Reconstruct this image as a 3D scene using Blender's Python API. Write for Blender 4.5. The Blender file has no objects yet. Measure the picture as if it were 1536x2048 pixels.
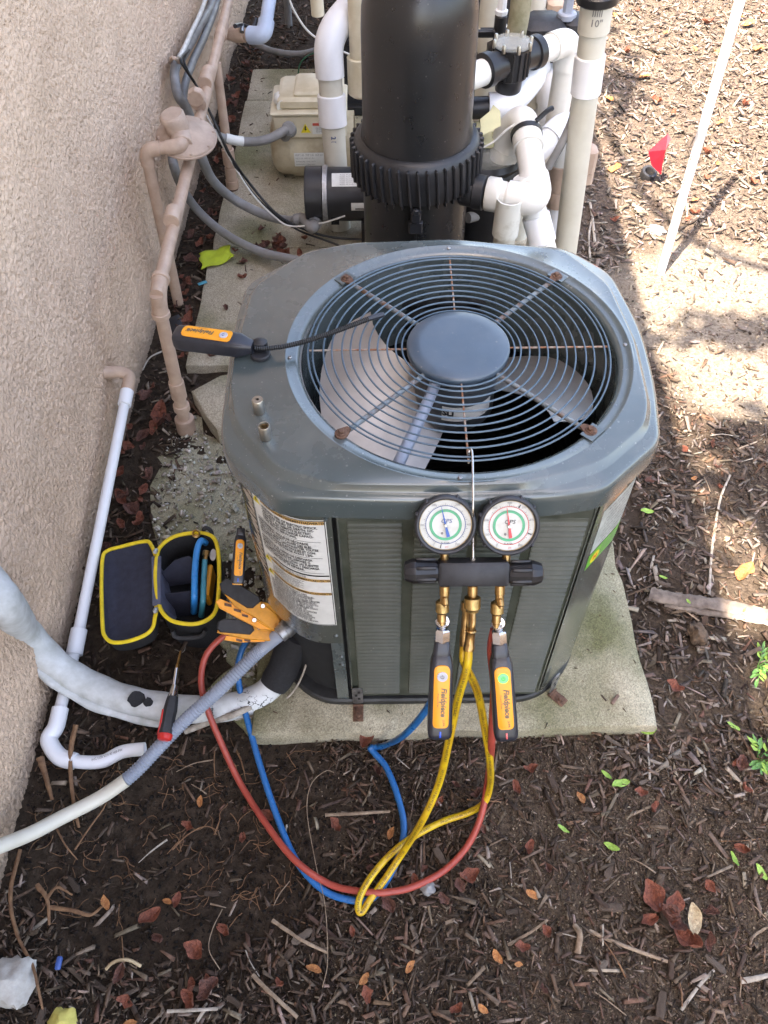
import bpy, bisect, math, random
import numpy as np
from mathutils import Vector, Matrix
R = math.radians
random.seed(11)
RNG = np.random.default_rng(11)
SC = bpy.context.scene
COL = SC.collection

# ------------------------------------------------------------------ camera, sky, sun, exposure
cam_d = bpy.data.cameras.new('camera')
cam = bpy.data.objects.new('camera', cam_d)
COL.objects.link(cam)
SC.camera = cam
cam_d.sensor_fit = 'VERTICAL'
cam_d.sensor_height = 32.0
cam_d.lens = 32.0 * 1641.4 / 2048.0
cam_d.clip_start = 0.02
cam_d.clip_end = 400
PITCH, YAW, ROLL = R(52.60), R(-0.144), R(-0.758)
fw = Vector((math.sin(YAW) * math.cos(PITCH), math.cos(YAW) * math.cos(PITCH), -math.sin(PITCH)))
rt = Vector((math.cos(YAW), -math.sin(YAW), 0))
upv = rt.cross(fw)
rt2 = rt * math.cos(ROLL) + upv * math.sin(ROLL)
up2 = upv * math.cos(ROLL) - rt * math.sin(ROLL)
cam.matrix_world = Matrix(((rt2.x, up2.x, -fw.x, 0), (rt2.y, up2.y, -fw.y, 0), (rt2.z, up2.z, -fw.z, 1.69), (0, 0, 0, 1)))

SUN_EL = R(60)
sun_h = Vector((0.59, 0.807, 0)).normalized()          # the way shadows fall on the ground
sun_dir = Vector((sun_h.x * math.cos(SUN_EL), sun_h.y * math.cos(SUN_EL), -math.sin(SUN_EL)))
world = bpy.data.worlds.new('World')
SC.world = world
world.use_nodes = True
wn = world.node_tree
bg = wn.nodes['Background']
sky = wn.nodes.new('ShaderNodeTexSky')
sky.sky_type = 'NISHITA'
sky.sun_disc = False
sky.sun_elevation = SUN_EL
sky.sun_rotation = math.atan2(-sun_h.x, -sun_h.y)
sky.air_density = 1.0
sky.dust_density = 3.0
wn.links.new(sky.outputs[0], bg.inputs[0])
bg.inputs[1].default_value = 0.15
sun_l = bpy.data.lights.new('sun', 'SUN')
sun_l.energy = 4.0
sun_l.angle = R(0.55)
sun_l.color = (1.0, 0.95, 0.87)
sun = bpy.data.objects.new('sun', sun_l)
sun.rotation_euler = sun_dir.to_track_quat('-Z', 'Y').to_euler()
COL.objects.link(sun)
SC.view_settings.view_transform = 'Standard'
SC.view_settings.look = 'None'
SC.view_settings.exposure = 2.85
SC.view_settings.gamma = 1.0
SC.view_settings.use_curve_mapping = False
SC.view_settings.use_white_balance = True            # the phone balanced for the shade
SC.view_settings.white_balance_temperature = 7650
SC.view_settings.white_balance_tint = 14
SC.cycles.max_bounces = 5
SC.cycles.diffuse_bounces = 3
SC.cycles.glossy_bounces = 3
SC.cycles.adaptive_threshold = 0.025
SC.cycles.transparent_max_bounces = 6

# ------------------------------------------------------------------ materials
MATS = {}


def lin(c):
    return tuple(((v / 255) / 12.92 if v / 255 <= 0.04045 else ((v / 255 + 0.055) / 1.055) ** 2.4) for v in c)


def mat(name, col, rough=0.5, metal=0.0, var=0.15, scale=30.0, col2=None, bump=0.0, bscale=None, bdist=0.002, spec=0.5, emit=None, coat=0.0, trans=0.0, alpha=1.0, rvar=0.1, detail=6.0, thresh=None):
    """procedural principled material: noise mixes col with col2, optional bump"""
    m = bpy.data.materials.new(name)
    m.use_nodes = True
    nt = m.node_tree
    N = nt.nodes
    L = nt.links
    b = N['Principled BSDF']
    tc = N.new('ShaderNodeTexCoord')
    nz = N.new('ShaderNodeTexNoise')
    nz.inputs['Scale'].default_value = scale
    nz.inputs['Detail'].default_value = detail
    nz.inputs['Roughness'].default_value = 0.62
    L.new(tc.outputs['Object'], nz.inputs['Vector'])
    if col2 is None:
        col2 = tuple(max(0, c * (1 - var * 2)) for c in col)
        col = tuple(min(1, c * (1 + var)) for c in col)
    rp = N.new('ShaderNodeValToRGB')
    lo, hi = thresh if thresh else (0.32, 0.68)
    rp.color_ramp.elements[0].position = lo
    rp.color_ramp.elements[1].position = hi
    rp.color_ramp.elements[0].color = (*col2, 1)
    rp.color_ramp.elements[1].color = (*col, 1)
    L.new(nz.outputs[0], rp.inputs[0])
    L.new(rp.outputs[0], b.inputs['Base Color'])
    b.inputs['Metallic'].default_value = metal
    b.inputs['Specular IOR Level'].default_value = spec
    b.inputs['Coat Weight'].default_value = coat
    b.inputs['Coat Roughness'].default_value = 0.12
    if trans:
        b.inputs['Transmission Weight'].default_value = trans
    b.inputs['Alpha'].default_value = alpha
    mr = N.new('ShaderNodeMapRange')
    mr.inputs['To Min'].default_value = max(0.02, rough - rvar)
    mr.inputs['To Max'].default_value = min(1, rough + rvar)
    n2 = N.new('ShaderNodeTexNoise')
    n2.inputs['Scale'].default_value = scale * 2.3
    n2.inputs['Detail'].default_value = 4
    L.new(tc.outputs['Object'], n2.inputs['Vector'])
    L.new(n2.outputs[0], mr.inputs[0])
    L.new(mr.outputs[0], b.inputs['Roughness'])
    if bump:
        bp = N.new('ShaderNodeBump')
        bp.inputs['Strength'].default_value = bump
        bp.inputs['Distance'].default_value = bdist
        n3 = N.new('ShaderNodeTexNoise')
        n3.inputs['Scale'].default_value = bscale or scale * 3
        n3.inputs['Detail'].default_value = 5
        L.new(tc.outputs['Object'], n3.inputs['Vector'])
        L.new(n3.outputs[0], bp.inputs['Height'])
        L.new(bp.outputs[0], b.inputs['Normal'])
    if emit:
        b.inputs['Emission Color'].default_value = (*emit[0], 1)
        b.inputs['Emission Strength'].default_value = emit[1]
    MATS[name] = m
    return m


def nodes_of(m):
    nt = m.node_tree
    return nt.nodes, nt.links, nt.nodes['Principled BSDF']


mat('cabinet', lin((74, 84, 84)), 0.22, 0.0, 0.04, 9, bump=0.10, bscale=700, bdist=0.0003, spec=0.6, coat=0.9)
mat('cabinet_side', lin((74, 79, 73)), 0.20, 0.0, 0.06, 9, bump=0.12, bscale=700, bdist=0.0003, spec=0.7, coat=0.5)
mat('louver_paint', lin((68, 73, 62)), 0.40, 0.0, 0.2, 14, col2=lin((50, 55, 46)), spec=0.42)
mat('panel_shade', lin((26, 29, 25)), 0.5, 0.0, 0.2, 14, spec=0.3)
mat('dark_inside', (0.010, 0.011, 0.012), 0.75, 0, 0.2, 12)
mat('coil', (0.035, 0.035, 0.035), 0.55, 0.5, 0.3, 60)
mat('black_plastic', (0.014, 0.014, 0.016), 0.36, 0, 0.2, 40, bump=0.15, bscale=300, bdist=0.0004)
mat('black_rubber', (0.022, 0.022, 0.025), 0.55, 0, 0.25, 50, bump=0.1, bscale=200, bdist=0.0004)
mat('black_base', (0.02, 0.021, 0.022), 0.5, 0, 0.3, 30, bump=0.3, bscale=80, bdist=0.001)
mat('tank_black', (0.010, 0.0105, 0.012), 0.30, 0, 0.2, 14, col2=(0.016, 0.0155, 0.016), bump=0.2, bscale=420, bdist=0.0005, spec=0.6)
mat('tank_ring', (0.013, 0.013, 0.0145), 0.42, 0, 0.25, 25, col2=(0.021, 0.022, 0.025), bump=0.1, bscale=150, bdist=0.001)
mat('pvc', (0.72, 0.71, 0.67), 0.38, 0, 0.03, 6, col2=(0.60, 0.58, 0.51), thresh=(0.25, 0.6))
mat('pvc_aged', (0.60, 0.58, 0.50), 0.45, 0, 0.05, 7, col2=(0.46, 0.43, 0.35), thresh=(0.25, 0.7))
mat('pvc_white', (0.80, 0.81, 0.83), 0.32, 0, 0.02, 6, col2=(0.70, 0.71, 0.73))
mat('pvc_grime', (0.66, 0.66, 0.60), 0.5, 0, 0.1, 13, col2=(0.25, 0.2, 0.1), thresh=(0.22, 0.5))
mat('pvc_blue', lin((176, 189, 208)), 0.4, 0, 0.05, 8)
mat('old_post', (0.32, 0.29, 0.20), 0.7, 0, 0.2, 25, col2=(0.16, 0.15, 0.08), bump=0.4, bscale=60)
mat('tan_pipe', lin((194, 168, 148)), 0.5, 0, 0.06, 22, col2=lin((172, 146, 127)), bump=0.15, bscale=120, bdist=0.0008)
mat('tan_regulator', lin((190, 166, 148)), 0.6, 0, 0.1, 16, col2=lin((160, 138, 122)), bump=0.3, bscale=90, bdist=0.001)
mat('conduit', lin((138, 138, 138)), 0.5, 0, 0.12, 14, col2=lin((112, 110, 108)))
mat('conduit_blue', lin((138, 146, 160)), 0.45, 0, 0.08, 14)
mat('cable_black', (0.012, 0.012, 0.013), 0.45, 0, 0.2, 40)
mat('cable_white', (0.62, 0.6, 0.55), 0.5, 0, 0.1, 40)
mat('cable_green', (0.03, 0.16, 0.09), 0.45, 0, 0.1, 40)
mat('cream', lin((222, 213, 190)), 0.45, 0, 0.05, 10, col2=lin((196, 184, 156)), bump=0.1, bscale=150, bdist=0.0006)
mat('cream_dirty', lin((206, 194, 166)), 0.55, 0, 0.1, 12, col2=lin((158, 143, 116)))
mat('motor_black', (0.020, 0.021, 0.025), 0.38, 0, 0.2, 20)
mat('silver', (0.42, 0.43, 0.45), 0.42, 0.8, 0.15, 60)
mat('steel', (0.62, 0.60, 0.57), 0.24, 1.0, 0.1, 60)
mat('chrome', (0.78, 0.78, 0.80), 0.10, 1.0, 0.05, 60)
mat('nickel', (0.50, 0.47, 0.41), 0.34, 1.0, 0.1, 120)
mat('brass', (0.52, 0.32, 0.13), 0.34, 1.0, 0.2, 90, col2=(0.30, 0.18, 0.07))
mat('brass_knurl', (0.52, 0.35, 0.14), 0.40, 1.0, 0.2, 90, bump=0.6, bscale=900, bdist=0.0007)
mat('galv', (0.36, 0.36, 0.36), 0.45, 0.9, 0.25, 50)
mat('rust', lin((116, 86, 68)), 0.8, 0.1, 0.3, 130, col2=lin((70, 48, 38)), bump=0.5, bscale=300, bdist=0.0008)
mat('wire_paint', lin((74, 94, 108)), 0.34, 0, 0.1, 60, spec=0.6)
mat('wire_rusty', lin((156, 146, 134)), 0.6, 0, 0.2, 90, col2=lin((134, 86, 54)), thresh=(0.44, 0.60))
mat('rod_rusty', lin((120, 130, 134)), 0.5, 0, 0.2, 50, col2=lin((116, 86, 66)), thresh=(0.36, 0.54))
mat('hub', lin((62, 78, 92)), 0.34, 0, 0.06, 12, bump=0.1, bscale=800, bdist=0.0003, coat=0.4)
mat('blade', (0.36, 0.335, 0.31), 0.45, 0.80, 0.08, 20, col2=(0.45, 0.42, 0.39))
mat('motor_grey', (0.10, 0.11, 0.12), 0.4, 0.3, 0.1, 30)
mat('orange', lin((238, 156, 42)), 0.38, 0, 0.03, 40, bump=0.06, bscale=600, bdist=0.0003)
mat('orange_worn', lin((216, 146, 40)), 0.42, 0, 0.12, 40, bump=0.12, bscale=300, bdist=0.0004)
mat('probe_black', (0.020, 0.022, 0.030), 0.32, 0, 0.15, 60, spec=0.55)
mat('button', lin((176, 176, 184)), 0.35, 0, 0.03, 40)
mat('button_green', lin((60, 220, 100)), 0.35, 0, 0.02, 40, emit=(lin((60, 225, 100)), 0.25))
mat('led_blue', (0.02, 0.09, 0.55), 0.2, 0, 0.02, 40, spec=0.8)
mat('led_red', (0.55, 0.10, 0.10), 0.2, 0, 0.02, 40, spec=0.8)
mat('ink', (0.012, 0.012, 0.012), 0.5, 0, 0.05, 40)
mat('ink_grey', lin((105, 92, 70)), 0.5, 0, 0.05, 40)
mat('ink_fade', (0.22, 0.21, 0.20), 0.6, 0, 0.2, 90)
mat('ink_blue', lin((52, 78, 130)), 0.5, 0, 0.05, 40)
mat('ink_red', lin((196, 40, 44)), 0.5, 0, 0.05, 40)
mat('dial', lin((200, 200, 194)), 0.30, 0, 0.03, 40, col2=lin((180, 177, 164)))
mat('dial_green', lin((62, 164, 116)), 0.4, 0, 0.03, 60)
mat('dial_rim', lin((196, 168, 120)), 0.5, 0, 0.2, 60, col2=lin((120, 104, 80)))
mat('needle_blue', lin((30, 84, 160)), 0.35, 0, 0.02, 40)
mat('needle_red', lin((204, 52, 54)), 0.35, 0, 0.02, 40)
mat('boot', (0.026, 0.027, 0.032), 0.42, 0, 0.2, 60, bump=0.1, bscale=300, bdist=0.0003)
mat('hose_yellow', lin((206, 176, 34)), 0.36, 0, 0.1, 40, col2=lin((186, 142, 32)))
mat('hose_red', lin((166, 72, 58)), 0.42, 0, 0.1, 30, col2=lin((142, 56, 46)))
mat('hose_blue', lin((22, 98, 160)), 0.30, 0, 0.08, 30)
mat('hose_sky', lin((40, 140, 214)), 0.30, 0, 0.05, 30)
mat('hose_teal', lin((58, 140, 160)), 0.35, 0, 0.05, 30)
mat('label_white', (0.72, 0.72, 0.68), 0.45, 0, 0.03, 30, col2=(0.62, 0.62, 0.58))
mat('label_grey', lin((178, 184, 178)), 0.35, 0, 0.05, 40, col2=lin((140, 148, 142)))
mat('label_orange', lin((214, 170, 100)), 0.5, 0, 0.1, 60)
mat('label_yellow', lin((226, 206, 50)), 0.45, 0, 0.05, 40)
mat('label_green', lin((96, 170, 60)), 0.4, 0, 0.15, 60)
mat('label_red', lin((206, 92, 74)), 0.45, 0, 0.05, 40)
mat('sticker_torn', lin((176, 164, 150)), 0.75, 0, 0.15, 60, col2=lin((140, 128, 114)))
mat('fabric_black', (0.012, 0.012, 0.014), 0.85, 0, 0.3, 200, bump=0.5, bscale=900, bdist=0.0006)
mat('fabric_navy', lin((46, 48, 62)), 0.9, 0, 0.12, 60, bump=0.4, bscale=900, bdist=0.0005)
mat('fabric_grey', lin((92, 96, 116)), 0.85, 0, 0.15, 40, bump=0.3, bscale=500, bdist=0.0006)
mat('piping', lin((230, 200, 40)), 0.6, 0, 0.08, 60, bump=0.2, bscale=500, bdist=0.0004)
mat('red_plastic', lin((196, 44, 38)), 0.35, 0, 0.05, 40)
mat('grip_black', (0.022, 0.023, 0.026), 0.6, 0, 0.2, 80)
mat('flag', lin((226, 30, 46)), 0.4, 0, 0.04, 40)
mat('cloth_green', lin((170, 186, 44)), 0.7, 0, 0.12, 30, bump=0.3, bscale=60, bdist=0.002)
mat('dead_leaf', lin((150, 88, 66)), 0.6, 0, 0.25, 9, col2=lin((98, 56, 44)), bump=0.5, bscale=14, bdist=0.03)
mat('dead_leaf_dark', lin((122, 80, 66)), 0.6, 0, 0.25, 9, col2=lin((72, 46, 40)), bump=0.5, bscale=14, bdist=0.03)
mat('orange_leaf', lin((196, 138, 82)), 0.6, 0, 0.15, 9, col2=lin((150, 88, 52)), bump=0.5, bscale=14, bdist=0.03)
mat('pale_leaf', lin((196, 180, 148)), 0.7, 0, 0.1, 9, col2=lin((150, 128, 98)), bump=0.5, bscale=14, bdist=0.03)
mat('green_leaf', lin((150, 184, 84)), 0.45, 0, 0.12, 9, col2=lin((112, 150, 56)), bump=0.3, bscale=14, bdist=0.02)
mat('weed_leaf', lin((98, 142, 70)), 0.45, 0, 0.15, 9, col2=lin((64, 112, 48)))
mat('twig', lin((150, 132, 112)), 0.85, 0, 0.25, 60, col2=lin((104, 84, 66)), bump=0.4, bscale=150)
mat('twig_grey', lin((176, 168, 156)), 0.85, 0, 0.2, 60, col2=lin((124, 114, 102)), bump=0.4, bscale=150)
mat('root', lin((132, 100, 72)), 0.85, 0, 0.25, 60, col2=lin((92, 64, 44)), bump=0.4, bscale=120)
mat('driftwood', lin((132, 120, 110)), 0.85, 0, 0.3, 26, col2=lin((70, 58, 50)), bump=0.7, bscale=70, bdist=0.004)
mat('bark_brown', lin((126, 104, 90)), 0.9, 0, 0.3, 30, col2=lin((84, 62, 52)), bump=0.7, bscale=60, bdist=0.004)
mat('pinecone', lin((92, 74, 58)), 0.9, 0, 0.3, 90, bump=0.8, bscale=120, bdist=0.005)
mat('white_rock', (0.50, 0.49, 0.46), 0.85, 0, 0.1, 30, col2=(0.30, 0.28, 0.25), bump=0.6, bscale=40, bdist=0.006)
mat('yellow_rock', lin((190, 180, 96)), 0.8, 0, 0.15, 20, bump=0.5, bscale=40, bdist=0.006)
mat('blue_plastic', lin((50, 84, 150)), 0.4, 0, 0.05, 40)
mat('soffit', (0.55, 0.52, 0.47), 0.7, 0, 0.03, 10)
mat('roof_tile', (0.16, 0.12, 0.10), 0.8, 0, 0.2, 10)
mat('pebble', (0.50, 0.47, 0.41), 0.75, 0, 0.2, 60, col2=(0.34, 0.31, 0.26))
mat('crown_leaf', (0.06, 0.10, 0.03), 0.55, 0, 0.3, 3)
mat('trunk_bark', (0.14, 0.11, 0.085), 0.9, 0, 0.3, 12, bump=0.6, bscale=20, bdist=0.02)
m = mat('clear_lid', (0.62, 0.63, 0.58), 0.12, 0, 0.05, 30, alpha=0.30)
m = mat('yellow_film', (0.62, 0.60, 0.36), 0.35, 0, 0.05, 30, alpha=0.82)
m = mat('gauge_glass', (0.9, 0.9, 0.9), 0.05, 0, 0.0, 30, alpha=0.06, spec=0.5)


def stucco():
    m = mat('stucco', lin((224, 195, 170)), 0.85, 0, 0.05, 5, col2=lin((207, 178, 154)), spec=0.2)
    N, L, b = nodes_of(m)
    tc = N.new('ShaderNodeTexCoord')
    mp = N.new('ShaderNodeMapping')
    mp.inputs['Scale'].default_value = (1, 1, 0.85)
    mp.inputs['Rotation'].default_value = (R(32), 0, 0)
    L.new(tc.outputs['Object'], mp.inputs[0])
    n1 = N.new('ShaderNodeTexNoise')
    n1.inputs['Scale'].default_value = 135
    n1.inputs['Detail'].default_value = 3
    n1.inputs['Roughness'].default_value = 0.55
    L.new(mp.outputs[0], n1.inputs['Vector'])
    r1 = N.new('ShaderNodeValToRGB')
    r1.color_ramp.elements[0].position = 0.36
    r1.color_ramp.elements[1].position = 0.58
    L.new(n1.outputs[0], r1.inputs[0])
    n2 = N.new('ShaderNodeTexNoise')
    n2.inputs['Scale'].default_value = 260
    n2.inputs['Detail'].default_value = 4
    L.new(tc.outputs['Object'], n2.inputs['Vector'])
    ad = N.new('ShaderNodeMath')
    ad.operation = 'MULTIPLY_ADD'
    ad.inputs[1].default_value = 0.22
    L.new(n2.outputs[0], ad.inputs[0])
    L.new(r1.outputs[0], ad.inputs[2])
    bp = N.new('ShaderNodeBump')
    bp.inputs['Strength'].default_value = 1.0
    bp.inputs['Distance'].default_value = 0.0022
    L.new(ad.outputs[0], bp.inputs['Height'])
    L.new(bp.outputs[0], b.inputs['Normal'])
    # soil splashed up the foot of the wall, broad trowel patches
    base = b.inputs['Base Color'].links[0].from_socket
    gp = N.new('ShaderNodeNewGeometry')
    sx = N.new('ShaderNodeSeparateXYZ')
    L.new(gp.outputs['Position'], sx.inputs[0])
    ns = N.new('ShaderNodeTexNoise')
    ns.inputs['Scale'].default_value = 9
    ns.inputs['Detail'].default_value = 9
    ns.inputs['Roughness'].default_value = 0.7
    L.new(gp.outputs['Position'], ns.inputs['Vector'])
    hz = N.new('ShaderNodeMath')
    hz.operation = 'MULTIPLY_ADD'
    hz.inputs[1].default_value = -0.32
    L.new(ns.outputs[0], hz.inputs[0])
    L.new(sx.outputs[2], hz.inputs[2])
    mr = N.new('ShaderNodeMapRange')
    mr.inputs['From Min'].default_value = -0.16
    mr.inputs['From Max'].default_value = -0.02
    mr.inputs['To Min'].default_value = 0.55
    mr.inputs['To Max'].default_value = 0.0
    L.new(hz.outputs[0], mr.inputs[0])
    mx = N.new('ShaderNodeMix')
    mx.data_type = 'RGBA'
    L.new(mr.outputs[0], mx.inputs['Factor'])
    L.new(base, mx.inputs['A'])
    mx.inputs['B'].default_value = (0.20, 0.155, 0.115, 1)
    L.new(mx.outputs['Result'], b.inputs['Base Color'])


stucco()


def weather(name, amount):
    """dust specks, dried water spots and scuffs on painted steel"""
    N, L, b = nodes_of(MATS[name])
    base = b.inputs['Base Color'].links[0].from_socket
    rough = b.inputs['Roughness'].links[0].from_socket
    gp = N.new('ShaderNodeNewGeometry')
    fac = None
    for sc, lim, w in ((46, 0.10, 0.5), (130, 0.12, 0.35)):
        v = N.new('ShaderNodeTexVoronoi')
        v.inputs['Scale'].default_value = sc
        v.inputs['Randomness'].default_value = 1
        L.new(gp.outputs['Position'], v.inputs['Vector'])
        r = N.new('ShaderNodeMapRange')
        r.inputs['From Min'].default_value = lim * 0.4
        r.inputs['From Max'].default_value = lim
        r.inputs['To Min'].default_value = w
        r.inputs['To Max'].default_value = 0
        L.new(v.outputs['Distance'], r.inputs[0])
        if fac is None:
            fac = r.outputs[0]
        else:
            m_ = N.new('ShaderNodeMath')
            m_.operation = 'MAXIMUM'
            L.new(fac, m_.inputs[0])
            L.new(r.outputs[0], m_.inputs[1])
            fac = m_.outputs[0]
    dn = N.new('ShaderNodeTexNoise')
    dn.inputs['Scale'].default_value = 7
    dn.inputs['Detail'].default_value = 8
    dn.inputs['Roughness'].default_value = 0.65
    L.new(gp.outputs['Position'], dn.inputs['Vector'])
    dr_ = N.new('ShaderNodeMapRange')
    dr_.inputs['From Min'].default_value = 0.45
    dr_.inputs['From Max'].default_value = 0.75
    dr_.inputs['To Max'].default_value = amount
    L.new(dn.outputs[0], dr_.inputs[0])
    mm = N.new('ShaderNodeMath')
    mm.operation = 'MULTIPLY'
    L.new(fac, mm.inputs[0])
    L.new(dn.outputs[0], mm.inputs[1])
    ad = N.new('ShaderNodeMath')
    ad.operation = 'ADD'
    ad.use_clamp = True
    L.new(mm.outputs[0], ad.inputs[0])
    L.new(dr_.outputs[0], ad.inputs[1])
    mx = N.new('ShaderNodeMix')
    mx.data_type = 'RGBA'
    L.new(ad.outputs[0], mx.inputs['Factor'])
    L.new(base, mx.inputs['A'])
    mx.inputs['B'].default_value = (0.34, 0.32, 0.28, 1)
    L.new(mx.outputs['Result'], b.inputs['Base Color'])
    ra = N.new('ShaderNodeMath')
    ra.operation = 'MULTIPLY_ADD'
    ra.inputs[1].default_value = 0.9
    L.new(ad.outputs[0], ra.inputs[0])
    L.new(rough, ra.inputs[2])
    L.new(ra.outputs[0], b.inputs['Roughness'])
    b.inputs['Coat Roughness'].default_value = 0.16


weather('cabinet', 0.16)
weather('cabinet_side', 0.14)
weather('louver_paint', 0.16)
weather('hub', 0.10)
weather('tank_black', 0.02)
weather('tank_ring', 0.03)


def concrete(name, c1, c2, moss, pits=True):
    m = mat(name, c1, 0.88, 0, 0.1, 7, col2=c2, spec=0.25, detail=9)
    N, L, b = nodes_of(m)
    base = b.inputs['Base Color'].links[0].from_socket
    tc = N.new('ShaderNodeTexCoord')
    n1 = N.new('ShaderNodeTexNoise')
    n1.inputs['Scale'].default_value = 3.3
    n1.inputs['Detail'].default_value = 8
    L.new(tc.outputs['Object'], n1.inputs['Vector'])
    r1 = N.new('ShaderNodeValToRGB')
    r1.color_ramp.elements[0].position = 0.46
    r1.color_ramp.elements[1].position = 0.66
    L.new(n1.outputs[0], r1.inputs[0])
    mx = N.new('ShaderNodeMix')
    mx.data_type = 'RGBA'
    L.new(r1.outputs[0], mx.inputs['Factor'])
    L.new(base, mx.inputs['A'])
    mx.inputs['B'].default_value = (*moss, 1)
    # fine sand grains
    n2 = N.new('ShaderNodeTexVoronoi')
    n2.inputs['Scale'].default_value = 420
    L.new(tc.outputs['Object'], n2.inputs['Vector'])
    mx2 = N.new('ShaderNodeMix')
    mx2.data_type = 'RGBA'
    mx2.blend_type = 'OVERLAY'
    mx2.inputs['Factor'].default_value = 0.40
    L.new(mx.outputs['Result'], mx2.inputs['A'])
    bw = N.new('ShaderNodeRGBToBW')
    L.new(n2.outputs['Color'], bw.inputs[0])
    L.new(bw.outputs[0], mx2.inputs['B'])
    hs = N.new('ShaderNodeHueSaturation')
    hs.inputs['Saturation'].default_value = 1.0
    L.new(mx2.outputs['Result'], hs.inputs['Color'])
    L.new(hs.outputs[0], b.inputs['Base Color'])
    n3 = N.new('ShaderNodeTexNoise')
    n3.inputs['Scale'].default_value = 120
    n3.inputs['Detail'].default_value = 6
    L.new(tc.outputs['Object'], n3.inputs['Vector'])
    bp = N.new('ShaderNodeBump')
    bp.inputs['Strength'].default_value = 0.7
    bp.inputs['Distance'].default_value = 0.003
    L.new(n3.outputs[0], bp.inputs['Height'])
    L.new(bp.outputs[0], b.inputs['Normal'])


concrete('pad_concrete', lin((170, 163, 143)), lin((128, 121, 101)), lin((92, 92, 64)))
concrete('slab_concrete', lin((182, 172, 154)), lin((156, 148, 128)), lin((118, 116, 88)))
concrete('old_concrete', lin((176, 170, 148)), lin((138, 134, 112)), lin((112, 114, 80)))


def soil():
    m = mat('soil', (0.082, 0.059, 0.042), 0.95, 0, 0.2, 40, col2=(0.027, 0.019, 0.013), spec=0.15, detail=10)
    N, L, b = nodes_of(m)
    base = b.inputs['Base Color'].links[0].from_socket
    gp = N.new('ShaderNodeNewGeometry')
    # weathered mulch fines to the right of the condenser, pale sand round the pole foot
    nd = N.new('ShaderNodeTexNoise')
    nd.inputs['Scale'].default_value = 3.0
    nd.inputs['Detail'].default_value = 8
    L.new(gp.outputs['Position'], nd.inputs['Vector'])

    def ellipse(cx, cy, rx, ry, edge, wob):
        s = N.new('ShaderNodeVectorMath')
        s.operation = 'SUBTRACT'
        s.inputs[1].default_value = (cx, cy, 0)
        L.new(gp.outputs['Position'], s.inputs[0])
        d = N.new('ShaderNodeVectorMath')
        d.operation = 'MULTIPLY'
        d.inputs[1].default_value = (1 / rx, 1 / ry, 0)
        L.new(s.outputs[0], d.inputs[0])
        ln = N.new('ShaderNodeVectorMath')
        ln.operation = 'LENGTH'
        L.new(d.outputs[0], ln.inputs[0])
        ma = N.new('ShaderNodeMath')
        ma.operation = 'MULTIPLY_ADD'
        ma.inputs[1].default_value = wob
        L.new(nd.outputs[0], ma.inputs[0])
        L.new(ln.outputs['Value'], ma.inputs[2])
        mr = N.new('ShaderNodeMapRange')
        mr.inputs['From Min'].default_value = 1 + wob * 0.5 - edge
        mr.inputs['From Max'].default_value = 1 + wob * 0.5 + edge
        mr.inputs['To Min'].default_value = 1
        mr.inputs['To Max'].default_value = 0
        L.new(ma.outputs[0], mr.inputs[0])
        return mr.outputs[0]

    def mixc(a, fac, colr, gran=None):
        mx = N.new('ShaderNodeMix')
        mx.data_type = 'RGBA'
        L.new(fac, mx.inputs['Factor'])
        L.new(a, mx.inputs['A'])
        if gran:
            L.new(gran, mx.inputs['B'])
        else:
            mx.inputs['B'].default_value = (*colr, 1)
        return mx.outputs['Result']

    def grain(c1, c2, sc):
        n = N.new('ShaderNodeTexNoise')
        n.inputs['Scale'].default_value = sc
        n.inputs['Detail'].default_value = 9
        n.inputs['Roughness'].default_value = 0.7
        L.new(gp.outputs['Position'], n.inputs['Vector'])
        r = N.new('ShaderNodeValToRGB')
        r.color_ramp.elements[0].position = 0.38
        r.color_ramp.elements[1].position = 0.62
        r.color_ramp.elements[0].color = (*c1, 1)
        r.color_ramp.elements[1].color = (*c2, 1)
        L.new(n.outputs[0], r.inputs[0])
        return r.outputs[0]
    c = mixc(base, ellipse(0.62, 0.42, 0.62, 0.40, 0.35, 1.0), None, grain((0.050, 0.036, 0.026), (0.17, 0.125, 0.088), 150))
    c = mixc(c, ellipse(2.6, 3.4, 2.1, 3.4, 0.15, 0.5), None, grain((0.06, 0.046, 0.037), (0.20, 0.155, 0.122), 90))
    c = mixc(c, ellipse(1.08, 2.10, 0.36, 0.37, 0.14, 0.9), None, grain((0.15, 0.122, 0.095), (0.31, 0.263, 0.213), 85))
    c = mixc(c, ellipse(1.30, 1.72, 0.44, 0.15, 0.2, 0.8), None, grain((0.15, 0.124, 0.098), (0.31, 0.266, 0.216), 85))
    c = mixc(c, ellipse(1.6, 2.35, 0.3, 0.25, 0.2, 0.8), None, grain((0.15, 0.124, 0.098), (0.31, 0.266, 0.216), 85))
    L.new(c, b.inputs['Base Color'])
    n3 = N.new('ShaderNodeTexNoise')
    n3.inputs['Scale'].default_value = 130
    n3.inputs['Detail'].default_value = 8
    n3.inputs['Roughness'].default_value = 0.7
    L.new(gp.outputs['Position'], n3.inputs['Vector'])
    bp = N.new('ShaderNodeBump')
    bp.inputs['Strength'].default_value = 1.0
    bp.inputs['Distance'].default_value = 0.012
    L.new(n3.outputs[0], bp.inputs['Height'])
    L.new(bp.outputs[0], b.inputs['Normal'])


soil()


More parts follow.
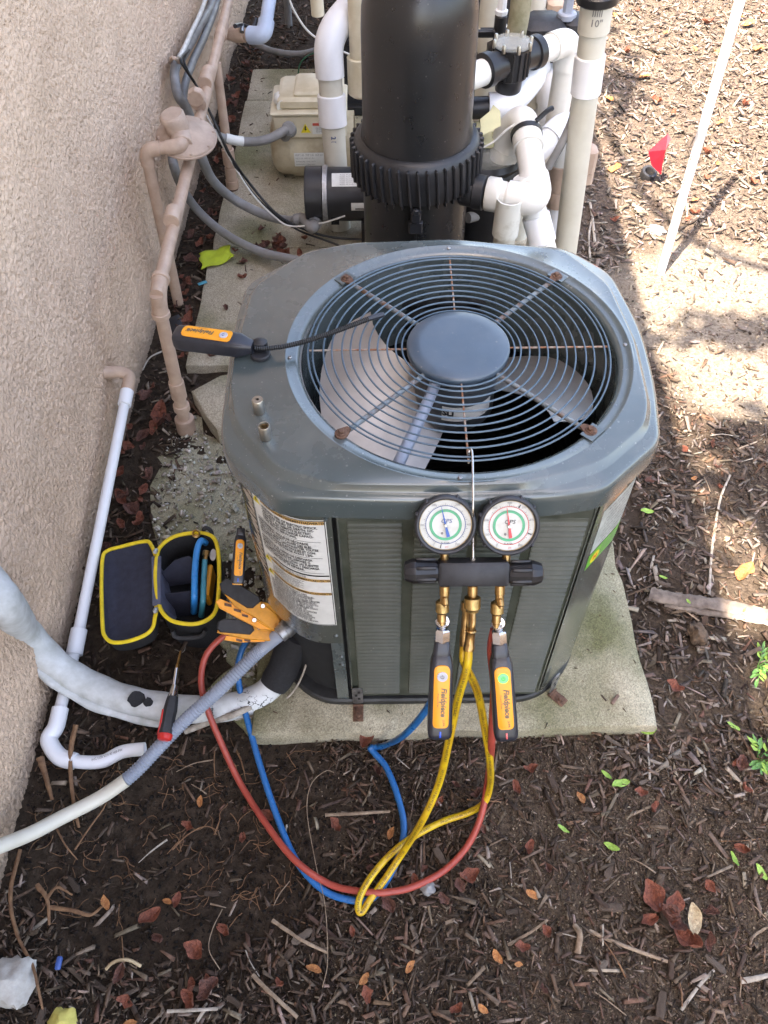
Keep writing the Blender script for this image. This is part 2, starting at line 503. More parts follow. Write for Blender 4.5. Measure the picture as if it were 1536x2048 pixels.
def tinted(name, rough):
    """material that takes its colour from a per-piece colour attribute"""
    m = mat(name, (0.5, 0.5, 0.5), rough, 0, 0.2, 90, spec=0.25, bump=0.6, bscale=160, bdist=0.002)
    N, L, b = nodes_of(m)
    base = b.inputs['Base Color'].links[0].from_socket
    at = N.new('ShaderNodeAttribute')
    at.attribute_name = 'tint'
    mx = N.new('ShaderNodeMix')
    mx.data_type = 'RGBA'
    mx.blend_type = 'MULTIPLY'
    mx.inputs['Factor'].default_value = 1
    mul = N.new('ShaderNodeVectorMath')
    mul.operation = 'MULTIPLY'
    mul.inputs[1].default_value = (2, 2, 2)
    L.new(base, mul.inputs[0])
    L.new(at.outputs['Color'], mx.inputs['A'])
    L.new(mul.outputs[0], mx.inputs['B'])
    L.new(mx.outputs['Result'], b.inputs['Base Color'])


tinted('chip', 0.85)
tinted('grit', 0.85)


def object_random(name, cols, rough):
    m = mat(name, (0.5, 0.5, 0.5), rough, 0, 0.25, 60, spec=0.25, bump=0.6, bscale=160, bdist=0.002)
    N, L, b = nodes_of(m)
    base = b.inputs['Base Color'].links[0].from_socket
    oi = N.new('ShaderNodeObjectInfo')
    rp = N.new('ShaderNodeValToRGB')
    el = rp.color_ramp.elements
    el[0].color = (*cols[0], 1)
    el[1].color = (*cols[-1], 1)
    for i, c in enumerate(cols[1:-1]):
        e = el.new((i + 1) / (len(cols) - 1))
        e.color = (*c, 1)
    L.new(oi.outputs['Random'], rp.inputs[0])
    mx = N.new('ShaderNodeMix')
    mx.data_type = 'RGBA'
    mx.blend_type = 'MULTIPLY'
    mx.inputs['Factor'].default_value = 1
    mul = N.new('ShaderNodeVectorMath')
    mul.operation = 'MULTIPLY'
    mul.inputs[1].default_value = (2, 2, 2)
    L.new(base, mul.inputs[0])
    L.new(rp.outputs[0], mx.inputs['A'])
    L.new(mul.outputs[0], mx.inputs['B'])
    L.new(mx.outputs['Result'], b.inputs['Base Color'])


object_random('bark_chip', [(0.045, 0.031, 0.022), (0.11, 0.08, 0.06), (0.06, 0.042, 0.031), (0.16, 0.125, 0.098), (0.085, 0.054, 0.038)], 0.85)


def peeling():
    """white paint over black foam, cracked and flaked"""
    m = mat('peeling_paint', lin((204, 207, 208)), 0.65, 0, 0.04, 22, col2=lin((166, 168, 164)), bump=0.3, bscale=60, bdist=0.002)
    N, L, b = nodes_of(m)
    base = b.inputs['Base Color'].links[0].from_socket
    gp = N.new('ShaderNodeNewGeometry')
    vo = N.new('ShaderNodeTexVoronoi')
    vo.feature = 'DISTANCE_TO_EDGE'
    vo.inputs['Scale'].default_value = 58
    nd = N.new('ShaderNodeTexNoise')
    nd.inputs['Scale'].default_value = 60
    mixv = N.new('ShaderNodeVectorMath')
    mixv.operation = 'MULTIPLY_ADD'
    mixv.inputs[1].default_value = (0.012, 0.012, 0.012)
    L.new(nd.outputs['Color'], mixv.inputs[0])
    L.new(gp.outputs['Position'], mixv.inputs[2])
    L.new(mixv.outputs[0], vo.inputs['Vector'])
    lt = N.new('ShaderNodeMath')
    lt.operation = 'LESS_THAN'
    L.new(vo.outputs['Distance'], lt.inputs[0])
    # flaking grows towards the condenser end
    sx = N.new('ShaderNodeSeparateXYZ')
    L.new(gp.outputs['Position'], sx.inputs[0])
    mr = N.new('ShaderNodeMapRange')
    mr.inputs['From Min'].default_value = -0.52
    mr.inputs['From Max'].default_value = -0.22
    mr.inputs['To Min'].default_value = -0.35
    mr.inputs['To Max'].default_value = 0.10
    L.new(sx.outputs[0], mr.inputs[0])
    nz = N.new('ShaderNodeTexNoise')
    nz.inputs['Scale'].default_value = 28
    nz.inputs['Detail'].default_value = 4
    L.new(gp.outputs['Position'], nz.inputs['Vector'])
    ad = N.new('ShaderNodeMath')
    ad.operation = 'ADD'
    L.new(nz.outputs[0], ad.inputs[0])
    L.new(mr.outputs[0], ad.inputs[1])
    mr2 = N.new('ShaderNodeMapRange')
    mr2.inputs['From Min'].default_value = 0.48
    mr2.inputs['From Max'].default_value = 0.75
    mr2.inputs['To Min'].default_value = 0.0
    mr2.inputs['To Max'].default_value = 0.085
    L.new(ad.outputs[0], mr2.inputs[0])
    L.new(mr2.outputs[0], lt.inputs[1])
    mx = N.new('ShaderNodeMix')
    mx.data_type = 'RGBA'
    L.new(lt.outputs[0], mx.inputs['Factor'])
    L.new(base, mx.inputs['A'])
    mx.inputs['B'].default_value = (0.012, 0.013, 0.016, 1)
    L.new(mx.outputs['Result'], b.inputs['Base Color'])


peeling()


# ------------------------------------------------------------------ geometry helpers: a shape is (verts, faces)
def V(p):
    return Vector(p)


def join(*gs):
    v, f = [], []
    for g in gs:
        o = len(v)
        v += list(g[0])
        f += [tuple(i + o for i in q) for q in g[1]]
    return v, f


def xf(g, M):
    return [tuple(M @ V(p)) for p in g[0]], g[1]


def mv(g, d):
    return [(p[0] + d[0], p[1] + d[1], p[2] + d[2]) for p in g[0]], g[1]


def box(c, s, bev=0.0):
    """box with chamfered edges"""
    x, y, z = [k / 2 for k in s]
    b = min(bev, x * 0.9, y * 0.9, z * 0.9)
    if b <= 0:
        v = [(c[0] + i * x, c[1] + j * y, c[2] + k * z) for k in (-1, 1) for j in (-1, 1) for i in (-1, 1)]
        return v, [(0, 2, 3, 1), (4, 5, 7, 6), (0, 1, 5, 4), (2, 6, 7, 3), (0, 4, 6, 2), (1, 3, 7, 5)]
    out = [(-x + b, -y), (x - b, -y), (x, -y + b), (x, y - b), (x - b, y), (-x + b, y), (-x, y - b), (-x, -y + b)]
    inn = [(math.copysign(max(abs(p[0]) - b, 0), p[0]), math.copysign(max(abs(p[1]) - b, 0), p[1])) for p in out]
    rings = [[(p[0], p[1], -z) for p in inn], [(p[0], p[1], -z + b) for p in out], [(p[0], p[1], z - b) for p in out], [(p[0], p[1], z) for p in inn]]
    return mv(loft(rings, True, True), c)


def loft(rings, cap0=False, cap1=False, closed=True):
    n = len(rings[0])
    v = [tuple(p) for r in rings for p in r]
    f = []
    for i in range(len(rings) - 1):
        for j in range(n if closed else n - 1):
            k = (j + 1) % n
            f.append((i * n + j, i * n + k, (i + 1) * n + k, (i + 1) * n + j))
    if cap0:
        f.append(tuple(range(n))[::-1])
    if cap1:
        f.append(tuple((len(rings) - 1) * n + j for j in range(n)))
    return v, f


def frame(d):
    d = V(d).normalized()
    a = V((0, 0, 1)) if abs(d.z) < 0.9 else V((0, 1, 0))
    u = d.cross(a).normalized()
    return u, d.cross(u).normalized()


def ring(c, u, w, r, n, a0=0.0):
    return [tuple(V(c) + u * (r * math.cos(a0 + 2 * math.pi * k / n)) + w * (r * math.sin(a0 + 2 * math.pi * k / n))) for k in range(n)]


def turn(p0, p1, prof, n=20, cap=True, a0=0.0):
    """lathe along p0->p1; prof = [(distance from p0, radius)]"""
    p0, p1 = V(p0), V(p1)
    d = (p1 - p0).normalized()
    u, w = frame(d)
    return loft([ring(p0 + d * t, u, w, max(r, 1e-5), n, a0) for t, r in prof], cap, cap)


def cyl(p0, p1, r, n=18, bev=0.0, r1=None):
    l = (V(p1) - V(p0)).length
    r1 = r if r1 is None else r1
    if bev:
        return turn(p0, p1, [(0, r - bev), (bev, r), (l - bev, r1), (l, r1 - bev)], n)
    return turn(p0, p1, [(0, r), (l, r1)], n)


def smooth(pts, k=8):
    """Catmull-Rom through pts"""
    P = [V(p) for p in pts]
    P = [P[0] * 2 - P[1]] + P + [P[-1] * 2 - P[-2]]
    out = []
    for i in range(1, len(P) - 2):
        a, b, c, d = P[i - 1:i + 3]
        for j in range(k):
            t = j / k
            out.append(0.5 * ((2 * b) + (c - a) * t + (2 * a - 5 * b + 4 * c - d) * t * t + (3 * b - a - 3 * c + d) * t ** 3))
    out.append(P[-2])
    return out


def tube(pts, r, n=12, k=8, cap=True, rf=None, sm=True):
    """tube along a smoothed path; rf(t, length) may give the radius"""
    P = smooth(pts, k) if sm and len(pts) > 2 else [V(p) for p in pts]
    u = None
    rings = []
    L = [0]
    for a, b in zip(P, P[1:]):
        L.append(L[-1] + (b - a).length)
    for i, p in enumerate(P):
        d = (P[min(i + 1, len(P) - 1)] - P[max(i - 1, 0)]).normalized()
        if u is None:
            u, w = frame(d)
        else:
            u = (u - d * u.dot(d)).normalized()
            w = d.cross(u)
        rr = rf(i / (len(P) - 1), L[i]) if rf else r
        rings.append(ring(p, u, w, rr, n))
    return loft(rings, cap, cap)


def resample(pts, step):
    P = smooth(pts, 24)
    out = [P[0]]
    acc = 0
    for a, b in zip(P, P[1:]):
        l = (b - a).length
        while acc + l >= step:
            t = (step - acc) / l
            a = a.lerp(b, t)
            out.append(a)
            l = (b - a).length
            acc = 0
        acc += l
    return out


def corrugated(pts, r, pitch=0.006, amp=0.0012, n=14):
    P = resample(pts, pitch / 2)
    return tube(P, r, n, sm=False, rf=lambda t, l: r + (amp if int(round(l / (pitch / 2))) % 2 else -amp))


def disc(c, nrm, r, n=32, r0=0.0):
    u, w = frame(nrm)
    if r0:
        return loft([ring(c, u, w, r0, n), ring(c, u, w, r, n)])
    return ring(c, u, w, r, n), [tuple(range(n))]


def slab_poly(poly, z0, z1, bev=0.0):
    """prism from a 2-D outline"""
    if bev:
        cx = sum(p[0] for p in poly) / len(poly)
        cy = sum(p[1] for p in poly) / len(poly)
        def ins(p):
            d = V((cx - p[0], cy - p[1], 0))
            d = d.normalized() * bev * 1.3
            return (p[0] + d.x, p[1] + d.y)
        return loft([[(*p, z0) for p in poly], [(*p, z1 - bev) for p in poly], [(*ins(p), z1) for p in poly]], True, True)
    return loft([[(*p, z0) for p in poly], [(*p, z1) for p in poly]], True, True)


def extrude(poly3, nrm, t, bev=0.0):
    """solid of thickness t from a planar 3-D outline, centred on it"""
    nv = V(nrm).normalized()
    P = [V(p) for p in poly3]
    c = sum(P, V((0, 0, 0))) / len(P)
    if bev:
        ins = [p + (c - p).normalized() * bev for p in P]
        rs = [[p - nv * t / 2 for p in ins], [p - nv * (t / 2 - bev) for p in P], [p + nv * (t / 2 - bev) for p in P], [p + nv * t / 2 for p in ins]]
    else:
        rs = [[p - nv * t / 2 for p in P], [p + nv * t / 2 for p in P]]
    return loft(rs, True, True)


def rpoly(pts, rad, seg=6):
    """round the corners of a 2-D polygon"""
    out = []
    n = len(pts)
    for i in range(n):
        p, a, b = V((*pts[i], 0)), V((*pts[i - 1], 0)), V((*pts[(i + 1) % n], 0))
        r = rad[i] if isinstance(rad, (list, tuple)) else rad
        da, db = (a - p), (b - p)
        r = min(r, da.length * 0.45, db.length * 0.45)
        s, e = p + da.normalized() * r, p + db.normalized() * r
        for k in range(seg + 1):
            t = k / seg
            q = s * (1 - t) ** 2 + p * 2 * t * (1 - t) + e * t * t
            out.append((q.x, q.y))
    return out


def mesh(name, g, m, smooth_deg=40):
    me = bpy.data.meshes.new(name)
    me.from_pydata([tuple(p) for p in g[0]], [], [tuple(q) for q in g[1]])
    if isinstance(m, str):
        m = MATS[m]
    me.materials.append(m)
    me.validate()
    me.update()
    import bmesh
    bm = bmesh.new()
    bm.from_mesh(me)
    bmesh.ops.recalc_face_normals(bm, faces=bm.faces)
    bm.to_mesh(me)
    bm.free()
    if smooth_deg:
        me.shade_smooth()
        me.set_sharp_from_angle(angle=R(smooth_deg))
    return me


def put(name, me, parent=None, M=None):
    o = bpy.data.objects.new(name, me)
    COL.objects.link(o)
    if M is not None:
        o.matrix_world = M
    if parent is not None:
        o.parent = parent
        o.matrix_parent_inverse = ROOT[parent.name].inverted() if parent.parent is None else Matrix.Identity(4)
    else:
        ROOT[o.name] = Matrix.Identity(4)
    return o


ROOT = {}


def part(name, g, m, parent, sd=40, local=False):
    """a part; local=True keeps the shape in the parent's own frame"""
    o = put(name, mesh(name, g, m, sd), parent)
    if local:
        o.matrix_parent_inverse = Matrix.Identity(4)
    return o


def tag(o, label, cat, group=None):
    o['label'] = label
    o['category'] = cat
    if group:
        o['group'] = group
    return o


def thing(name, label, cat, loc=(0, 0, 0), group=None, M=None):
    o = bpy.data.objects.new(name, None)
    COL.objects.link(o)
    o.empty_display_size = 0.02
    mw = M if M is not None else Matrix.Translation(loc)
    o.matrix_world = mw
    ROOT[o.name] = mw.copy()
    return tag(o, label, cat, group)


def solo(name, g, m, label, cat, group=None, sd=40):
    """a thing that is one mesh, its origin moved to its own base"""
    P = np.array([tuple(p) for p in g[0]], float)
    c = (P[:, 0].mean(), P[:, 1].mean(), P[:, 2].min())
    g = (P - np.array(c)).tolist(), g[1]
    o = put(name, mesh(name, g, m, sd))
    o.location = c
    ROOT[o.name] = Matrix.Translation(c)
    return tag(o, label, cat, group)


def structure(name, g, m, sd=40, kind='structure'):
    o = put(name, mesh(name, g, m, sd))
    o['kind'] = kind
    return o


def lettering(txt, size, shear=0.0, width=1.0, bold=0.0, align='CENTER'):
    """flat text as a mesh shape in the XY plane, centred"""
    cu = bpy.data.curves.new('lettering', 'FONT')
    cu.body = txt
    cu.size = size
    cu.shear = shear
    cu.align_x = align
    cu.align_y = 'CENTER'
    cu.offset = bold
    cu.resolution_u = 2
    o = bpy.data.objects.new('lettering', cu)
    COL.objects.link(o)
    me = bpy.data.meshes.new_from_object(o)
    g = [(p.co.x * width, p.co.y, 0.0) for p in me.vertices], [tuple(q.vertices) for q in me.polygons]
    bpy.data.objects.remove(o)
    bpy.data.curves.remove(cu)
    bpy.data.meshes.remove(me)
    return g


def M3(o, x, y):
    """frame with origin o, x axis and approximate y axis"""
    x = V(x).normalized()
    z = x.cross(V(y)).normalized()
    y = z.cross(x)
    return Matrix(((x.x, y.x, z.x, o[0]), (x.y, y.y, z.y, o[1]), (x.z, y.z, z.z, o[2]), (0, 0, 0, 1)))


def run(parent, pts, r, m, fit=None, fr=1.16, bend=1.35, sock=1.0, n=20, pname='pipe', elbow=True):
    """rigid pipe through pts with a socketed elbow at each inner point; every piece its own part"""
    P = [V(p) for p in pts]
    fit = fit or m
    b = r * bend
    for i in range(len(P) - 1):
        d = (P[i + 1] - P[i]).normalized()
        a = P[i] + d * (b if i > 0 else 0)
        e = P[i + 1] - d * (b if i < len(P) - 2 else 0)
        part(pname, cyl(a, e, r, n), m, parent)
    if not elbow:
        return
    for i in range(1, len(P) - 1):
        d0 = (P[i] - P[i - 1]).normalized()
        d1 = (P[i + 1] - P[i]).normalized()
        s, e = P[i] - d0 * b, P[i] + d1 * b
        arc = [s - d0 * r * sock, s - d0 * r * 0.05]
        for k in range(9):
            t = k / 8
            arc.append(s * (1 - t) ** 2 + P[i] * 2 * t * (1 - t) + e * t * t)
        arc += [e + d1 * r * 0.05, e + d1 * r * sock]
        part('elbow', tube(arc, r * fr, n, sm=False), fit, parent)


def collar(parent, p, d, r, l, m, name='coupling', n=20):
    d = V(d).normalized()
    part(name, cyl(V(p) - d * l / 2, V(p) + d * l / 2, r, n, bev=r * 0.06), m, parent)


# ------------------------------------------------------------------ the ground and the slabs
def xw(y):
    """face of the house wall"""
    return -0.755 + 0.0265 * (y - 0.5)


def nz2(x, y):
    return (math.sin(x * 9.1 + 1.3 * math.sin(y * 5.3)) * math.sin(y * 8.3 + 1.7 * math.sin(x * 6.1)) * 0.5
            + math.sin(x * 23 + 2 * math.sin(y * 17)) * math.sin(y * 21 + 1.1) * 0.3 + math.sin(x * 61 + y * 13) * math.sin(y * 57 - x * 19) * 0.2)


def gh(x, y):
    h = 0.008 * nz2(x, y)
    d = ((x + 0.40) / 0.42) ** 2 + ((y - 0.47) / 0.30) ** 2
    h -= 0.030 * math.exp(-d * 1.2)                        # dug-out soil by the wall
    h += 0.028 * math.exp(-(((x - 0.93) / 0.16) ** 2 + ((y - 2.17) / 0.10) ** 2)) - 0.022 * math.exp(-(((x - 1.10) / 0.2) ** 2 + ((y - 2.10) / 0.14) ** 2))
    return h


gx = [-60, -20, -6, -2.2] + list(np.arange(-0.85, 2.3, 0.025)) + [2.6, 3.2, 4.5, 8, 20, 60]
gy = [-40, -12, -4, -1.2] + list(np.arange(-0.1, 5.2, 0.025)) + [5.6, 6.5, 8, 12, 25, 70]
gv = [(x, y, gh(x, y) if -0.9 < x < 2.4 and -0.2 < y < 5.3 else -0.002) for y in gy for x in gx]
nx = len(gx)
gf = [(j * nx + i, j * nx + i + 1, (j + 1) * nx + i + 1, (j + 1) * nx + i) for j in range(len(gy) - 1) for i in range(nx - 1)]
structure('ground', (gv, gf), 'soil', 180)


def wobble(poly, amp=0.004, step=0.05):
    """uneven cast-concrete outline"""
    out = []
    n = len(poly)
    for i in range(n):
        a, b = V((*poly[i], 0)), V((*poly[(i + 1) % n], 0))
        k = max(1, int((b - a).length / step))
        for j in range(k):
            p = a.lerp(b, j / k)
            out.append((p.x + random.uniform(-amp, amp), p.y + random.uniform(-amp, amp)))
    return out


PAD = [(-0.285, 0.676), (0.566, 0.684), (0.545, 1.45), (-0.275, 1.46)]
tag(structure('condenser_pad', slab_poly(wobble(PAD), -0.06, 0.045, 0.004), 'pad_concrete', 50), 'square grey concrete pad under the condenser, mossy along its front edge', 'pad')
del bpy.data.objects['condenser_pad']['kind']
CORNER = [(-0.545, 1.685), (-0.455, 1.535), (-0.16, 1.62), (-0.22, 1.80), (-0.47, 1.745)]
tag(structure('concrete_block', slab_poly(wobble(CORNER, 0.003), -0.05, 0.062, 0.004), 'slab_concrete', 50), 'pale concrete block corner showing beside the foot of the gas pipe', 'concrete block')
del bpy.data.objects['concrete_block']['kind']
# pool equipment slab, poured in bays
BAYS = [[(-0.585, 1.82), (0.62, 1.80), (0.62, 2.40), (-0.578, 2.40)], [(-0.577, 2.405), (0.62, 2.405), (0.62, 3.10), (-0.565, 3.10)],
        [(-0.564, 3.106), (0.60, 3.106), (0.60, 3.42), (-0.56, 3.42)], [(-0.558, 3.426), (0.60, 3.426), (0.60, 3.70), (-0.553, 3.70)]]
for b in BAYS:
    structure('pavement_slab', slab_poly(wobble(b, 0.003), -0.05, 0.030, 0.004), 'slab_concrete', 50)
OLD = [(-0.60, 1.22), (-0.46, 0.98), (-0.30, 0.80), (-0.275, 1.48), (-0.45, 1.52), (-0.585, 1.70), (-0.61, 1.45)]
structure('old_slab', slab_poly(wobble(OLD, 0.02, 0.04), -0.05, 0.0025, 0.003), 'old_concrete', 50)
OLD2 = [(-0.40, 0.80), (-0.29, 0.68), (-0.287, 0.80), (-0.30, 0.90)]
structure('old_slab', slab_poly(wobble(OLD2, 0.006, 0.04), -0.05, 0.004, 0.003), 'old_concrete', 50)

# ------------------------------------------------------------------ the house
house = thing('house', 'tan stucco house wall running along the mulch bed beside the pipes', 'house', (xw(3), 3, 0))
wy0, wy1 = -3.2, 9.0
def wall_box(off):
    return loft([[(xw(wy0) + off, wy0, z), (xw(wy1) + off, wy1, z), (xw(wy1) - 0.25, wy1, z), (xw(wy0) - 0.25, wy0, z)] for z in (-0.25, 2.7)], True, True)


part('wall', wall_box(-0.009), 'stucco', house)
# knocked-down stucco coat: real relief on the stretch one can see
sy0, sy1, sz0, sz1, st_ = -0.25, 4.95, -0.20, 1.75, 0.0042
ny, nzv = int((sy1 - sy0) / st_), int((sz1 - sz0) / st_)
wn_ = RNG.normal(0, 1, (nzv, ny))
fy_, fz_ = np.meshgrid(np.fft.fftfreq(ny, st_), np.fft.fftfreq(nzv, st_))
fa, fb = fy_ * 0.86 + fz_ * 0.5, -fy_ * 0.5 + fz_ * 0.86


def band(src, fa_, fb_, f0, w):
    k = np.sqrt(fa_ ** 2 + fb_ ** 2)
    g = np.fft.ifft2(np.fft.fft2(src) * np.exp(-((k - f0) / w) ** 2)).real
    return g / g.std()


hs_ = band(wn_, fa * 0.85, fb * 1.1, 48, 34) + 0.8 * band(RNG.normal(0, 1, (nzv, ny)), fa * 0.85, fb * 1.1, 84, 30)
hs_ = hs_ / hs_.std()
hf_ = band(RNG.normal(0, 1, (nzv, ny)), fa, fb, 112, 18)
hl_ = band(RNG.normal(0, 1, (nzv, ny)), fa, fb, 3, 4)
ht_ = 0.0020 * np.clip(hs_ + 0.35 * hl_, -2.4, 0.7) + 0.0006 * hf_ + 0.0012 * hl_
ht_[0, :] = ht_[-1, :] = -0.012
ht_[:, 0] = ht_[:, -1] = -0.012
yy, zz = np.meshgrid(sy0 + np.arange(ny) * st_, sz0 + np.arange(nzv) * st_)
xx = -0.755 + 0.0265 * (yy - 0.5) + ht_
sv = np.stack([xx, yy, zz], -1).reshape(-1, 3)
ii = (np.arange(nzv - 1)[:, None] * ny + np.arange(ny - 1)[None]).reshape(-1)
sf = np.stack([ii, ii + 1, ii + ny + 1, ii + ny], -1)
me = bpy.data.meshes.new('stucco_coat')
me.vertices.add(len(sv))
me.vertices.foreach_set('co', sv.reshape(-1))
me.loops.add(len(sf) * 4)
me.loops.foreach_set('vertex_index', sf.reshape(-1))
me.polygons.add(len(sf))
me.polygons.foreach_set('loop_start', np.arange(len(sf)) * 4)
me.polygons.foreach_set('loop_total', np.full(len(sf), 4))
me.update()
me.shade_smooth()
me.materials.append(MATS['stucco'])
put('stucco_coat', me, house)
OV = 0.525
soff = loft([[(xw(wy0) + OV, wy0 - 0.3, z), (xw(wy1) + OV, wy1 + 0.3, z), (xw(wy1) - 0.3, wy1 + 0.3, z), (xw(wy0) - 0.3, wy0 - 0.3, z)] for z in (2.705, 2.74)], True, True)
part('soffit', soff, 'soffit', house)
fas = loft([[(xw(wy0) + OV + 0.025, wy0 - 0.3, z), (xw(wy1) + OV + 0.025, wy1 + 0.3, z), (xw(wy1) + OV + 0.003, wy1 + 0.3, z), (xw(wy0) + OV + 0.003, wy0 - 0.3, z)] for z in (2.69, 2.86)], True, True)
part('fascia', fas, 'soffit', house)
rf = [(xw(wy0) + OV + 0.06, wy0 - 0.32, 2.862), (xw(wy1) + OV + 0.06, wy1 + 0.32, 2.862), (xw(wy1) - 4.0, wy1 + 0.32, 4.3), (xw(wy0) - 4.0, wy0 - 0.32, 4.3)]
part('roof', loft([[(p[0], p[1], p[2] + d) for p in rf] for d in (0, 0.05)], True, True), 'roof_tile', house)

# ------------------------------------------------------------------ condenser
CX, CY = 0.1214, 1.0216                     # fan centre
BODY = [(-0.150, 0.743), (0.318, 0.743), (0.406, 0.838), (0.427, 1.09), (0.404, 1.235), (0.337, 1.312), (-0.14, 1.300), (-0.234, 1.215), (-0.243, 1.09), (-0.240, 0.878), (-0.232, 0.832)]
BRAD = [0.045, 0.025, 0.03, 0.08, 0.04, 0.04, 0.04, 0.04, 0.08, 0.04, 0.04]


def grow(poly, d):
    n = len(poly)
    out = []
    for i in range(n):
        a, p, b = [V((*poly[k % n], 0)) for k in (i - 1, i, i + 1)]
        n0 = V(((p - a).y, -(p - a).x, 0)).normalized()
        n1 = V(((b - p).y, -(b - p).x, 0)).normalized()
        m = (n0 + n1).normalized()
        q = p + m * (d / max(0.3, m.dot(n0)))
        out.append((q.x, q.y))
    return out


def radial(poly, c=(CX, CY), n=256):
    """sample an outline by angle round c"""
    P = [V((*p, 0)) for p in poly]
    C = V((*c, 0))
    out = []
    for k in range(n):
        a = 2 * math.pi * k / n
        d = V((math.cos(a), math.sin(a), 0))
        best = None
        for i in range(len(P)):
            p, q = P[i] - C, P[(i + 1) % len(P)] - C
            e = q - p
            den = d.x * e.y - d.y * e.x
            if abs(den) < 1e-12:
                continue
            t = (p.x * e.y - p.y * e.x) / den
            s = (p.x * d.y - p.y * d.x) / den
            if t > 0 and -1e-9 <= s <= 1 + 1e-9 and (best is None or t > best):
                best = t
        out.append((C.x + d.x * best, C.y + d.y * best))
    return out


ac = thing('condenser', 'grey-green air conditioner condenser with round wire fan grille on top', 'condenser', (CX, CY, 0.045))
OUT = [(-0.160, 0.735), (-0.02, 0.7255), (0.116, 0.7225), (0.25, 0.7285), (0.320, 0.741), (0.419, 0.834), (0.436, 0.95), (0.441, 1.09), (0.416, 1.243), (0.341, 1.325), (0.132, 1.346), (-0.036, 1.337), (-0.150, 1.312), (-0.247, 1.225), (-0.258, 1.09), (-0.254, 0.878), (-0.243, 0.822)]
ORAD = [0.022, 0.07, 0.07, 0.06, 0.022, 0.022, 0.06, 0.07, 0.03, 0.03, 0.08, 0.08, 0.03, 0.03, 0.06, 0.025, 0.022]
PLAT = [(-0.154, 0.771), (-0.073, 0.742), (0.053, 0.728), (0.179, 0.735), (0.266, 0.759), (0.317, 0.781), (0.391, 0.85), (0.406, 0.9), (0.412, 1.044), (0.395, 1.19), (0.33, 1.29), (0.13, 1.325), (-0.05, 1.318), (-0.14, 1.292), (-0.227, 1.191), (-0.246, 0.964), (-0.222, 0.86)]
rings = []
prev = None
for src, d, z in ((OUT, -0.006, 0.7215), (OUT, 0.0, 0.7235), (OUT, 0.0005, 0.756), (OUT, -0.0010, 0.7640), (OUT, -0.0045, 0.7695), (OUT, -0.010, 0.7718), (PLAT, 0.0100, 0.7728), (PLAT, 0.0080, 0.7738), (PLAT, 0.0010, 0.7862), (PLAT, -0.0010, 0.7878), (PLAT, -0.0045, 0.7884)):
    o = radial(rpoly(grow(src, d), ORAD if src is OUT else 0.022, 8))
    if z > 0.76 and prev:
        q = []
        for p, pr in zip(o, prev):
            r0, r1 = math.hypot(p[0] - CX, p[1] - CY), math.hypot(pr[0] - CX, pr[1] - CY) - 0.0012
            k = min(r0, r1) / r0
            q.append((CX + (p[0] - CX) * k, CY + (p[1] - CY) * k))
        o = q
    prev = o
    rings.append([(p[0], p[1], z) for p in o])
NR = 256
def cring(r, z):
    return [(CX + r * math.cos(2 * math.pi * k / NR), CY + r * math.sin(2 * math.pi * k / NR), z) for k in range(NR)]
for i, (rr, z) in enumerate(((0.2840, 0.7890), (0.2818, 0.7900), (0.2800, 0.7902), (0.2785, 0.7888), (0.2660, 0.7876), (0.2640, 0.7868), (0.2600, 0.7850), (0.2570, 0.7800), (0.2555, 0.7720), (0.2550, 0.735))):
    if i == 0:
        base = rings[-1]
        c0 = cring(rr, z)
        c0 = [(q if math.hypot(q[0] - CX, q[1] - CY) < math.hypot(b[0] - CX, b[1] - CY) - 0.002 else (CX + (b[0] - CX) * 0.993, CY + (b[1] - CY) * 0.993, 0.7888)) for q, b in zip(c0, base)]
        rings.append(c0)
    else:
        rings.append(cring(rr, z))
cover = part('top_cover', loft(rings), 'cabinet', ac, 55)
# dents / screws on the fan ring
for a in (0.02, 1.57, 3.20, 4.66):
    p = (CX + 0.273 * math.cos(a), CY + 0.273 * math.sin(a))
    part('screw', turn((*p, 0.786), (*p, 0.80), [(0, 0.0035), (0.004, 0.0035), (0.0052, 0.002)], 10), 'galv', cover)

# grille: rings, thin rusty spokes, four rods with tabs and bolts
grille = part('hub_cap', turn((CX, CY, 0.786), (CX, CY, 0.81), [(0, 0.0835), (0.009, 0.0838), (0.0120, 0.0828), (0.0134, 0.0805), (0.0140, 0.06), (0.0142, 0.03), (0.0143, 0.0)], 64), 'hub', ac, 60)
def torus(c, rad, r, n=96, k=6):
    pts = [(c[0] + rad * math.cos(2 * math.pi * i / n), c[1] + rad * math.sin(2 * math.pi * i / n), c[2]) for i in range(n)]
    rs = []
    for i, p in enumerate(pts):
        a = 2 * math.pi * i / n
        u, w = V((math.cos(a), math.sin(a), 0)), V((0, 0, 1))
        rs.append(ring(p, u, w, r, k))
    rs.append(rs[0])
    return loft(rs)
RR = [0.0914, 0.1016, 0.1155, 0.131, 0.145, 0.160, 0.175, 0.189, 0.2055, 0.219, 0.2365, 0.2440]
for rr in RR:
    part('grille_ring', torus((CX, CY, 0.7925 + random.uniform(-0.0004, 0.0004)), rr, 0.00155), 'wire_paint', ac)
for a in (0.0, 90, 180.3, 270):
    d = V((math.cos(R(a)), math.sin(R(a)), 0))
    part('thin_spoke', cyl(V((CX, CY, 0.7898)) + d * 0.080, V((CX, CY, 0.7898)) + d * 0.246, 0.00165, 8), 'wire_rusty', ac)
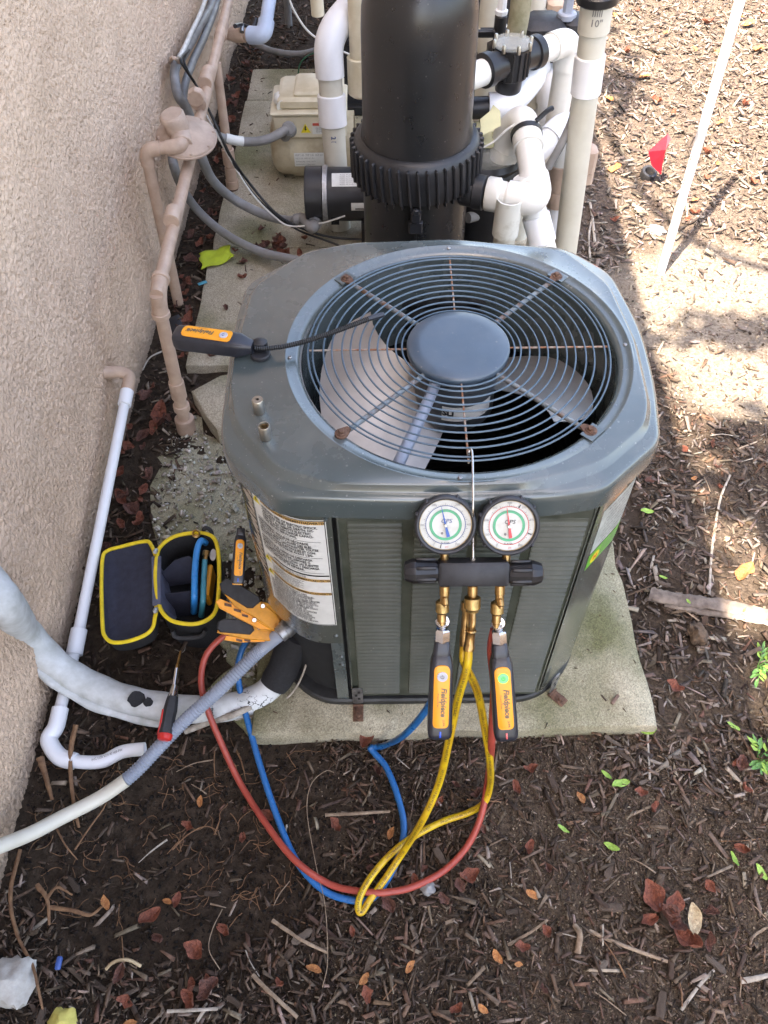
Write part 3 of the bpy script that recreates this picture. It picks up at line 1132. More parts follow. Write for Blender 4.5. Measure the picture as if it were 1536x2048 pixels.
for i, a in enumerate((45, 135, 225, 315)):
    d = V((math.cos(R(a)), math.sin(R(a)), 0))
    w = V((-d.y, d.x, 0))
    o = V((CX, CY, 0.7862))
    rod = part('grille_rod', cyl(o + d * 0.078, o + d * 0.252, 0.0042, 10), 'rod_rusty', ac)
    e = o + d * 0.262
    tabp = [tuple(o + d * 0.246 + w * 0.0042)] + [tuple(e + d * (0.0105 * math.cos(t)) + w * (0.0105 * math.sin(t))) for t in np.linspace(R(100), R(-100), 12)] + [tuple(o + d * 0.246 - w * 0.0042)]
    tab = [(p[0], p[1], 0.7895) for p in tabp]
    tp = part('tab', extrude(tab, (0, 0, 1), 0.004, 0.0008), 'rust', rod)
    part('bolt', join(cyl((e.x, e.y, 0.790), (e.x, e.y, 0.7935), 0.0075, 18, 0.0006), turn((e.x, e.y, 0.7935), (e.x, e.y, 0.80), [(0, 0.0048), (0.0035, 0.0048), (0.0042, 0.004)], 6)), 'rust', rod)
    if i in (0, 1, 3):
        q = o + d * 0.271
        part('plate', extrude([tuple(V((q.x, q.y, 0.7892)) + d * a1 + w * b1) for a1, b1 in ((-0.016, -0.016), (0.006, -0.016), (0.006, 0.016), (-0.016, 0.016))], (0, 0, 1), 0.002, 0.0005), 'cabinet', cover)

# fan, motor, wiring, dark inside
def blade(a0, a1):
    vs, na, nr = [], 16, 7
    for i in range(na + 1):
        t = i / na
        for j in range(nr + 1):
            s = j / nr
            lead = R(a0) - 0.35 * s * s + 0.1
            trail = R(a1) - 0.10 * s
            a = lead * (1 - t) + trail * t
            rmax = 0.232 - 0.05 * max(0, t - 0.72) / 0.28 - 0.035 * max(0, 0.15 - t) / 0.15
            r = 0.055 + (rmax - 0.055) * s
            z = 0.685 - (0.070 + 0.075 * s) * (t - 0.5)
            vs.append((CX + r * math.cos(a), CY + r * math.sin(a), z))
    n = nr + 1
    fs = [(i * n + j, i * n + j + 1, (i + 1) * n + j + 1, (i + 1) * n + j) for i in range(na) for j in range(nr)]
    o = len(vs)
    vs2 = vs + [(p[0], p[1], p[2] - 0.0015) for p in vs]
    fs2 = fs + [tuple(k + o for k in f[::-1]) for f in fs]
    edge = [(i, i + n) for i in range(0, na * n, n)]
    for i in range(na):
        fs2.append((i * n, (i + 1) * n, (i + 1) * n + o, i * n + o))
        fs2.append((i * n + nr, (i + 1) * n + nr, (i + 1) * n + nr + o, i * n + nr + o))
    return vs2, fs2
for a0 in (151, 331):
    part('fan_blade', blade(a0, a0 + 98), 'blade', ac, 60)
mot = part('fan_motor', turn((CX, CY, 0.784), (CX, CY, 0.60), [(0, 0.05), (0.01, 0.066), (0.022, 0.068), (0.115, 0.068), (0.125, 0.062), (0.128, 0.02), (0.17, 0.02)], 40), 'motor_grey', ac)
lab = []
for k in range(17):
    a = R(-112 + 76 * k / 16)
    lab.append([(CX + 0.0686 * math.cos(a), CY + 0.0686 * math.sin(a), z) for z in (0.722, 0.690)])
part('motor_label', loft(lab, closed=False), 'label_white', mot)
tg = lettering('SLI', 0.016, bold=0.0008)
part('motor_lettering', ([(CX + 0.0691 * math.cos(R(-103) + p[0] / 0.0686), CY + 0.0691 * math.sin(R(-103) + p[0] / 0.0686), 0.708 + p[1]) for p in tg[0]], tg[1]), 'ink', mot)
part('wire_sleeve', tube([(0.083, 0.962, 0.772), (0.070, 0.925, 0.768), (0.048, 0.868, 0.765), (0.020, 0.800, 0.760), (0.010, 0.786, 0.74)], 0.0095, 14), 'conduit_blue', ac)
part('shroud', loft([cring(0.2548, 0.7715), cring(0.2500, 0.70), cring(0.2490, 0.60)]), 'cabinet', ac, 60)
inner = radial(rpoly(grow(BODY, -0.045), 0.05, 6), n=96)
part('coil', loft([[(p[0], p[1], z + (0.0 if k % 2 else 0.0)) if k % 2 else (CX + (p[0] - CX) * 0.985, CY + (p[1] - CY) * 0.985, z) for p in inner] for k, z in enumerate(np.arange(0.09, 0.705, 0.0125))]), 'coil', ac, 20)
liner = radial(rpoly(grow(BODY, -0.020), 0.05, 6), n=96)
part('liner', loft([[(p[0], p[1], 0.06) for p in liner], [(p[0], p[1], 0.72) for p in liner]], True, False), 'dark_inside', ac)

# outline of the body by arc length, for the bent sheet-metal panels
BO = [V((*p, 0)) for p in rpoly(BODY, BRAD, 10)]
BO = BO[5:] + BO[:5]
BL = [0]
for a, b in zip(BO, BO[1:] + BO[:1]):
    BL.append(BL[-1] + (b - a).length)
BT = BL[-1]


def on(s, off=0.0):
    s %= BT
    i = min(len(BO) - 1, max(0, bisect.bisect_left(BL, s) - 1))
    a, b = BO[i], BO[(i + 1) % len(BO)]
    L = BL[i + 1] - BL[i]
    t = (s - BL[i]) / L if L else 0
    # averaged normal keeps bends smooth
    p0, p1 = BO[i - 1], BO[(i + 2) % len(BO)]
    d = ((b - p0).normalized() * (1 - t) + (p1 - a).normalized() * t).normalized()
    return a.lerp(b, t) + V((d.y, -d.x, 0)) * off


def s_of(x, y):
    best = min(range(0, int(BT * 2000)), key=lambda k: (on(k / 2000) - V((x, y, 0))).length)
    return best / 2000


def sheet(s0, s1, z0, z1, off=0.0, th=0.0015, step=0.008, lip=0.0):
    n = max(2, int(abs(s1 - s0) / step))
    rs = []
    for k in range(n + 1):
        s = s0 + (s1 - s0) * k / n
        a, b = on(s, off), on(s, off - th)
        rs.append([(a.x, a.y, z0), (a.x, a.y, z1), (b.x, b.y, z1), (b.x, b.y, z0)])
    return loft(rs, True, True)


S_L, S_R = s_of(-0.078, 0.743), s_of(0.324, 0.745)
S_RC = s_of(0.406, 0.845)
S_BR = s_of(0.407, 1.215)
S_LB = s_of(-0.242, 1.10)
fp = part('front_panel', sheet(S_L + 0.004, S_R - 0.003, 0.078, 0.7205, -0.002), 'louver_paint', ac)
for x0, x1 in ((-0.060, 0.027), (0.043, 0.130), (0.140, 0.216), (0.229, 0.309)):
    part('vent_shade', box(((x0 + x1) / 2, 0.7447, 0.396), (x1 - x0 - 0.004, 0.0006, 0.594)), 'panel_shade', fp)  # near-black sheet paints the shade in the gaps between slats
# raised surround of the front panel
part('panel_edge', join(sheet(S_L + 0.004, S_L + 0.007, 0.078, 0.7195, 0.0005, 0.0022), sheet(S_R - 0.006, S_R - 0.003, 0.078, 0.7195, 0.0005, 0.0022), sheet(S_L + 0.0072, S_R - 0.0062, 0.7165, 0.7195, 0.0005, 0.0022)), 'cabinet_side', fp)
COLS = [(-0.060, 0.027), (0.043, 0.130), (0.140, 0.216), (0.229, 0.309)]
for x0, x1 in COLS:
    prof = [(0.0, 0.0), (-0.0085, 0.0), (-0.0108, -0.0062), (-0.0098, -0.0074), (-0.0082, -0.0040), (-0.0055, -0.0018), (-0.0006, -0.0008)]
    w = x1 - x0
    rs = []
    for k, (t, sc) in enumerate(((0.0, 0.1), (0.02, 0.8), (0.05, 1.0), (0.95, 1.0), (0.98, 0.8), (1.0, 0.1))):
        rs.append([(w * t, 0.0008 + p[1] * sc, p[0]) for p in prof])
    me = mesh('louver', loft(rs, True, True), 'louver_paint', 30)
    for k in range(44):
        o = put('louver', me, fp)
        o.location = (x0, 0.7445, 0.694 - k * 0.01355)
# left corner (electrical) panel, with the return below it cut away
el = part('corner_panel', sheet(S_L - 0.30, S_L - 0.003, 0.315, 0.7205, 0.0012, 0.002), 'cabinet_side', ac)
part('panel_flange', sheet(S_L - 0.027, S_L - 0.0032, 0.070, 0.3145, 0.0008, 0.002), 'cabinet', ac)
part('side_panel', sheet(S_LB - BT if S_LB > S_L else S_LB, S_L - 0.303, 0.08, 0.7205, -0.001, 0.002), 'cabinet_side', ac)
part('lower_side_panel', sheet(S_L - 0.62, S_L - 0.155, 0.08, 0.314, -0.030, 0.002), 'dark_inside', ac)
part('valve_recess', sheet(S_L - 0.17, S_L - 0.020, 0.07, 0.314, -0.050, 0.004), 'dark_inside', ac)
part('corner_post', sheet(S_R + 0.002, S_RC, 0.072, 0.7205, 0.0008, 0.002), 'cabinet_side', ac)
part('side_panel', sheet(S_RC + 0.003, S_BR, 0.075, 0.7205, -0.001, 0.002), 'cabinet_side', ac)
part('back_panel', sheet(S_BR + 0.003, BT + S_LB - BT if S_LB > S_BR else BT + S_LB, 0.08, 0.7205, -0.002, 0.002), 'louver_paint', ac)
for s, z in ((S_L - 0.012, 0.705), (S_L - 0.016, 0.345), (S_L - 0.010, 0.262), (S_L - 0.010, 0.228)):
    p, q = on(s, 0.0005), on(s, 0.006)
    part('screw', turn((p.x, p.y, z), (q.x, q.y, z), [(0, 0.0045), (0.002, 0.0045), (0.0045, 0.003)], 8), 'cabinet', ac)
p, q = on(S_R + 0.075, 0.0), on(S_R + 0.075, 0.006)
part('screw', turn((p.x, p.y, 0.708), (q.x, q.y, 0.708), [(0, 0.0045), (0.002, 0.0045), (0.0045, 0.003)], 8), 'ink', ac)
# base pan
bp = rpoly(grow(BODY, 0.006), 0.06, 8)
part('base_pan', loft([[(*p, 0.0462) for p in rpoly(grow(BODY, 0.0), 0.06, 8)], [(*p, 0.052) for p in bp], [(*p, 0.066) for p in bp], [(*p, 0.0705) for p in rpoly(grow(BODY, 0.002), 0.06, 8)]], True, True), 'black_base', ac)


# ---- labels on the cabinet: strips that follow the bent sheet, lettering bent with them
def bent(g, s_mid, zc, off):
    out = []
    for p in g[0]:
        q = on(s_mid + p[0], off)
        out.append((q.x, q.y, zc + p[1]))
    return out, g[1]


def rect(x0, x1, y0, y1, n=1):
    v, f = [], []
    for k in range(n + 1):
        x = x0 + (x1 - x0) * k / n
        v += [(x, y0, 0), (x, y1, 0)]
    for k in range(n):
        f.append((2 * k, 2 * k + 2, 2 * k + 3, 2 * k + 1))
    return v, f


LB0, LB1 = S_L - 0.152, S_L - 0.012        # label span along the sheet
LZ0, LZ1 = 0.385, 0.702
LW, LH = LB1 - LB0, LZ1 - LZ0
lm = (LB0 + LB1) / 2
wl_ = part('warning_label', bent(rect(-LW / 2, LW / 2, -LH / 2, LH / 2, 24), lm, (LZ0 + LZ1) / 2, 0.0020), 'label_white', el, 80)
wl_['label'] = 'large white electrical warning label with black text'
zc = (LZ0 + LZ1) / 2
def lab_rect(u0, u1, v0, v1, m, off, name):
    """u across 0..1, v down 0..1"""
    g = rect(-LW / 2 + LW * u0, -LW / 2 + LW * u1, LH / 2 - LH * v1, LH / 2 - LH * v0, 24)
    part(name, bent(g, lm, zc, off), m, el, 80)
BRD = [(0.012, 0.988, 0.006, 0.010), (0.012, 0.988, 0.990, 0.994)]
for b in BRD:
    lab_rect(*b, 'ink', 0.0024, 'label_border')
lab_rect(0.010, 0.020, 0.006, 0.994, 'ink', 0.0024, 'label_border')
lab_rect(0.980, 0.990, 0.006, 0.994, 'ink', 0.0024, 'label_border')
def lab_text(txt, u, v, size, m='ink', width=1.0, bold=0.0):
    g = lettering(txt, size, width=width, bold=bold, align='LEFT')
    g = [(p[0] - LW / 2 + LW * u, p[1] + LH / 2 - LH * v, 0) for p in g[0]], g[1]
    g = [p if p[0] < LW / 2 * 0.965 else (LW / 2 * 0.965, p[1], 0) for p in g[0]], g[1]
    part('label_lettering', bent(g, lm, zc, 0.0028), m, el, 0)
def tri_sign(u, v, h):
    x, y = -LW / 2 + LW * u, LH / 2 - LH * v
    part('warning_triangle', bent(([(x - h * 0.55, y - h * 0.5, 0), (x + h * 0.55, y - h * 0.5, 0), (x, y + h * 0.55, 0)], [(0, 1, 2)]), lm, zc, 0.0026), 'label_yellow', el)
    part('warning_symbol', bent(([(x + a * h, y + b * h, 0) for a, b in ((-0.05, 0.28), (0.10, 0.28), (0.02, 0.02), (0.14, 0.02), (-0.08, -0.36), (-0.01, -0.08), (-0.14, -0.08))], [(0, 6, 5, 4, 3, 2, 1)]), lm, zc, 0.0030), 'ink', el)
HEAD = 'WARNING/AVERTISSEMENT/ADVERTENCIA'
for v0 in (0.012, 0.520, 0.650):
    lab_rect(0.16 if v0 < 0.1 else 0.12, 0.978, v0, v0 + 0.026, 'label_orange', 0.0024, 'label_bar')
    lab_text(HEAD, 0.17, v0 + 0.0135, 0.0082, bold=0.00022, width=0.80)
    tri_sign(0.085, v0 + 0.032, 0.017)
T1 = ['WARNING: RISK OF ELECTRIC SHOCK.', 'CAN CAUSE INJURY OR DEATH: DIS-', 'CONNECT ALL REMOTE ELECTRIC', 'SUPPLIES AND DISCHARGE CAPACI-', 'TORS BEFORE SERVICING.']
T2 = ['AVERTISSEMENT: RISQUE DE DÉCHARGE', 'ÉLECTRIQUE POUVANT CAUSER DES BLES-', 'SURES OU LA MORT: DÉCONNECTER TOUTES', 'LES ALIMENTATIONS ÉLECTRIQUES ET CON-', 'DENSATEURS DE DÉCHARGE AVANT L\'EN-']
T3 = ['ADVERTENCIA: EL RIESGO DE DESCARGA', 'ELÉCTRICA PUEDE CAUSAR LESIONES O', 'MUERTE: DESCONECTE TODAS LAS FUENTES', 'DE ALIMENTACIÓN ELÉCTRICA Y DESCARGA', 'CAPACITORES ANTES DE REPARAR.']
v = 0.062
for blk in (T1, T2, T3):
    for t in blk:
        lab_text(t, 0.17 if blk is T1 else 0.06, v, 0.0084, width=0.70 if blk is T1 else 0.66, bold=0.00022)
        v += 0.0245
    v += 0.012
    lab_rect(0.06, 0.92, v - 0.016, v - 0.0135, 'ink', 0.0024, 'label_line')
    v += 0.006
lab_rect(0.22, 0.975, 0.480, 0.492, 'ink', 0.0024, 'label_bar')
for k in range(2):
    lab_text('USE COPPER CONDUCTORS ONLY  UTILISER DES CONDUCTEURS', 0.10, 0.502 + k * 0.011, 0.0045, width=0.62)
small = 'service only by qualified personnel. this unit must be grounded in accordance with'
for k in range(8):
    lab_text(small[(k * 5) % 17:][:58 - (k * 7) % 13], 0.16, 0.556 + k * 0.0115, 0.0050, width=0.62)
T4 = ['WARNING: THIS PRODUCT CAN', 'EXPOSE YOU TO CHEMICALS INCLUD-', 'ING LEAD, WHICH ARE KNOWN TO', 'THE STATE OF CALIFORNIA TO CAUSE CANCER', 'AND BIRTH DEFECTS OR OTHER REPRODUC-', 'TIVE HARM. FOR MORE INFORMATION GO TO',
      'AVERTISSEMENT: CE PRODUIT PEUT VOUS', 'EXPOSER À DES PRODUITS CHIMIQUES DONT', 'LE PLOMB, CONNU DANS L\'ÉTAT DE', 'CALIFORNIE POUR PROVOQUER LE CANCER', 'ET DES MALFORMATIONS. POUR PLUS', 'ADVERTENCIA: ESTE PRODUCTO PUEDE', 'EXPONERLO A QUÍMICOS QUE INCLUYEN', 'PLOMO, CONOCIDO EN EL ESTADO DE', 'CALIFORNIA COMO CAUSANTE DE CÁNCER']
for k, t in enumerate(T4):
    lab_text(t, 0.15 if k < 3 else 0.06, 0.692 + k * 0.0195, 0.0070, width=0.70, bold=0.00015)
# torn paper beside it: ragged strips, and a second torn one lower down
def torn(s0, s1, z0, z1, nteeth, slant):
    v, f = [], []
    for k in range(nteeth):
        za = z1 + (z0 - z1) * k / nteeth
        zb = z1 + (z0 - z1) * (k + 0.45 + 0.45 * random.random()) / nteeth
        ss = s1 + slant * k / nteeth
        le = ss - (s1 - s0) * random.uniform(0.35, 1.0)
        o = len(v)
        mid = (ss + le) / 2
        v += [(ss, za, 0), (ss, zb, 0), (mid, zb + random.uniform(0, 0.006), 0), (le, za + random.uniform(0.004, 0.014), 0), (mid, za + random.uniform(0.006, 0.013), 0)]
        f.append((o, o + 1, o + 2, o + 3, o + 4))
    return [(p[0] - lm, p[1] - zc, 0) for p in v], f
part('torn_sticker', bent(torn(LB0 - 0.030, LB0 - 0.002, 0.47, 0.705, 16, 0.0), lm, zc, 0.0021), 'sticker_torn', el, 0)
part('torn_sticker', bent(torn(LB0 - 0.115, LB0 - 0.075, 0.66, 0.71, 5, -0.05), lm, zc, 0.0021), 'sticker_torn', el, 0)
part('torn_sticker', bent(torn(LB0 - 0.060, LB0 - 0.048, 0.44, 0.555, 9, 0.056), lm, zc, 0.0021), 'sticker_torn', el, 0)
# rating plate and green sticker on the right post
cp = bpy.data.objects['corner_post']
pm = (S_R + S_RC) / 2 + 0.004
pw = (S_RC - S_R) * 0.40
part('rating_plate', bent(rect(-pw, pw, -0.058, 0.058, 6), pm, 0.632, 0.0012), 'label_grey', cp, 80)
for k in range(9):
    part('plate_lettering', bent(lettering('MODEL NO. SERIAL VOLT PHASE HZ'[k:k + 20 + k % 4], 0.0085, width=0.72, bold=0.0001), pm, 0.680 - k * 0.0118, 0.0020), 'ink_fade', cp, 0)
part('green_sticker', bent(rect(-pw, pw, -0.022, 0.022, 6), pm, 0.548, 0.0012), 'label_green', cp, 80)
part('sticker_emblem', bent(disc((0, 0, 0), (0, 0, 1), 0.014, 16), pm - pw * 0.55, 0.546, 0.0018), 'label_yellow', cp)
part('sticker_lettering', bent(lettering('H', 0.016, bold=0.0008), pm - pw * 0.55, 0.546, 0.0024), 'ink_red', cp, 0)
for k in range(3):
    part('sticker_lettering', bent(lettering('HIGH EFFICIENCY', 0.0085, width=0.8, bold=0.0002), pm + pw * 0.25, 0.561 - k * 0.012, 0.0018), 'ink_fade', cp, 0)


# hold-down straps
def strap(px, py, ang, label):
    t = thing('hold_down_strap', label, 'bracket', (px, py, 0.045), 'hold-down straps')
    c, s = math.cos(ang), math.sin(ang)
    M = Matrix.Translation((px, py, 0)) @ Matrix.Rotation(ang, 4, 'Z')
    up = rpoly([(-0.011, 0.058), (0.011, 0.058), (0.011, 0.130), (-0.011, 0.130)], 0.009, 5)
    part('upright', xf(([(p[0], d, p[1]) for d in (0, -0.002) for p in up], [tuple(range(len(up)))[::-1], tuple(len(up) + k for k in range(len(up)))] + [(k, (k + 1) % len(up), len(up) + (k + 1) % len(up), len(up) + k) for k in range(len(up))]), M), 'galv', t)
    part('foot', xf(join(box((0, -0.018, 0.0485), (0.022, 0.040, 0.0025), 0.0008), box((0, -0.0045, 0.0530), (0.022, 0.0022, 0.010), 0.0)), M), 'rust', t)
    part('anchor_bolt', xf(join(cyl((0, -0.026, 0.050), (0, -0.026, 0.053), 0.0105, 16, 0.0006), turn((0, -0.026, 0.053), (0, -0.026, 0.06), [(0, 0.006), (0.004, 0.006), (0.005, 0.005)], 6)), M), 'rust', t)
    for z in (0.113, 0.098, 0.083):
        part('slot', xf(box((0.003 if z != 0.098 else -0.003, -0.0023, z), (0.005, 0.001, 0.008)), M), 'ink', t)
strap(-0.062, 0.738, 0.0, 'rusty hold-down strap with slots at the louvered panel foot near the conduit')
strap(0.352, 0.762, R(44), 'grey metal hold-down strap at the condenser corner nearest the driftwood')
def near(p, a, b):
    """foot of p on the line a-b"""
    a, d = V(a), (V(b) - V(a)).normalized()
    return a + d * (V(p) - a).dot(d)


# ------------------------------------------------------------------ gas line and regulator by the wall
gas = thing('gas_pipe', 'tan painted gas pipe run standing off the wall on a leg', 'pipe', (-0.56, 1.61, 0))
gr_ = 0.0165
g0, g1 = (-0.555, 1.587, 0.000), (-0.543, 1.615, 0.445)
g2 = (-0.535, 3.476, 0.488)
part('pipe', cyl(g0, g1, gr_), 'tan_pipe', gas)
part('pipe', cyl(g1, g2, gr_), 'tan_pipe', gas)
e0, e1 = V(g1) + (V(g0) - V(g1)).normalized() * 0.055, V(g1) + (V(g2) - V(g1)).normalized() * 0.06
arc = [e0 * (1 - t) ** 2 + V(g1) * 2 * t * (1 - t) + e1 * t * t for t in np.linspace(0, 1, 10)]
part('elbow', tube([e0 + (e0 - V(g1)) * 0.02] + arc, gr_ * 1.2, 20, sm=False), 'tan_pipe', gas)
collar(gas, e0, V(g0) - V(g1), gr_ * 1.38, 0.014, 'tan_pipe', 'collar')
collar(gas, e1, V(g2) - V(g1), gr_ * 1.38, 0.014, 'tan_pipe', 'collar')
dg = V(g0) - V(g1)
for t, k, l in ((0.66, 1.25, 0.055), (0.80, 1.34, 0.020), (0.95, 1.6, 0.055)):
    collar(gas, V(g1) + dg * t, dg, gr_ * k, l, 'tan_pipe')
collar(gas, V(g0) + V((0, 0, 0.006)), dg, gr_ * 1.5, 0.014, 'rust')
dr = V(g2) - V(g1)
for p, k, l in (((-0.541, 1.900, 0.474), 1.28, 0.050), ((-0.540, 2.453, 0.496), 1.4, 0.022), ((-0.540, 2.625, 0.489), 1.28, 0.080), ((-0.540, 3.008, 0.467), 1.28, 0.085)):
    collar(gas, p, dr, gr_ * k, l, 'tan_pipe')
nut = V((-0.540, 2.436, 0.523))
part('union_nut', turn(nut - dr.normalized() * 0.018, nut + dr, [(0, gr_ * 1.4), (0.003, gr_ * 1.55), (0.024, gr_ * 1.55), (0.027, gr_ * 1.4)], 8), 'tan_pipe', gas, 20)
# far drop leg off the tee
d0, d1 = (-0.532, 2.663, 0.463), (-0.543, 2.762, 0.030)
d0 = (d1[0] + 0.01, d1[1] + 0.02, d0[2])
drop = thing('gas_drop_pipe', 'tan painted pipe leg dropping to the slab behind the regulator', 'pipe', d1)
part('pipe', cyl(d0, d1, 0.0155), 'tan_pipe', drop)
dd = V(d1) - V(d0)
for t, k, l in ((0.72, 1.4, 0.055), (0.88, 1.3, 0.06), (0.95, 1.5, 0.03)):
    collar(drop, V(d0) + dd * t, dd, 0.0155 * k, l, 'tan_pipe')
collar(drop, V(d1) + V((0, 0, 0.006)), dd, 0.02, 0.012, 'rust')
# riser to the regulator
reg_c = V((-0.537, 2.200, 0.528))
ris = thing('gas_riser', 'tan painted gas riser climbing from the leaf gutter to the regulator', 'pipe', (-0.653, 2.127, 0.015))
r0, r1, r2, r3 = (-0.653, 2.127, 0.015), (-0.638, 2.130, 0.527), (-0.538, 2.135, 0.534), (-0.548, 2.200, 0.542)
run(ris, [r0, r1, r2, r3], 0.0165, 'tan_pipe', fr=1.2, bend=1.5)
reg = thing('gas_regulator', 'tan painted round gas regulator with a capped neck above the gas pipe', 'regulator', tuple(reg_c))
ax = V((0.12, -0.22, 1)).normalized()
part('diaphragm_case', turn(reg_c - ax * 0.03, reg_c + ax, [(0, 0.03), (0.006, 0.055), (0.014, 0.076), (0.020, 0.080), (0.029, 0.080), (0.0335, 0.076), (0.040, 0.052), (0.052, 0.038), (0.058, 0.0)], 40), 'tan_regulator', reg, 50)
part('flange', turn(reg_c - ax * 0.009, reg_c + ax, [(0, 0.082), (0.001, 0.0835), (0.005, 0.0835), (0.006, 0.082)], 40), 'tan_regulator', reg)
u, w = frame(ax)
for k in range(8):
    p = reg_c + u * 0.0745 * math.cos(k * math.pi / 4 + 0.3) + w * 0.0745 * math.sin(k * math.pi / 4 + 0.3)
    part('screw', turn(p - ax * 0.012, p + ax, [(0, 0.0045), (0.016, 0.0045), (0.018, 0.003)], 8), 'tan_regulator', reg)
nk = V((-0.560, 2.190, 0.589))
nb = nk - V((-0.012, -0.01, 0.085))
part('neck', turn(nb, nk, [(0, 0.030), (0.03, 0.030), (0.036, 0.033), (0.088, 0.033), (0.094, 0.029), (0.096, 0.0)], 28), 'tan_regulator', reg, 50)
part('cap', turn(nk + V((0, 0, -0.012)), nk + V((-0.012, -0.01, 0.1)), [(0, 0.0345), (0.013, 0.0345), (0.017, 0.031), (0.0175, 0.010), (0.0175, 0.0)], 14), 'tan_regulator', reg, 50)
part('inlet_socket', cyl((-0.541, 2.150, 0.529), (-0.550, 2.215, 0.542), 0.029, 20, 0.002), 'tan_regulator', reg)
part('outlet', cyl(reg_c - ax * 0.02, reg_c - ax * 0.06, 0.026, 20), 'rust', reg)

# ball valve and pale pipe at the far end of the wall
bv = thing('ball_valve', 'small tan ball valve with a lever where the pale blue pipe starts', 'valve', (-0.460, 3.052, 0.435))
b0, b1, b2 = (-0.535, 3.088, 0.425), (-0.400, 3.029, 0.441), (-0.375, 3.238, 0.538)
part('body', turn(b0, b1, [(0, 0.020), (0.018, 0.020), (0.02, 0.024), (0.045, 0.028), (0.072, 0.024), (0.075, 0.020), (0.10, 0.020), (0.102, 0.024), (0.125, 0.024)], 16), 'tan_pipe', bv)
part('stem', cyl(V((-0.475, 3.035, 0.452)), V((-0.475, 3.056, 0.466)), 0.008), 'galv', bv)
part('lever', tube([(-0.490, 2.998, 0.486), (-0.475, 3.056, 0.466), (-0.450, 3.125, 0.428), (-0.440, 3.170, 0.440)], 0.0075, 8), 'motor_black', bv)
bp_ = thing('pale_blue_pipe', 'pale blue-grey pipe rising from the ball valve by the far wall', 'pipe', b1)
run(bp_, [tuple(V(b0).lerp(V(b1), 0.85)), b1, b2], 0.023, 'pvc_blue', fr=1.25, bend=1.5)

# conduit bundle clamped along the wall
def cable(name, pts, r, m, label, cat='conduit', group=None, corr=False, n=12):
    g = corrugated(pts, r) if corr else tube(pts, r, n)
    return solo(name, g, m, label, cat, group)


cable('wall_conduit', [(-0.636, 3.676, 0.471), (-0.645, 3.504, 0.377), (-0.653, 3.221, 0.402), (-0.659, 2.976, 0.429), (-0.665, 2.780, 0.455)], 0.016, 'conduit', 'grey conduit highest on the wall, running away above the gas pipe')
cable('wall_conduit', [(-0.621, 3.685, 0.416), (-0.631, 3.482, 0.368), (-0.639, 3.184, 0.374), (-0.645, 2.946, 0.393), (-0.646, 2.744, 0.395), (-0.638, 2.669, 0.350)], 0.013, 'conduit', 'grey conduit strapped lowest in the bundle along the far wall')
cable('wall_conduit', [(-0.629, 3.560, 0.510), (-0.640, 3.326, 0.444), (-0.644, 2.982, 0.466), (-0.650, 2.777, 0.478)], 0.008, 'cable_white', 'thin pale cable lying on the wall conduits')
cable('wall_conduit', [(-0.655, 2.748, 0.476), (-0.652, 2.684, 0.471), (-0.639, 2.622, 0.438), (-0.624, 2.631, 0.394), (-0.609, 2.610, 0.347), (-0.571, 2.469, 0.340), (-0.553, 2.500, 0.220), (-0.496, 2.528, 0.130), (-0.395, 2.484, 0.100), (-0.315, 2.435, 0.110), (-0.284, 2.414, 0.125)], 0.0155, 'conduit', 'grey flexible conduit looping from the wall to the black pump motor')
cable('wall_conduit', [(-0.680, 2.557, 0.293), (-0.644, 2.406, 0.327), (-0.653, 2.473, 0.220), (-0.624, 2.503, 0.110), (-0.528, 2.423, 0.070), (-0.402, 2.322, 0.070), (-0.266, 2.254, 0.080), (-0.102, 2.164, 0.100)], 0.0145, 'conduit', 'grey flexible conduit sweeping from under the regulator to the condenser back')
cable('wall_conduit', [(-0.542, 2.546, 0.360), (-0.525, 2.603, 0.310), (-0.467, 2.629, 0.280), (-0.385, 2.637, 0.280), (-0.310, 2.668, 0.300)], 0.0145, 'conduit', 'grey flexible conduit with a paper tag going into the cream pump')
solo('cable_tag', tube([(-0.509, 2.615, 0.300), (-0.482, 2.621, 0.288), (-0.457, 2.629, 0.280)], 0.0155, 12), 'label_white', 'white printed tag wrapped round the cream pump conduit', 'tag')
stp = thing('conduit_strap', 'tan strap holding the conduits to the far wall', 'strap', (-0.691, 2.906, 0.416))
part('band', tube([(-0.691, 2.817, 0.450), (-0.647, 2.683, 0.523), (-0.641, 2.723, 0.497), (-0.650, 2.769, 0.456)], 0.006, 8), 'tan_pipe', stp)
cable('black_cable', [(-0.633, 2.823, 0.478), (-0.627, 2.703, 0.508), (-0.617, 2.702, 0.478), (-0.596, 2.727, 0.411), (-0.508, 2.453, 0.450), (-0.467, 2.419, 0.350), (-0.419, 2.423, 0.250), (-0.346, 2.388, 0.170), (-0.269, 2.379, 0.120), (-0.173, 2.384, 0.080), (-0.049, 2.394, 0.060)], 0.0042, 'cable_black', 'black cable sagging from the wall strap to behind the filter tank', 'cable', n=8)
cable('black_cable', [(-0.637, 2.889, 0.458), (-0.630, 2.760, 0.483), (-0.616, 2.740, 0.445), (-0.595, 2.748, 0.385), (-0.499, 2.441, 0.430), (-0.464, 2.420, 0.330), (-0.413, 2.407, 0.230), (-0.351, 2.396, 0.160), (-0.270, 2.375, 0.110), (-0.182, 2.376, 0.070), (-0.108, 2.353, 0.050)], 0.0035, 'cable_black', 'second thinner black cable twisted beside the sagging cable', 'cable', n=8)
cable('white_wire', [(-0.560, 2.537, 0.470), (-0.503, 2.431, 0.420), (-0.457, 2.417, 0.310), (-0.411, 2.391, 0.235), (-0.354, 2.382, 0.165), (-0.301, 2.373, 0.130), (-0.202, 2.370, 0.140), (-0.119, 2.364, 0.170)], 0.0028, 'cable_white', 'thin white wire hanging with the black cables by the pump', 'wire', n=8)
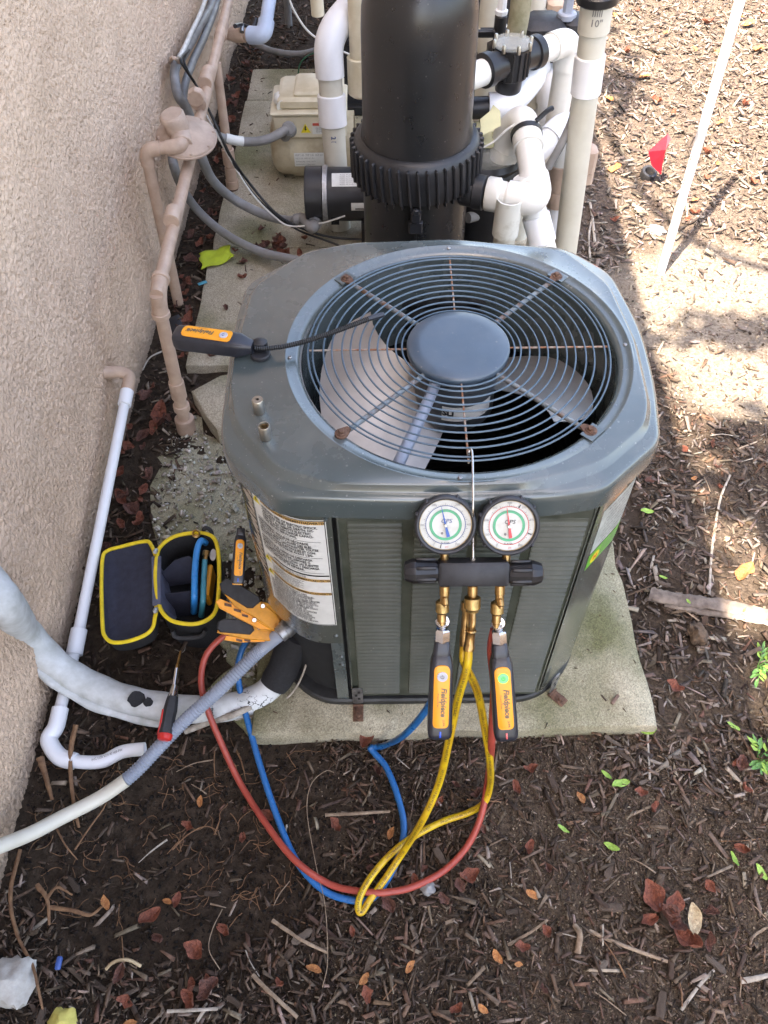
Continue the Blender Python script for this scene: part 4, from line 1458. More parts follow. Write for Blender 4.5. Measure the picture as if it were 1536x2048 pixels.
cable('grey_hose', [(-0.572, 3.912, 0.050), (-0.475, 3.825, 0.050), (-0.352, 3.793, 0.050), (-0.244, 3.853, 0.050)], 0.013, 'conduit', 'short grey hose lying along the far slab edge', 'hose')
cable('green_wire', [(-0.350, 3.597, 0.050), (-0.336, 3.585, 0.100), (-0.303, 3.589, 0.130), (-0.251, 3.610, 0.140)], 0.003, 'cable_green', 'green ground wire rising behind the cream pump', 'wire', n=8)
cable('white_wire', [(-0.296, 2.900, 0.630), (-0.274, 2.900, 0.564), (-0.223, 2.900, 0.495), (-0.118, 2.900, 0.439), (-0.034, 2.900, 0.414)], 0.0035, 'cable_white', 'white wire crossing behind the large white pipe elbow', 'wire', n=8)

# ------------------------------------------------------------------ drain pipe, line set and conduit in front of the wall
dp = thing('drain_pipe', 'white plastic drain pipe sloping from a tan wall elbow to the soil', 'pipe', (-0.713, 0.712, 0.020))
w0, w1, w2 = (-0.736, 1.599, 0.211), (-0.670, 1.625, 0.193), (-0.704, 0.893, 0.035)
w1 = V(w1)
d_ = (V(w2) - w1).normalized()
part('wall_elbow', tube([V(w0), V(w0).lerp(w1, 0.5), w1 - (w1 - V(w0)) * 0.28 + d_ * 0.004, w1 + d_ * 0.02 - (w1 - V(w0)) * 0.02, w1 + d_ * 0.065], 0.0165, 18), 'tan_pipe', dp)
part('pipe', cyl(w1 + d_ * 0.05, w2, 0.0132, 20), 'pvc_white', dp)
collar(dp, w1 + d_ * 0.085, d_, 0.0172, 0.045, 'pvc_white')
collar(dp, V(w2) - d_ * 0.01, d_, 0.0185, 0.060, 'pvc_white')
q0, q1, q2 = (-0.705, 0.884, 0.033), (-0.714, 0.660, 0.012), (-0.509, 0.664, 0.012)
part('pipe', cyl(q0, V(q0).lerp(V(q1), 0.82), 0.0132, 20), 'pvc_white', dp)
part('elbow', tube([V(q0).lerp(V(q1), 0.60), V(q0).lerp(V(q1), 0.78), (-0.721, 0.681, 0.014), (-0.692, 0.646, 0.012), (-0.656, 0.634, 0.012)], 0.0180, 18), 'pvc_white', dp)
og = tube([(-0.678, 0.642, 0.012), (-0.645, 0.633, 0.012), (-0.598, 0.634, 0.012), (-0.560, 0.654, 0.012), (-0.513, 0.660, 0.012)], 0.0140, 18, cap=False)
ig = tube([(-0.678, 0.642, 0.012), (-0.645, 0.633, 0.012), (-0.598, 0.634, 0.012), (-0.560, 0.654, 0.012), (-0.513, 0.660, 0.012)], 0.0112, 18, cap=False)
nn = len(og[0])
part('outlet_pipe', join(og, ig, loft([og[0][-18:], ig[0][-18:]])), 'pvc_white', dp)
tg = lettering('PVC 1120 SCH 40 NSF-PW', 0.007, bold=0.0001)
Mx = M3((-0.585, 0.640, 0.026), V((-0.551, 0.652, 0.026)) - V((-0.594, 0.636, 0.026)), (0, 1, 0.4))
part('pipe_lettering', xf(([(p[0] * 0.8, p[1] + 0.002, 0.0012) for p in tg[0]], tg[1]), Mx), 'ink_fade', dp, 0)

ls = thing('insulated_line', 'thick white-painted insulated refrigerant line with black peeling patches', 'pipe', (-0.516, 0.762, 0.030))
lpts = [(-0.804, 0.897, 0.379), (-0.719, 0.807, 0.380), (-0.763, 0.856, 0.160), (-0.708, 0.817, 0.080), (-0.631, 0.785, 0.040), (-0.535, 0.755, 0.034), (-0.435, 0.739, 0.034), (-0.350, 0.741, 0.034), (-0.275, 0.764, 0.040), (-0.229, 0.802, 0.075), (-0.205, 0.827, 0.130), (-0.178, 0.833, 0.200)]
part('insulation', tube(lpts, 0.033, 28, 10, rf=lambda t, l: 0.0345 - 0.0055 * min(1, t * 1.5) + 0.0008 * math.sin(l * 90) + 0.0008 * math.sin(l * 37)), 'peeling_paint', ls)
lp2 = [(-0.717, 0.785, 0.373), (-0.773, 0.830, 0.150), (-0.718, 0.786, 0.075), (-0.627, 0.747, 0.030), (-0.529, 0.724, 0.014), (-0.479, 0.713, 0.012)]
part('bare_foam', tube([(-0.247, 0.780, 0.055), (-0.224, 0.807, 0.082), (-0.205, 0.827, 0.130), (-0.178, 0.833, 0.200)], 0.0335, 22, 8, rf=lambda t, l: 0.0338 - 0.004 * max(0, 0.12 - t) / 0.12), 'fabric_black', ls)
part('split_flap', tube(lp2, 0.011, 14, 10, rf=lambda t, l: 0.0105 + 0.0015 * math.sin(l * 60)), 'peeling_paint', ls)
part('wall_wrap', tube([(-0.804, 0.897, 0.379), (-0.719, 0.807, 0.380), (-0.769, 0.862, 0.195)], 0.035, 20, 10, rf=lambda t, l: 0.0352 + 0.0009 * math.sin(l * 210)), 'peeling_paint', ls)
for c, rr in (((-0.545, 0.763, 0.034), 0.019), ((-0.518, 0.756, 0.034), 0.010)):
    nrm = (V((0, 0, 1.69)) - V(c)).normalized()
    c = tuple(V(c) + nrm * 0.0335)
    u, w = frame(nrm)
    pl_ = [tuple(V(c) + u * rr * (0.75 + 0.4 * random.random()) * math.cos(a) + w * rr * (0.75 + 0.4 * random.random()) * math.sin(a)) for a in np.linspace(0, 2 * math.pi, 17)[:-1]]
    part('bare_patch', extrude(pl_, nrm, 0.014, 0.001), 'fabric_black', ls)
cable('liquid_line', [(-0.166, 0.833, 0.200), (-0.187, 0.836, 0.220), (-0.224, 0.835, 0.160), (-0.244, 0.806, 0.080), (-0.269, 0.758, 0.045), (-0.322, 0.717, 0.055), (-0.379, 0.711, 0.030), (-0.434, 0.698, 0.012)], 0.0072, 'twig_grey', 'thin brown refrigerant line bending out beside the insulated line', 'pipe', n=10)
cable('control_wire', [(-0.160, 0.833, 0.200), (-0.171, 0.796, 0.120), (-0.209, 0.761, 0.050), (-0.276, 0.735, 0.020), (-0.329, 0.722, 0.012)], 0.0022, 'twig_grey', 'thin brown control wire curving out of the condenser recess', 'wire', n=6)
fc = thing('flexible_conduit', 'ribbed grey flexible conduit running from the condenser to the bottom left', 'conduit', (-0.495, 0.622, 0.020))
fpts = [(-0.198, 0.801, 0.266), (-0.262, 0.806, 0.170), (-0.344, 0.739, 0.130), (-0.427, 0.681, 0.085), (-0.507, 0.608, 0.045), (-0.536, 0.584, 0.035)]
part('ribbed_tube', corrugated(fpts, 0.0138, 0.0065, 0.0010), 'conduit_blue', fc)
part('plain_tube', tube([(-0.534, 0.585, 0.036), (-0.584, 0.554, 0.024), (-0.653, 0.512, 0.030), (-0.701, 0.470, 0.060), (-0.775, 0.413, 0.120)], 0.0142, 16), 'pvc_aged', fc)
c0, c1 = V((-0.198, 0.801, 0.266)), V((-0.221, 0.780, 0.261))
part('connector', turn(c0 + (c0 - c1).normalized() * 0.012, c1, [(0, 0.017), (0.004, 0.019), (0.016, 0.019), (0.017, 0.017), (0.030, 0.0165)], 14), 'galv', fc)

# ------------------------------------------------------------------ pool filter tank
TX, TY = 0.083, 1.85
tank = thing('pool_filter', 'tall black cylindrical pool filter tank with a ribbed clamp ring', 'filter tank', (TX, TY, 0.03))
part('lower_shell', turn((TX, TY, 0.03), (TX, TY, 1), [(0, 0.135), (0.02, 0.148), (0.06, 0.142), (0.40, 0.128), (0.55, 0.1275), (0.615, 0.1275)], 56), 'tank_black', tank, 50)
part('upper_shell', turn((TX, TY, 0.70), (TX, TY, 2), [(0, 0.1300), (0.02, 0.1295), (0.05, 0.1250), (0.24, 0.1235), (0.285, 0.121), (0.325, 0.112), (0.355, 0.097), (0.375, 0.068), (0.384, 0.03), (0.386, 0)], 56), 'tank_black', tank, 50)
rp_ = [(0.0, 0.134), (0.004, 0.146), (0.020, 0.150), (0.080, 0.150), (0.094, 0.145), (0.102, 0.137), (0.103, 0.127)]
rgp = part('clamp_ring', turn((TX, TY, 0.612), (TX, TY, 1), rp_, 64), 'tank_ring', tank, 40)
rib = mesh('rib', join(box((0.1495, 0, -0.004), (0.0145, 0.0062, 0.086), 0.0026), box((0.142, 0, -0.050), (0.012, 0.0050, 0.022), 0.002)), 'tank_ring', 30)
for k in range(44):
    o = put('rib', rib, rgp)
    o.matrix_basis = Matrix.Translation((TX, TY, 0.665)) @ Matrix.Rotation(2 * math.pi * k / 44, 4, 'Z') @ Matrix.Rotation(R(5), 4, 'X')
part('latch', join(box((TX - 0.004, TY - 0.143, 0.590), (0.024, 0.020, 0.030), 0.004), box((TX - 0.004, TY - 0.140, 0.560), (0.034, 0.018, 0.034), 0.004), box((TX - 0.004, TY - 0.150, 0.605), (0.016, 0.012, 0.016), 0.003)), 'motor_black', tank)
part('seam', cyl((TX - 0.004, TY - 0.1345, 0.05), (TX - 0.004, TY - 0.1335, 0.545), 0.003, 6), 'tank_black', tank)
pt0, pt1 = (TX + 0.11, 1.80, 0.600), (TX + 0.165, 1.78, 0.601)
part('port', turn(pt0, pt1, [(0, 0.036), (0.030, 0.037), (0.032, 0.040), (0.054, 0.040), (0.056, 0.037)], 28), 'tank_ring', tank)

# return pipe from the tank port
rpz = 0.601
t5 = thing('return_pipe', 'white pipe elbow coming out of the filter tank port', 'pipe', (0.3, 1.78, rpz))
a0, a1 = (TX + 0.165, 1.78, rpz), (0.365, 1.745, rpz)
a2, a3 = (0.353, 1.950, 0.662), None
part('adapter', turn(a0, a1, [(0, 0.0365), (0.003, 0.039), (0.030, 0.039), (0.032, 0.0365), (0.034, 0.033), (0.044, 0.033)], 24), 'pvc', t5)
run(t5, [tuple(V(a0).lerp(V(a1), 0.2)), a1, a2], 0.0315, 'pvc', fr=1.17, bend=1.25, n=24)
a2v = V(a2)
a3 = (a2v.x - 0.035, a2v.y + 0.055, a2v.z - 0.02)
a4 = (a3[0] - 0.002, a3[1] + 0.005, 0.05)
part('elbow', tube([a2v.lerp(V(a1), 0.25), a2v.lerp(V(a1), 0.02), a2v + V((-0.01, 0.035, 0.005)), V(a3) + V((0, 0.008, -0.03)), V(a3) + V((0, 0.006, -0.09))], 0.0365, 22), 'pvc', t5)
part('pipe', cyl(V(a3) + V((0, 0.006, -0.05)), a4, 0.0315, 22), 'pvc_aged', t5)
dz_ = (a2v - V(a1)).normalized()
part('black_tape', cyl(a2v - dz_ * 0.020, a2v - dz_ * 0.006, 0.0385, 22), 'cable_black', t5)
part('tape_tail', tube([a2v + V((0.02, -0.01, 0.03)), a2v + V((0.045, 0.005, 0.045)), a2v + V((0.06, 0.015, 0.048))], 0.006, 6), 'cable_black', t5)

# large pipe left of the tank
lp = thing('suction_pipe', 'tall white pipe with an elbow beside the cream pump', 'pipe', (-0.168, 2.620, -0.072))
l0, l1, l2 = (-0.146, 2.511, 0.031), (-0.157, 2.620, 0.607), (-0.031, 2.740, 0.692)
run(lp, [l0, l1, l2], 0.0370, 'pvc_aged', fit='pvc_white', fr=1.2, bend=1.6, sock=1.4, n=26)
dlp = V(l1) - V(l0)
collar(lp, near((-0.160, 2.620, 0.397), l0, l1), dlp, 0.0445, 0.092, 'pvc_white', n=26)
part('ink_mark', xf(([(p[0], p[1], 0.0374) for p in lettering('2 IN', 0.020, bold=0.0006)[0]], lettering('2 IN', 0.020, bold=0.0006)[1]), M3(tuple(near((-0.168, 2.620, 0.317), l0, l1)), (0.02, 0, -1), (1, 0.0, 0))), 'ink_blue', lp, 0)

# tall pipe at the right with couplings
rp2 = thing('vent_pipe', 'tallest pale pipe standing right of the pool plumbing with a grey coupling', 'pipe', (0.554, 2.045, 0.000))
s0, s1 = (0.497, 1.900, 0.294), (0.456, 1.900, 1.007)
s00 = V(s0) + (V(s0) - V(s1)).normalized() * 0.36
part('pipe', cyl(s00, s1, 0.0300, 24), 'pvc_aged', rp2)
sd = V(s1) - V(s0)
collar(rp2, near((0.476, 1.900, 0.818), s0, s1), sd, 0.0342, 0.085, 'pvc_white', n=24)
collar(rp2, near((0.464, 1.900, 0.942), s0, s1), sd, 0.0345, 0.070, 'pvc_aged', n=24)
collar(rp2, near((0.461, 1.900, 0.975), s0, s1), sd, 0.0440, 0.020, 'black_plastic', 'cap', n=24)
for tx, pp, sz in (('10"', (0.467, 1.900, 0.937), 0.020), ('IIIII', (0.466, 1.900, 0.956), 0.018)):
    g = lettering(tx, sz, bold=0.0003)
    Mz = M3(tuple(near(pp, s0, s1)), (1, -0.1, 0), sd)
    part('pipe_lettering', xf(([(p[0], p[1], math.sqrt(max(0, 0.0352 ** 2 - p[0] ** 2))) for p in g[0]], g[1]), Mz), 'ink_fade', rp2, 0)

# valve line: tank -> black valve with a clear lid -> elbow -> down
vl_ = thing('valve_pipe', 'white pipe through the black valve bending down in an elbow', 'pipe', (0.568, 2.247, 0.000))
v0, v1, v3 = (0.197, 2.020, 0.753), (0.490, 2.250, 0.743), None
v1v = V(v1)
v3 = (v1v.x - 0.004, v1v.y, 0.02)
run(vl_, [v0, v1, v3], 0.0305, 'pvc', fr=1.12, bend=1.25, n=24)
vv = thing('diverter_valve', 'black valve with a round clear bolted lid behind the tank', 'valve', (0.320, 2.100, 0.750))
vd = (v1v - V(v0)).normalized()
vc = V((0.324, 2.120, 0.751))
part('body', turn(vc - V((0, 0, 0.075)), vc + V((0, 0, 1)), [(0, 0.028), (0.006, 0.033), (0.035, 0.034), (0.04, 0.043), (0.105, 0.0445), (0.108, 0.047), (0.113, 0.047)], 32), 'black_plastic', vv)
for sgn in (-1, 1):
    part('union', turn(vc + vd * sgn * 0.035, vc + vd * sgn * 0.1, [(0, 0.034), (0.036, 0.035), (0.038, 0.040), (0.058, 0.040), (0.060, 0.036)], 26), 'black_plastic', vv)
for k in range(16):
    a = 2 * math.pi * k / 16
    part('rib', box((vc.x + 0.0450 * math.cos(a), vc.y + 0.0450 * math.sin(a), vc.z), (0.005, 0.005, 0.064), 0.001), 'black_plastic', vv)
lt = vc.z + 0.0385
part('lid', turn((vc.x, vc.y, lt), (vc.x, vc.y, 2), [(0, 0.044), (0.002, 0.047), (0.008, 0.047), (0.010, 0.042), (0.014, 0.028), (0.016, 0.0)], 32), 'clear_lid', vv)
for k in range(8):
    a = 2 * math.pi * k / 8 + 0.2
    p = (vc.x + 0.0465 * math.cos(a), vc.y + 0.0465 * math.sin(a))
    part('bolt', turn((*p, lt - 0.004), (*p, 2), [(0, 0.0048), (0.016, 0.0048), (0.019, 0.003)], 10), 'nickel', vv)
# actuator box with lever, behind the valve
ab = thing('valve_actuator', 'black actuator box with a raised handle behind the clear-lidded valve', 'actuator', (0.458, 2.420, 0.673))
abc = V((0.448, 2.420, 0.696))
part('housing', join(box(abc, (0.115, 0.11, 0.075), 0.016), box(abc + V((0.0, 0, -0.05)), (0.10, 0.10, 0.03), 0.004)), 'black_rubber', ab)
part('side_box', box(abc + V((0.082, 0.01, -0.005)), (0.055, 0.09, 0.085), 0.012), 'black_rubber', ab)
part('handle', join(box(abc + V((0.06, 0, 0.075)), (0.026, 0.02, 0.11), 0.006), cyl(abc + V((0.06, 0, 0.03)), abc + V((0.06, 0, 0.048)), 0.026, 20, 0.003)), 'conduit_blue', ab)
hb = thing('hose_valve', 'black tee-handled drain valve with a white cap beside the mossy post', 'valve', (0.314, 2.300, 0.749))
hc = V((0.313, 2.300, 0.755))
part('body', join(cyl(hc + V((0, 0, -0.12)), hc + V((0, 0, 0.03)), 0.016, 14, 0.002), box(hc + V((0.0, 0, -0.07)), (0.055, 0.06, 0.07), 0.01), cyl(hc + V((-0.05, 0, -0.012)), hc + V((0.03, 0, -0.012)), 0.012, 12)), 'black_plastic', hb)
part('cap', turn(hc + V((0, 0, 0.032)), hc + V((0, 0, 1)), [(0, 0.016), (0.01, 0.017), (0.012, 0.012), (0.04, 0.012), (0.042, 0.009)], 8), 'pvc_white', hb)
part('handle', box(hc + V((-0.045, -0.01, -0.01)), (0.06, 0.012, 0.018), 0.003), 'black_plastic', hb)
u1 = thing('union_fitting', 'white threaded union standing behind the drain valve', 'fitting', (0.310, 2.450, 0.720))
uc = V((0.309, 2.450, 0.736))
part('socket', turn(uc + V((0, 0, -0.30)), uc + V((0, 0, 1)), [(0, 0.032), (0.2, 0.032), (0.205, 0.046), (0.245, 0.050), (0.262, 0.046), (0.264, 0.036), (0.45, 0.036)], 24), 'pvc_aged', u1)
u2 = thing('union_fitting', 'white pipe with a tan coupling just left of the actuator box', 'fitting', (0.454, 2.600, 0.659))
uc = V((0.453, 2.620, 0.658))
part('pipe', cyl(uc + V((0, 0, -0.3)), uc + V((0, 0, 0.3)), 0.031, 22), 'pvc_aged', u2)
collar(u2, uc + V((0, 0, -0.02)), (0, 0, 1), 0.037, 0.07, 'pvc')
part('tan_coupling', box(uc + V((0.06, 0, 0.01)), (0.05, 0.05, 0.07), 0.012), 'tan_pipe', u2)
solo('mossy_post', tube([(0.344, 2.220, 0.915), (0.348, 2.220, 0.827), (0.341, 2.220, 0.740), (0.336, 2.220, 0.709)], 0.026, 14, 6), 'old_post', 'old mossy pipe leaning down behind the clear-lidded valve', 'pipe')

# black pipe, adapter and elbow behind the tank
el4 = thing('elbow_pipe', 'white elbow joining a short dark pipe behind the tank', 'pipe', (0.353, 2.150, 0.620))
f0, f1, f2, f3 = (0.223, 2.100, 0.645), (0.321, 2.100, 0.647), (0.376, 2.160, 0.671), (0.420, 2.240, 0.687)
part('dark_pipe', cyl(f0, V(f0).lerp(V(f1), 0.62), 0.0270, 20), 'motor_black', el4)
part('adapter', cyl(V(f0).lerp(V(f1), 0.60), V(f0).lerp(V(f1), 0.97), 0.0330, 22, 0.002), 'pvc_white', el4)
run(el4, [tuple(V(f0).lerp(V(f1), 0.8)), f1, f2, f3], 0.0300, 'pvc_white', fr=1.18, bend=1.0, sock=0.5, n=22)
# wye branch and slanting pipes
wy = thing('branch_pipe', 'white pipe slanting up behind the return elbow to the tall pipe', 'pipe', (0.410, 1.980, 0.616))
y0, y1, y2 = (0.375, 1.960, 0.584), (0.458, 2.040, 0.624), (0.507, 2.100, 0.597)
run(wy, [y0, y1, y2], 0.0290, 'pvc_white', fr=1.16, bend=0.9, sock=0.6, n=22)
solo('grey_tube', tube([(0.411, 1.900, 0.595), (0.433, 1.900, 0.653), (0.453, 1.920, 0.697), (0.463, 1.950, 0.718)], 0.010, 12), 'conduit', 'thin grey tube slanting against the tall pale pipe', 'tube')
ct = thing('check_pipe', 'upright white pipe with tan reducer half hidden by the tall pipe', 'pipe', (0.582, 2.247, 0.000))
k0, k1 = (0.496, 2.080, 0.319), (0.479, 2.080, 0.592)
kd = V(k1) - V(k0)
part('pipe', cyl(V(k0) - kd.normalized() * 0.35, k1, 0.0300, 22), 'pvc_white', ct)
for p, rr, l, m_ in (((0.487, 2.080, 0.470), 0.0355, 0.075, 'tan_regulator'), ((0.484, 2.080, 0.513), 0.0330, 0.12, 'pvc'), ((0.489, 2.080, 0.407), 0.0335, 0.05, 'tan_regulator')):
    collar(ct, p, kd, rr, l, m_)
bk = thing('back_pipe', 'upright pale pipe with a black ring behind the valve elbow', 'pipe', (0.524, 2.357, 0.000))
h0, h1 = (0.465, 2.450, 0.470), (0.452, 2.450, 0.593)
part('pipe', cyl((V(h0).x, V(h0).y, 0.0), h1, 0.0290, 22), 'pvc_aged', bk)
collar(bk, (0.457, 2.450, 0.525), (0, 0, 1), 0.0340, 0.09, 'pvc_aged')
collar(bk, (0.477, 2.450, 0.470), (0, 0, 1), 0.0350, 0.07, 'pvc_white')
bk2 = thing('back_pipe', 'curved white pipe rising behind the valve elbow drop', 'pipe', (0.574, 2.356, 0.000))
run(bk2, [(0.514, 2.400, 0.316), (0.478, 2.400, 0.594), (0.534, 2.500, 0.584)], 0.031, 'pvc_white', fr=1.12, bend=1.6, n=22)
# open stub with a rust stain, and the slanting pipe next to it
st = thing('stub_pipe', 'short white pipe stub with an open stained socket below the return elbow', 'pipe', (0.297, 1.760, 0.458))
j0, j1 = (0.296, 1.740, 0.414), (0.299, 1.740, 0.613)
jd = (V(j1) - V(j0))
part('pipe', cyl(V(j0) - jd * 0.6, V(j0).lerp(V(j1), 0.6), 0.0265, 22), 'pvc_aged', st)
so, si = cyl(V(j0).lerp(V(j1), 0.52), j1, 0.0315, 24), cyl(V(j0).lerp(V(j1), 0.6), V(j1) + jd * 0.001, 0.0280, 24)
part('socket', join((so[0], so[1][:-1]), (si[0], si[1][:-1]), loft([so[0][-24:], si[0][-24:]])), 'pvc_grime', st)
collar(st, V(j0).lerp(V(j1), 0.16), jd, 0.0315, 0.05, 'pvc_white')
sl = thing('slanting_pipe', 'white pipe slanting down to the right of the open stub', 'pipe', (0.402, 1.780, 0.458))
m0, m1 = (0.338, 1.800, 0.635), (0.406, 1.740, 0.456)
part('pipe', cyl(m0, V(m1) + (V(m1) - V(m0)) * 1.2, 0.0290, 22), 'pvc', sl)
collar(sl, V(m0).lerp(V(m1), 0.66), V(m1) - V(m0), 0.0335, 0.07, 'pvc_white')
# strainer pot with clear lid, partly behind the tank
sp = thing('strainer_pot', 'black pump strainer pot with a clear lid right of the tank', 'strainer', (0.294, 2.050, 0.385))
sc_ = V((0.270, 2.060, 0.554))
sc_.z = (0.270, 2.060, 0.554)[2]
part('pot', turn((sc_.x, sc_.y, 0.14), (sc_.x, sc_.y, 2), [(0, 0.08), (0.02, 0.098), (sc_.z - 0.22, 0.104), (sc_.z - 0.20, 0.112), (sc_.z - 0.185, 0.114), (sc_.z - 0.165, 0.104), (sc_.z - 0.15, 0.112), (sc_.z - 0.135, 0.104)], 36), 'black_plastic', sp)
part('lid', turn((sc_.x, sc_.y, sc_.z + 0.005), (sc_.x, sc_.y, 2), [(0, 0.106), (0.008, 0.108), (0.020, 0.104), (0.034, 0.080), (0.040, 0.04), (0.042, 0.0)], 36), 'clear_lid', sp)
part('lid_handle', join(box((sc_.x, sc_.y, sc_.z + 0.052), (0.030, 0.15, 0.018), 0.004), box((sc_.x, sc_.y, sc_.z + 0.056), (0.075, 0.05, 0.022), 0.006)), 'yellow_film', sp)
fx0, fx1, fx2, fx3 = (0.245, 2.000, 0.667), (0.292, 2.000, 0.692), (0.294, 1.960, 0.658), (0.238, 1.940, 0.659)
solo('clear_tag', extrude([fx0, (0.268, 2.000, 0.687), (0.274, 2.000, 0.702), (0.292, 2.000, 0.687), (0.294, 1.970, 0.665), (0.245, 1.950, 0.651)], (0.1, -0.8, 0.6), 0.003), 'yellow_film', 'yellowed plastic tag standing on the strainer lid', 'tag')
solo('white_wire', tube([(0.237, 1.930, 0.626), (0.272, 1.930, 0.645), (0.299, 1.930, 0.673), (0.321, 1.930, 0.690)], 0.0025, 6), 'cable_white', 'thin white wire crossing the clear strainer lid', 'wire')
solo('tan_fitting', join(box((0.540, 2.020, 0.548), (0.035, 0.05, 0.075), 0.010), box(V((0.543, 2.020, 0.511)), (0.028, 0.04, 0.06), 0.006)), 'tan_regulator', 'tan threaded fitting peeking out right of the tall pale pipe', 'fitting')
solo('conduit_hose', tube([(0.229, 1.950, 0.426), (0.271, 1.980, 0.418), (0.320, 2.000, 0.424)], 0.014, 12), 'conduit', 'short grey flexible hose behind the tank foot', 'hose')

# ------------------------------------------------------------------ cream variable-speed pump
pm_ = thing('pool_pump', 'cream pool pump motor with a control box and warning labels', 'pump', (-0.266, 2.866, 0.030))
py_ = 2.90
p0, p1 = V((-0.396, 2.900, 0.126)), V((-0.031, 2.900, 0.129))
pz_ = p0.z
mr_ = 0.112
part('motor', turn(p0, p1, [(0, 0.07), (0.012, 0.092), (0.03, 0.104), (0.075, 0.108), (0.078, 0.112), (0.25, 0.112), (0.255, 0.104), (0.30, 0.104)], 40), 'cream_dirty', pm_, 40)
part('vent_ring', turn(V((p0.x + 0.072, p0.y, p0.z)), p1, [(0, 0.1135), (0.006, 0.1135)], 40), 'cream_dirty', pm_)
bxc = V(((p0.x + p1.x) / 2 - 0.035, py_ - 0.01, pz_ + 0.115))
cbx = part('control_box', box(bxc, (0.255, 0.20, 0.085), 0.008), 'cream', pm_)
part('box_rim', box(bxc + V((0, 0, 0.046)), (0.263, 0.208, 0.012), 0.004), 'cream', cbx)
part('box_lid', box(bxc + V((0.008, 0.01, 0.068)), (0.225, 0.18, 0.040), 0.010), 'cream', cbx)
part('lid_door', box(bxc + V((0.032, 0.01, 0.092)), (0.160, 0.15, 0.018), 0.006), 'cream', cbx)
gs_, ge_ = bxc + V((-0.070, -0.100, -0.008)), V((-0.307, 2.671, 0.300))
part('cable_gland', tube([gs_, gs_ + V((-0.012, -0.035, -0.004)), gs_.lerp(ge_, 0.6), ge_ + (ge_ - gs_) * 0.05], 0.0175, 16), 'conduit', pm_)
part('gland_nut', turn(gs_ + V((0, 0.003, 0)), gs_ + V((0, -1, 0)), [(0, 0.026), (0.008, 0.026), (0.010, 0.022)], 18), 'conduit', pm_)
part('gland_collar', turn(ge_.lerp(gs_, 0.12), ge_ + (ge_ - gs_), [(0, 0.019), (0.002, 0.023), (0.014, 0.023), (0.016, 0.019)], 18), 'conduit', pm_)
fy = bxc.y - 0.1008
part('warning_triangle', extrude([(bxc.x - 0.030, fy, bxc.z - 0.018), (bxc.x + 0.004, fy, bxc.z - 0.018), (bxc.x - 0.013, fy, bxc.z + 0.014)], (0, 1, 0), 0.0008), 'label_yellow', cbx)
part('warning_symbol', extrude([(bxc.x - 0.013 + a * 0.03, fy - 0.0008, bxc.z - 0.006 + b * 0.03) for a, b in ((-0.05, 0.38), (0.10, 0.38), (0.02, 0.05), (0.14, 0.05), (-0.08, -0.30), (-0.01, -0.05), (-0.14, -0.05))], (0, 1, 0), 0.0004), 'ink', cbx)
part('warning_label', box((bxc.x + 0.055, fy, bxc.z - 0.004), (0.090, 0.0008, 0.040)), 'label_white', cbx)
part('warning_bar', box((bxc.x + 0.055, fy - 0.0006, bxc.z + 0.011), (0.086, 0.0006, 0.009)), 'label_red', cbx)
Mt = M3((bxc.x + 0.055, fy - 0.0012, bxc.z - 0.006), (1, 0, 0), (0, 0, 1))
for k in range(3):
    part('label_lettering', xf(lettering('RISK OF ELECTRIC SHOCK CAN', 0.0065, width=0.7), Mt @ Matrix.Translation((0, -k * 0.0065 + 0.004, 0))), 'ink_fade', cbx, 0)
part('label_lettering', xf(lettering('WARNING', 0.009, bold=0.0003), Mt @ Matrix.Translation((0, 0.017, 0.0004))), 'label_white', cbx, 0)
def cyl_label(name, x0, x1, a0, a1, rr, m, parent, n=10):
    rs = []
    for k in range(n + 1):
        a = R(a0 + (a1 - a0) * k / n)
        rs.append([(x, py_ - rr * math.cos(a), pz_ + rr * math.sin(a)) for x in (x0, x1)])
    return part(name, loft(rs, closed=False), m, parent)
cyl_label('rating_label', p0.x + 0.085, p0.x + 0.215, -14, 12, 0.1132, 'label_white', pm_)
for k, t in enumerate(('HHP 1.65  THP 1.65  HCF 6.0', 'VOLTS 230  AMPS 10.2  PH 1', 'RPM 600-3450  CODE  DUTY', 'DESIGN E.P.C.  NEMA NOM.')):
    a = 8 - k * 6.0
    g = lettering(t, 0.0105 if k == 0 else 0.0075, width=0.75, align='LEFT')
    part('label_lettering', ([(p0.x + 0.090 + p[0], py_ - 0.1138 * math.cos(R(a) + p[1] / 0.113), pz_ + 0.1138 * math.sin(R(a) + p[1] / 0.113)) for p in g[0]], g[1]), 'ink_fade', pm_, 0)
part('volute', turn(V((p1.x - 0.03, py_, pz_)), V((p1.x + 0.2, py_, pz_)), [(0, 0.112), (0.004, 0.132), (0.018, 0.134), (0.022, 0.128), (0.06, 0.135), (0.11, 0.120), (0.14, 0.08)], 32), 'cream', pm_)
for k in range(8):
    a = k * math.pi / 4
    part('bolt', cyl((p1.x - 0.034, py_ + 0.124 * math.cos(a), pz_ + 0.124 * math.sin(a)), (p1.x - 0.024, py_ + 0.124 * math.cos(a), pz_ + 0.124 * math.sin(a)), 0.006, 8), 'cream', pm_)
part('foot', box((p1.x - 0.06, py_, (pz_ - 0.10 + 0.031) / 2), (0.16, 0.20, pz_ - 0.10 - 0.031), 0.01), 'cream_dirty', pm_)
pb = solo('plastic_bag', tube([bxc + V((-0.103, -0.01, 0.062)), bxc + V((-0.100, -0.04, 0.066)), bxc + V((-0.088, -0.075, 0.062))], 0.018, 9, 4, rf=lambda t, l: 0.012 + 0.010 * math.sin(t * 7 + 1) ** 2), 'label_white', 'crumpled clear plastic bag on the cream pump control box', 'plastic bag')

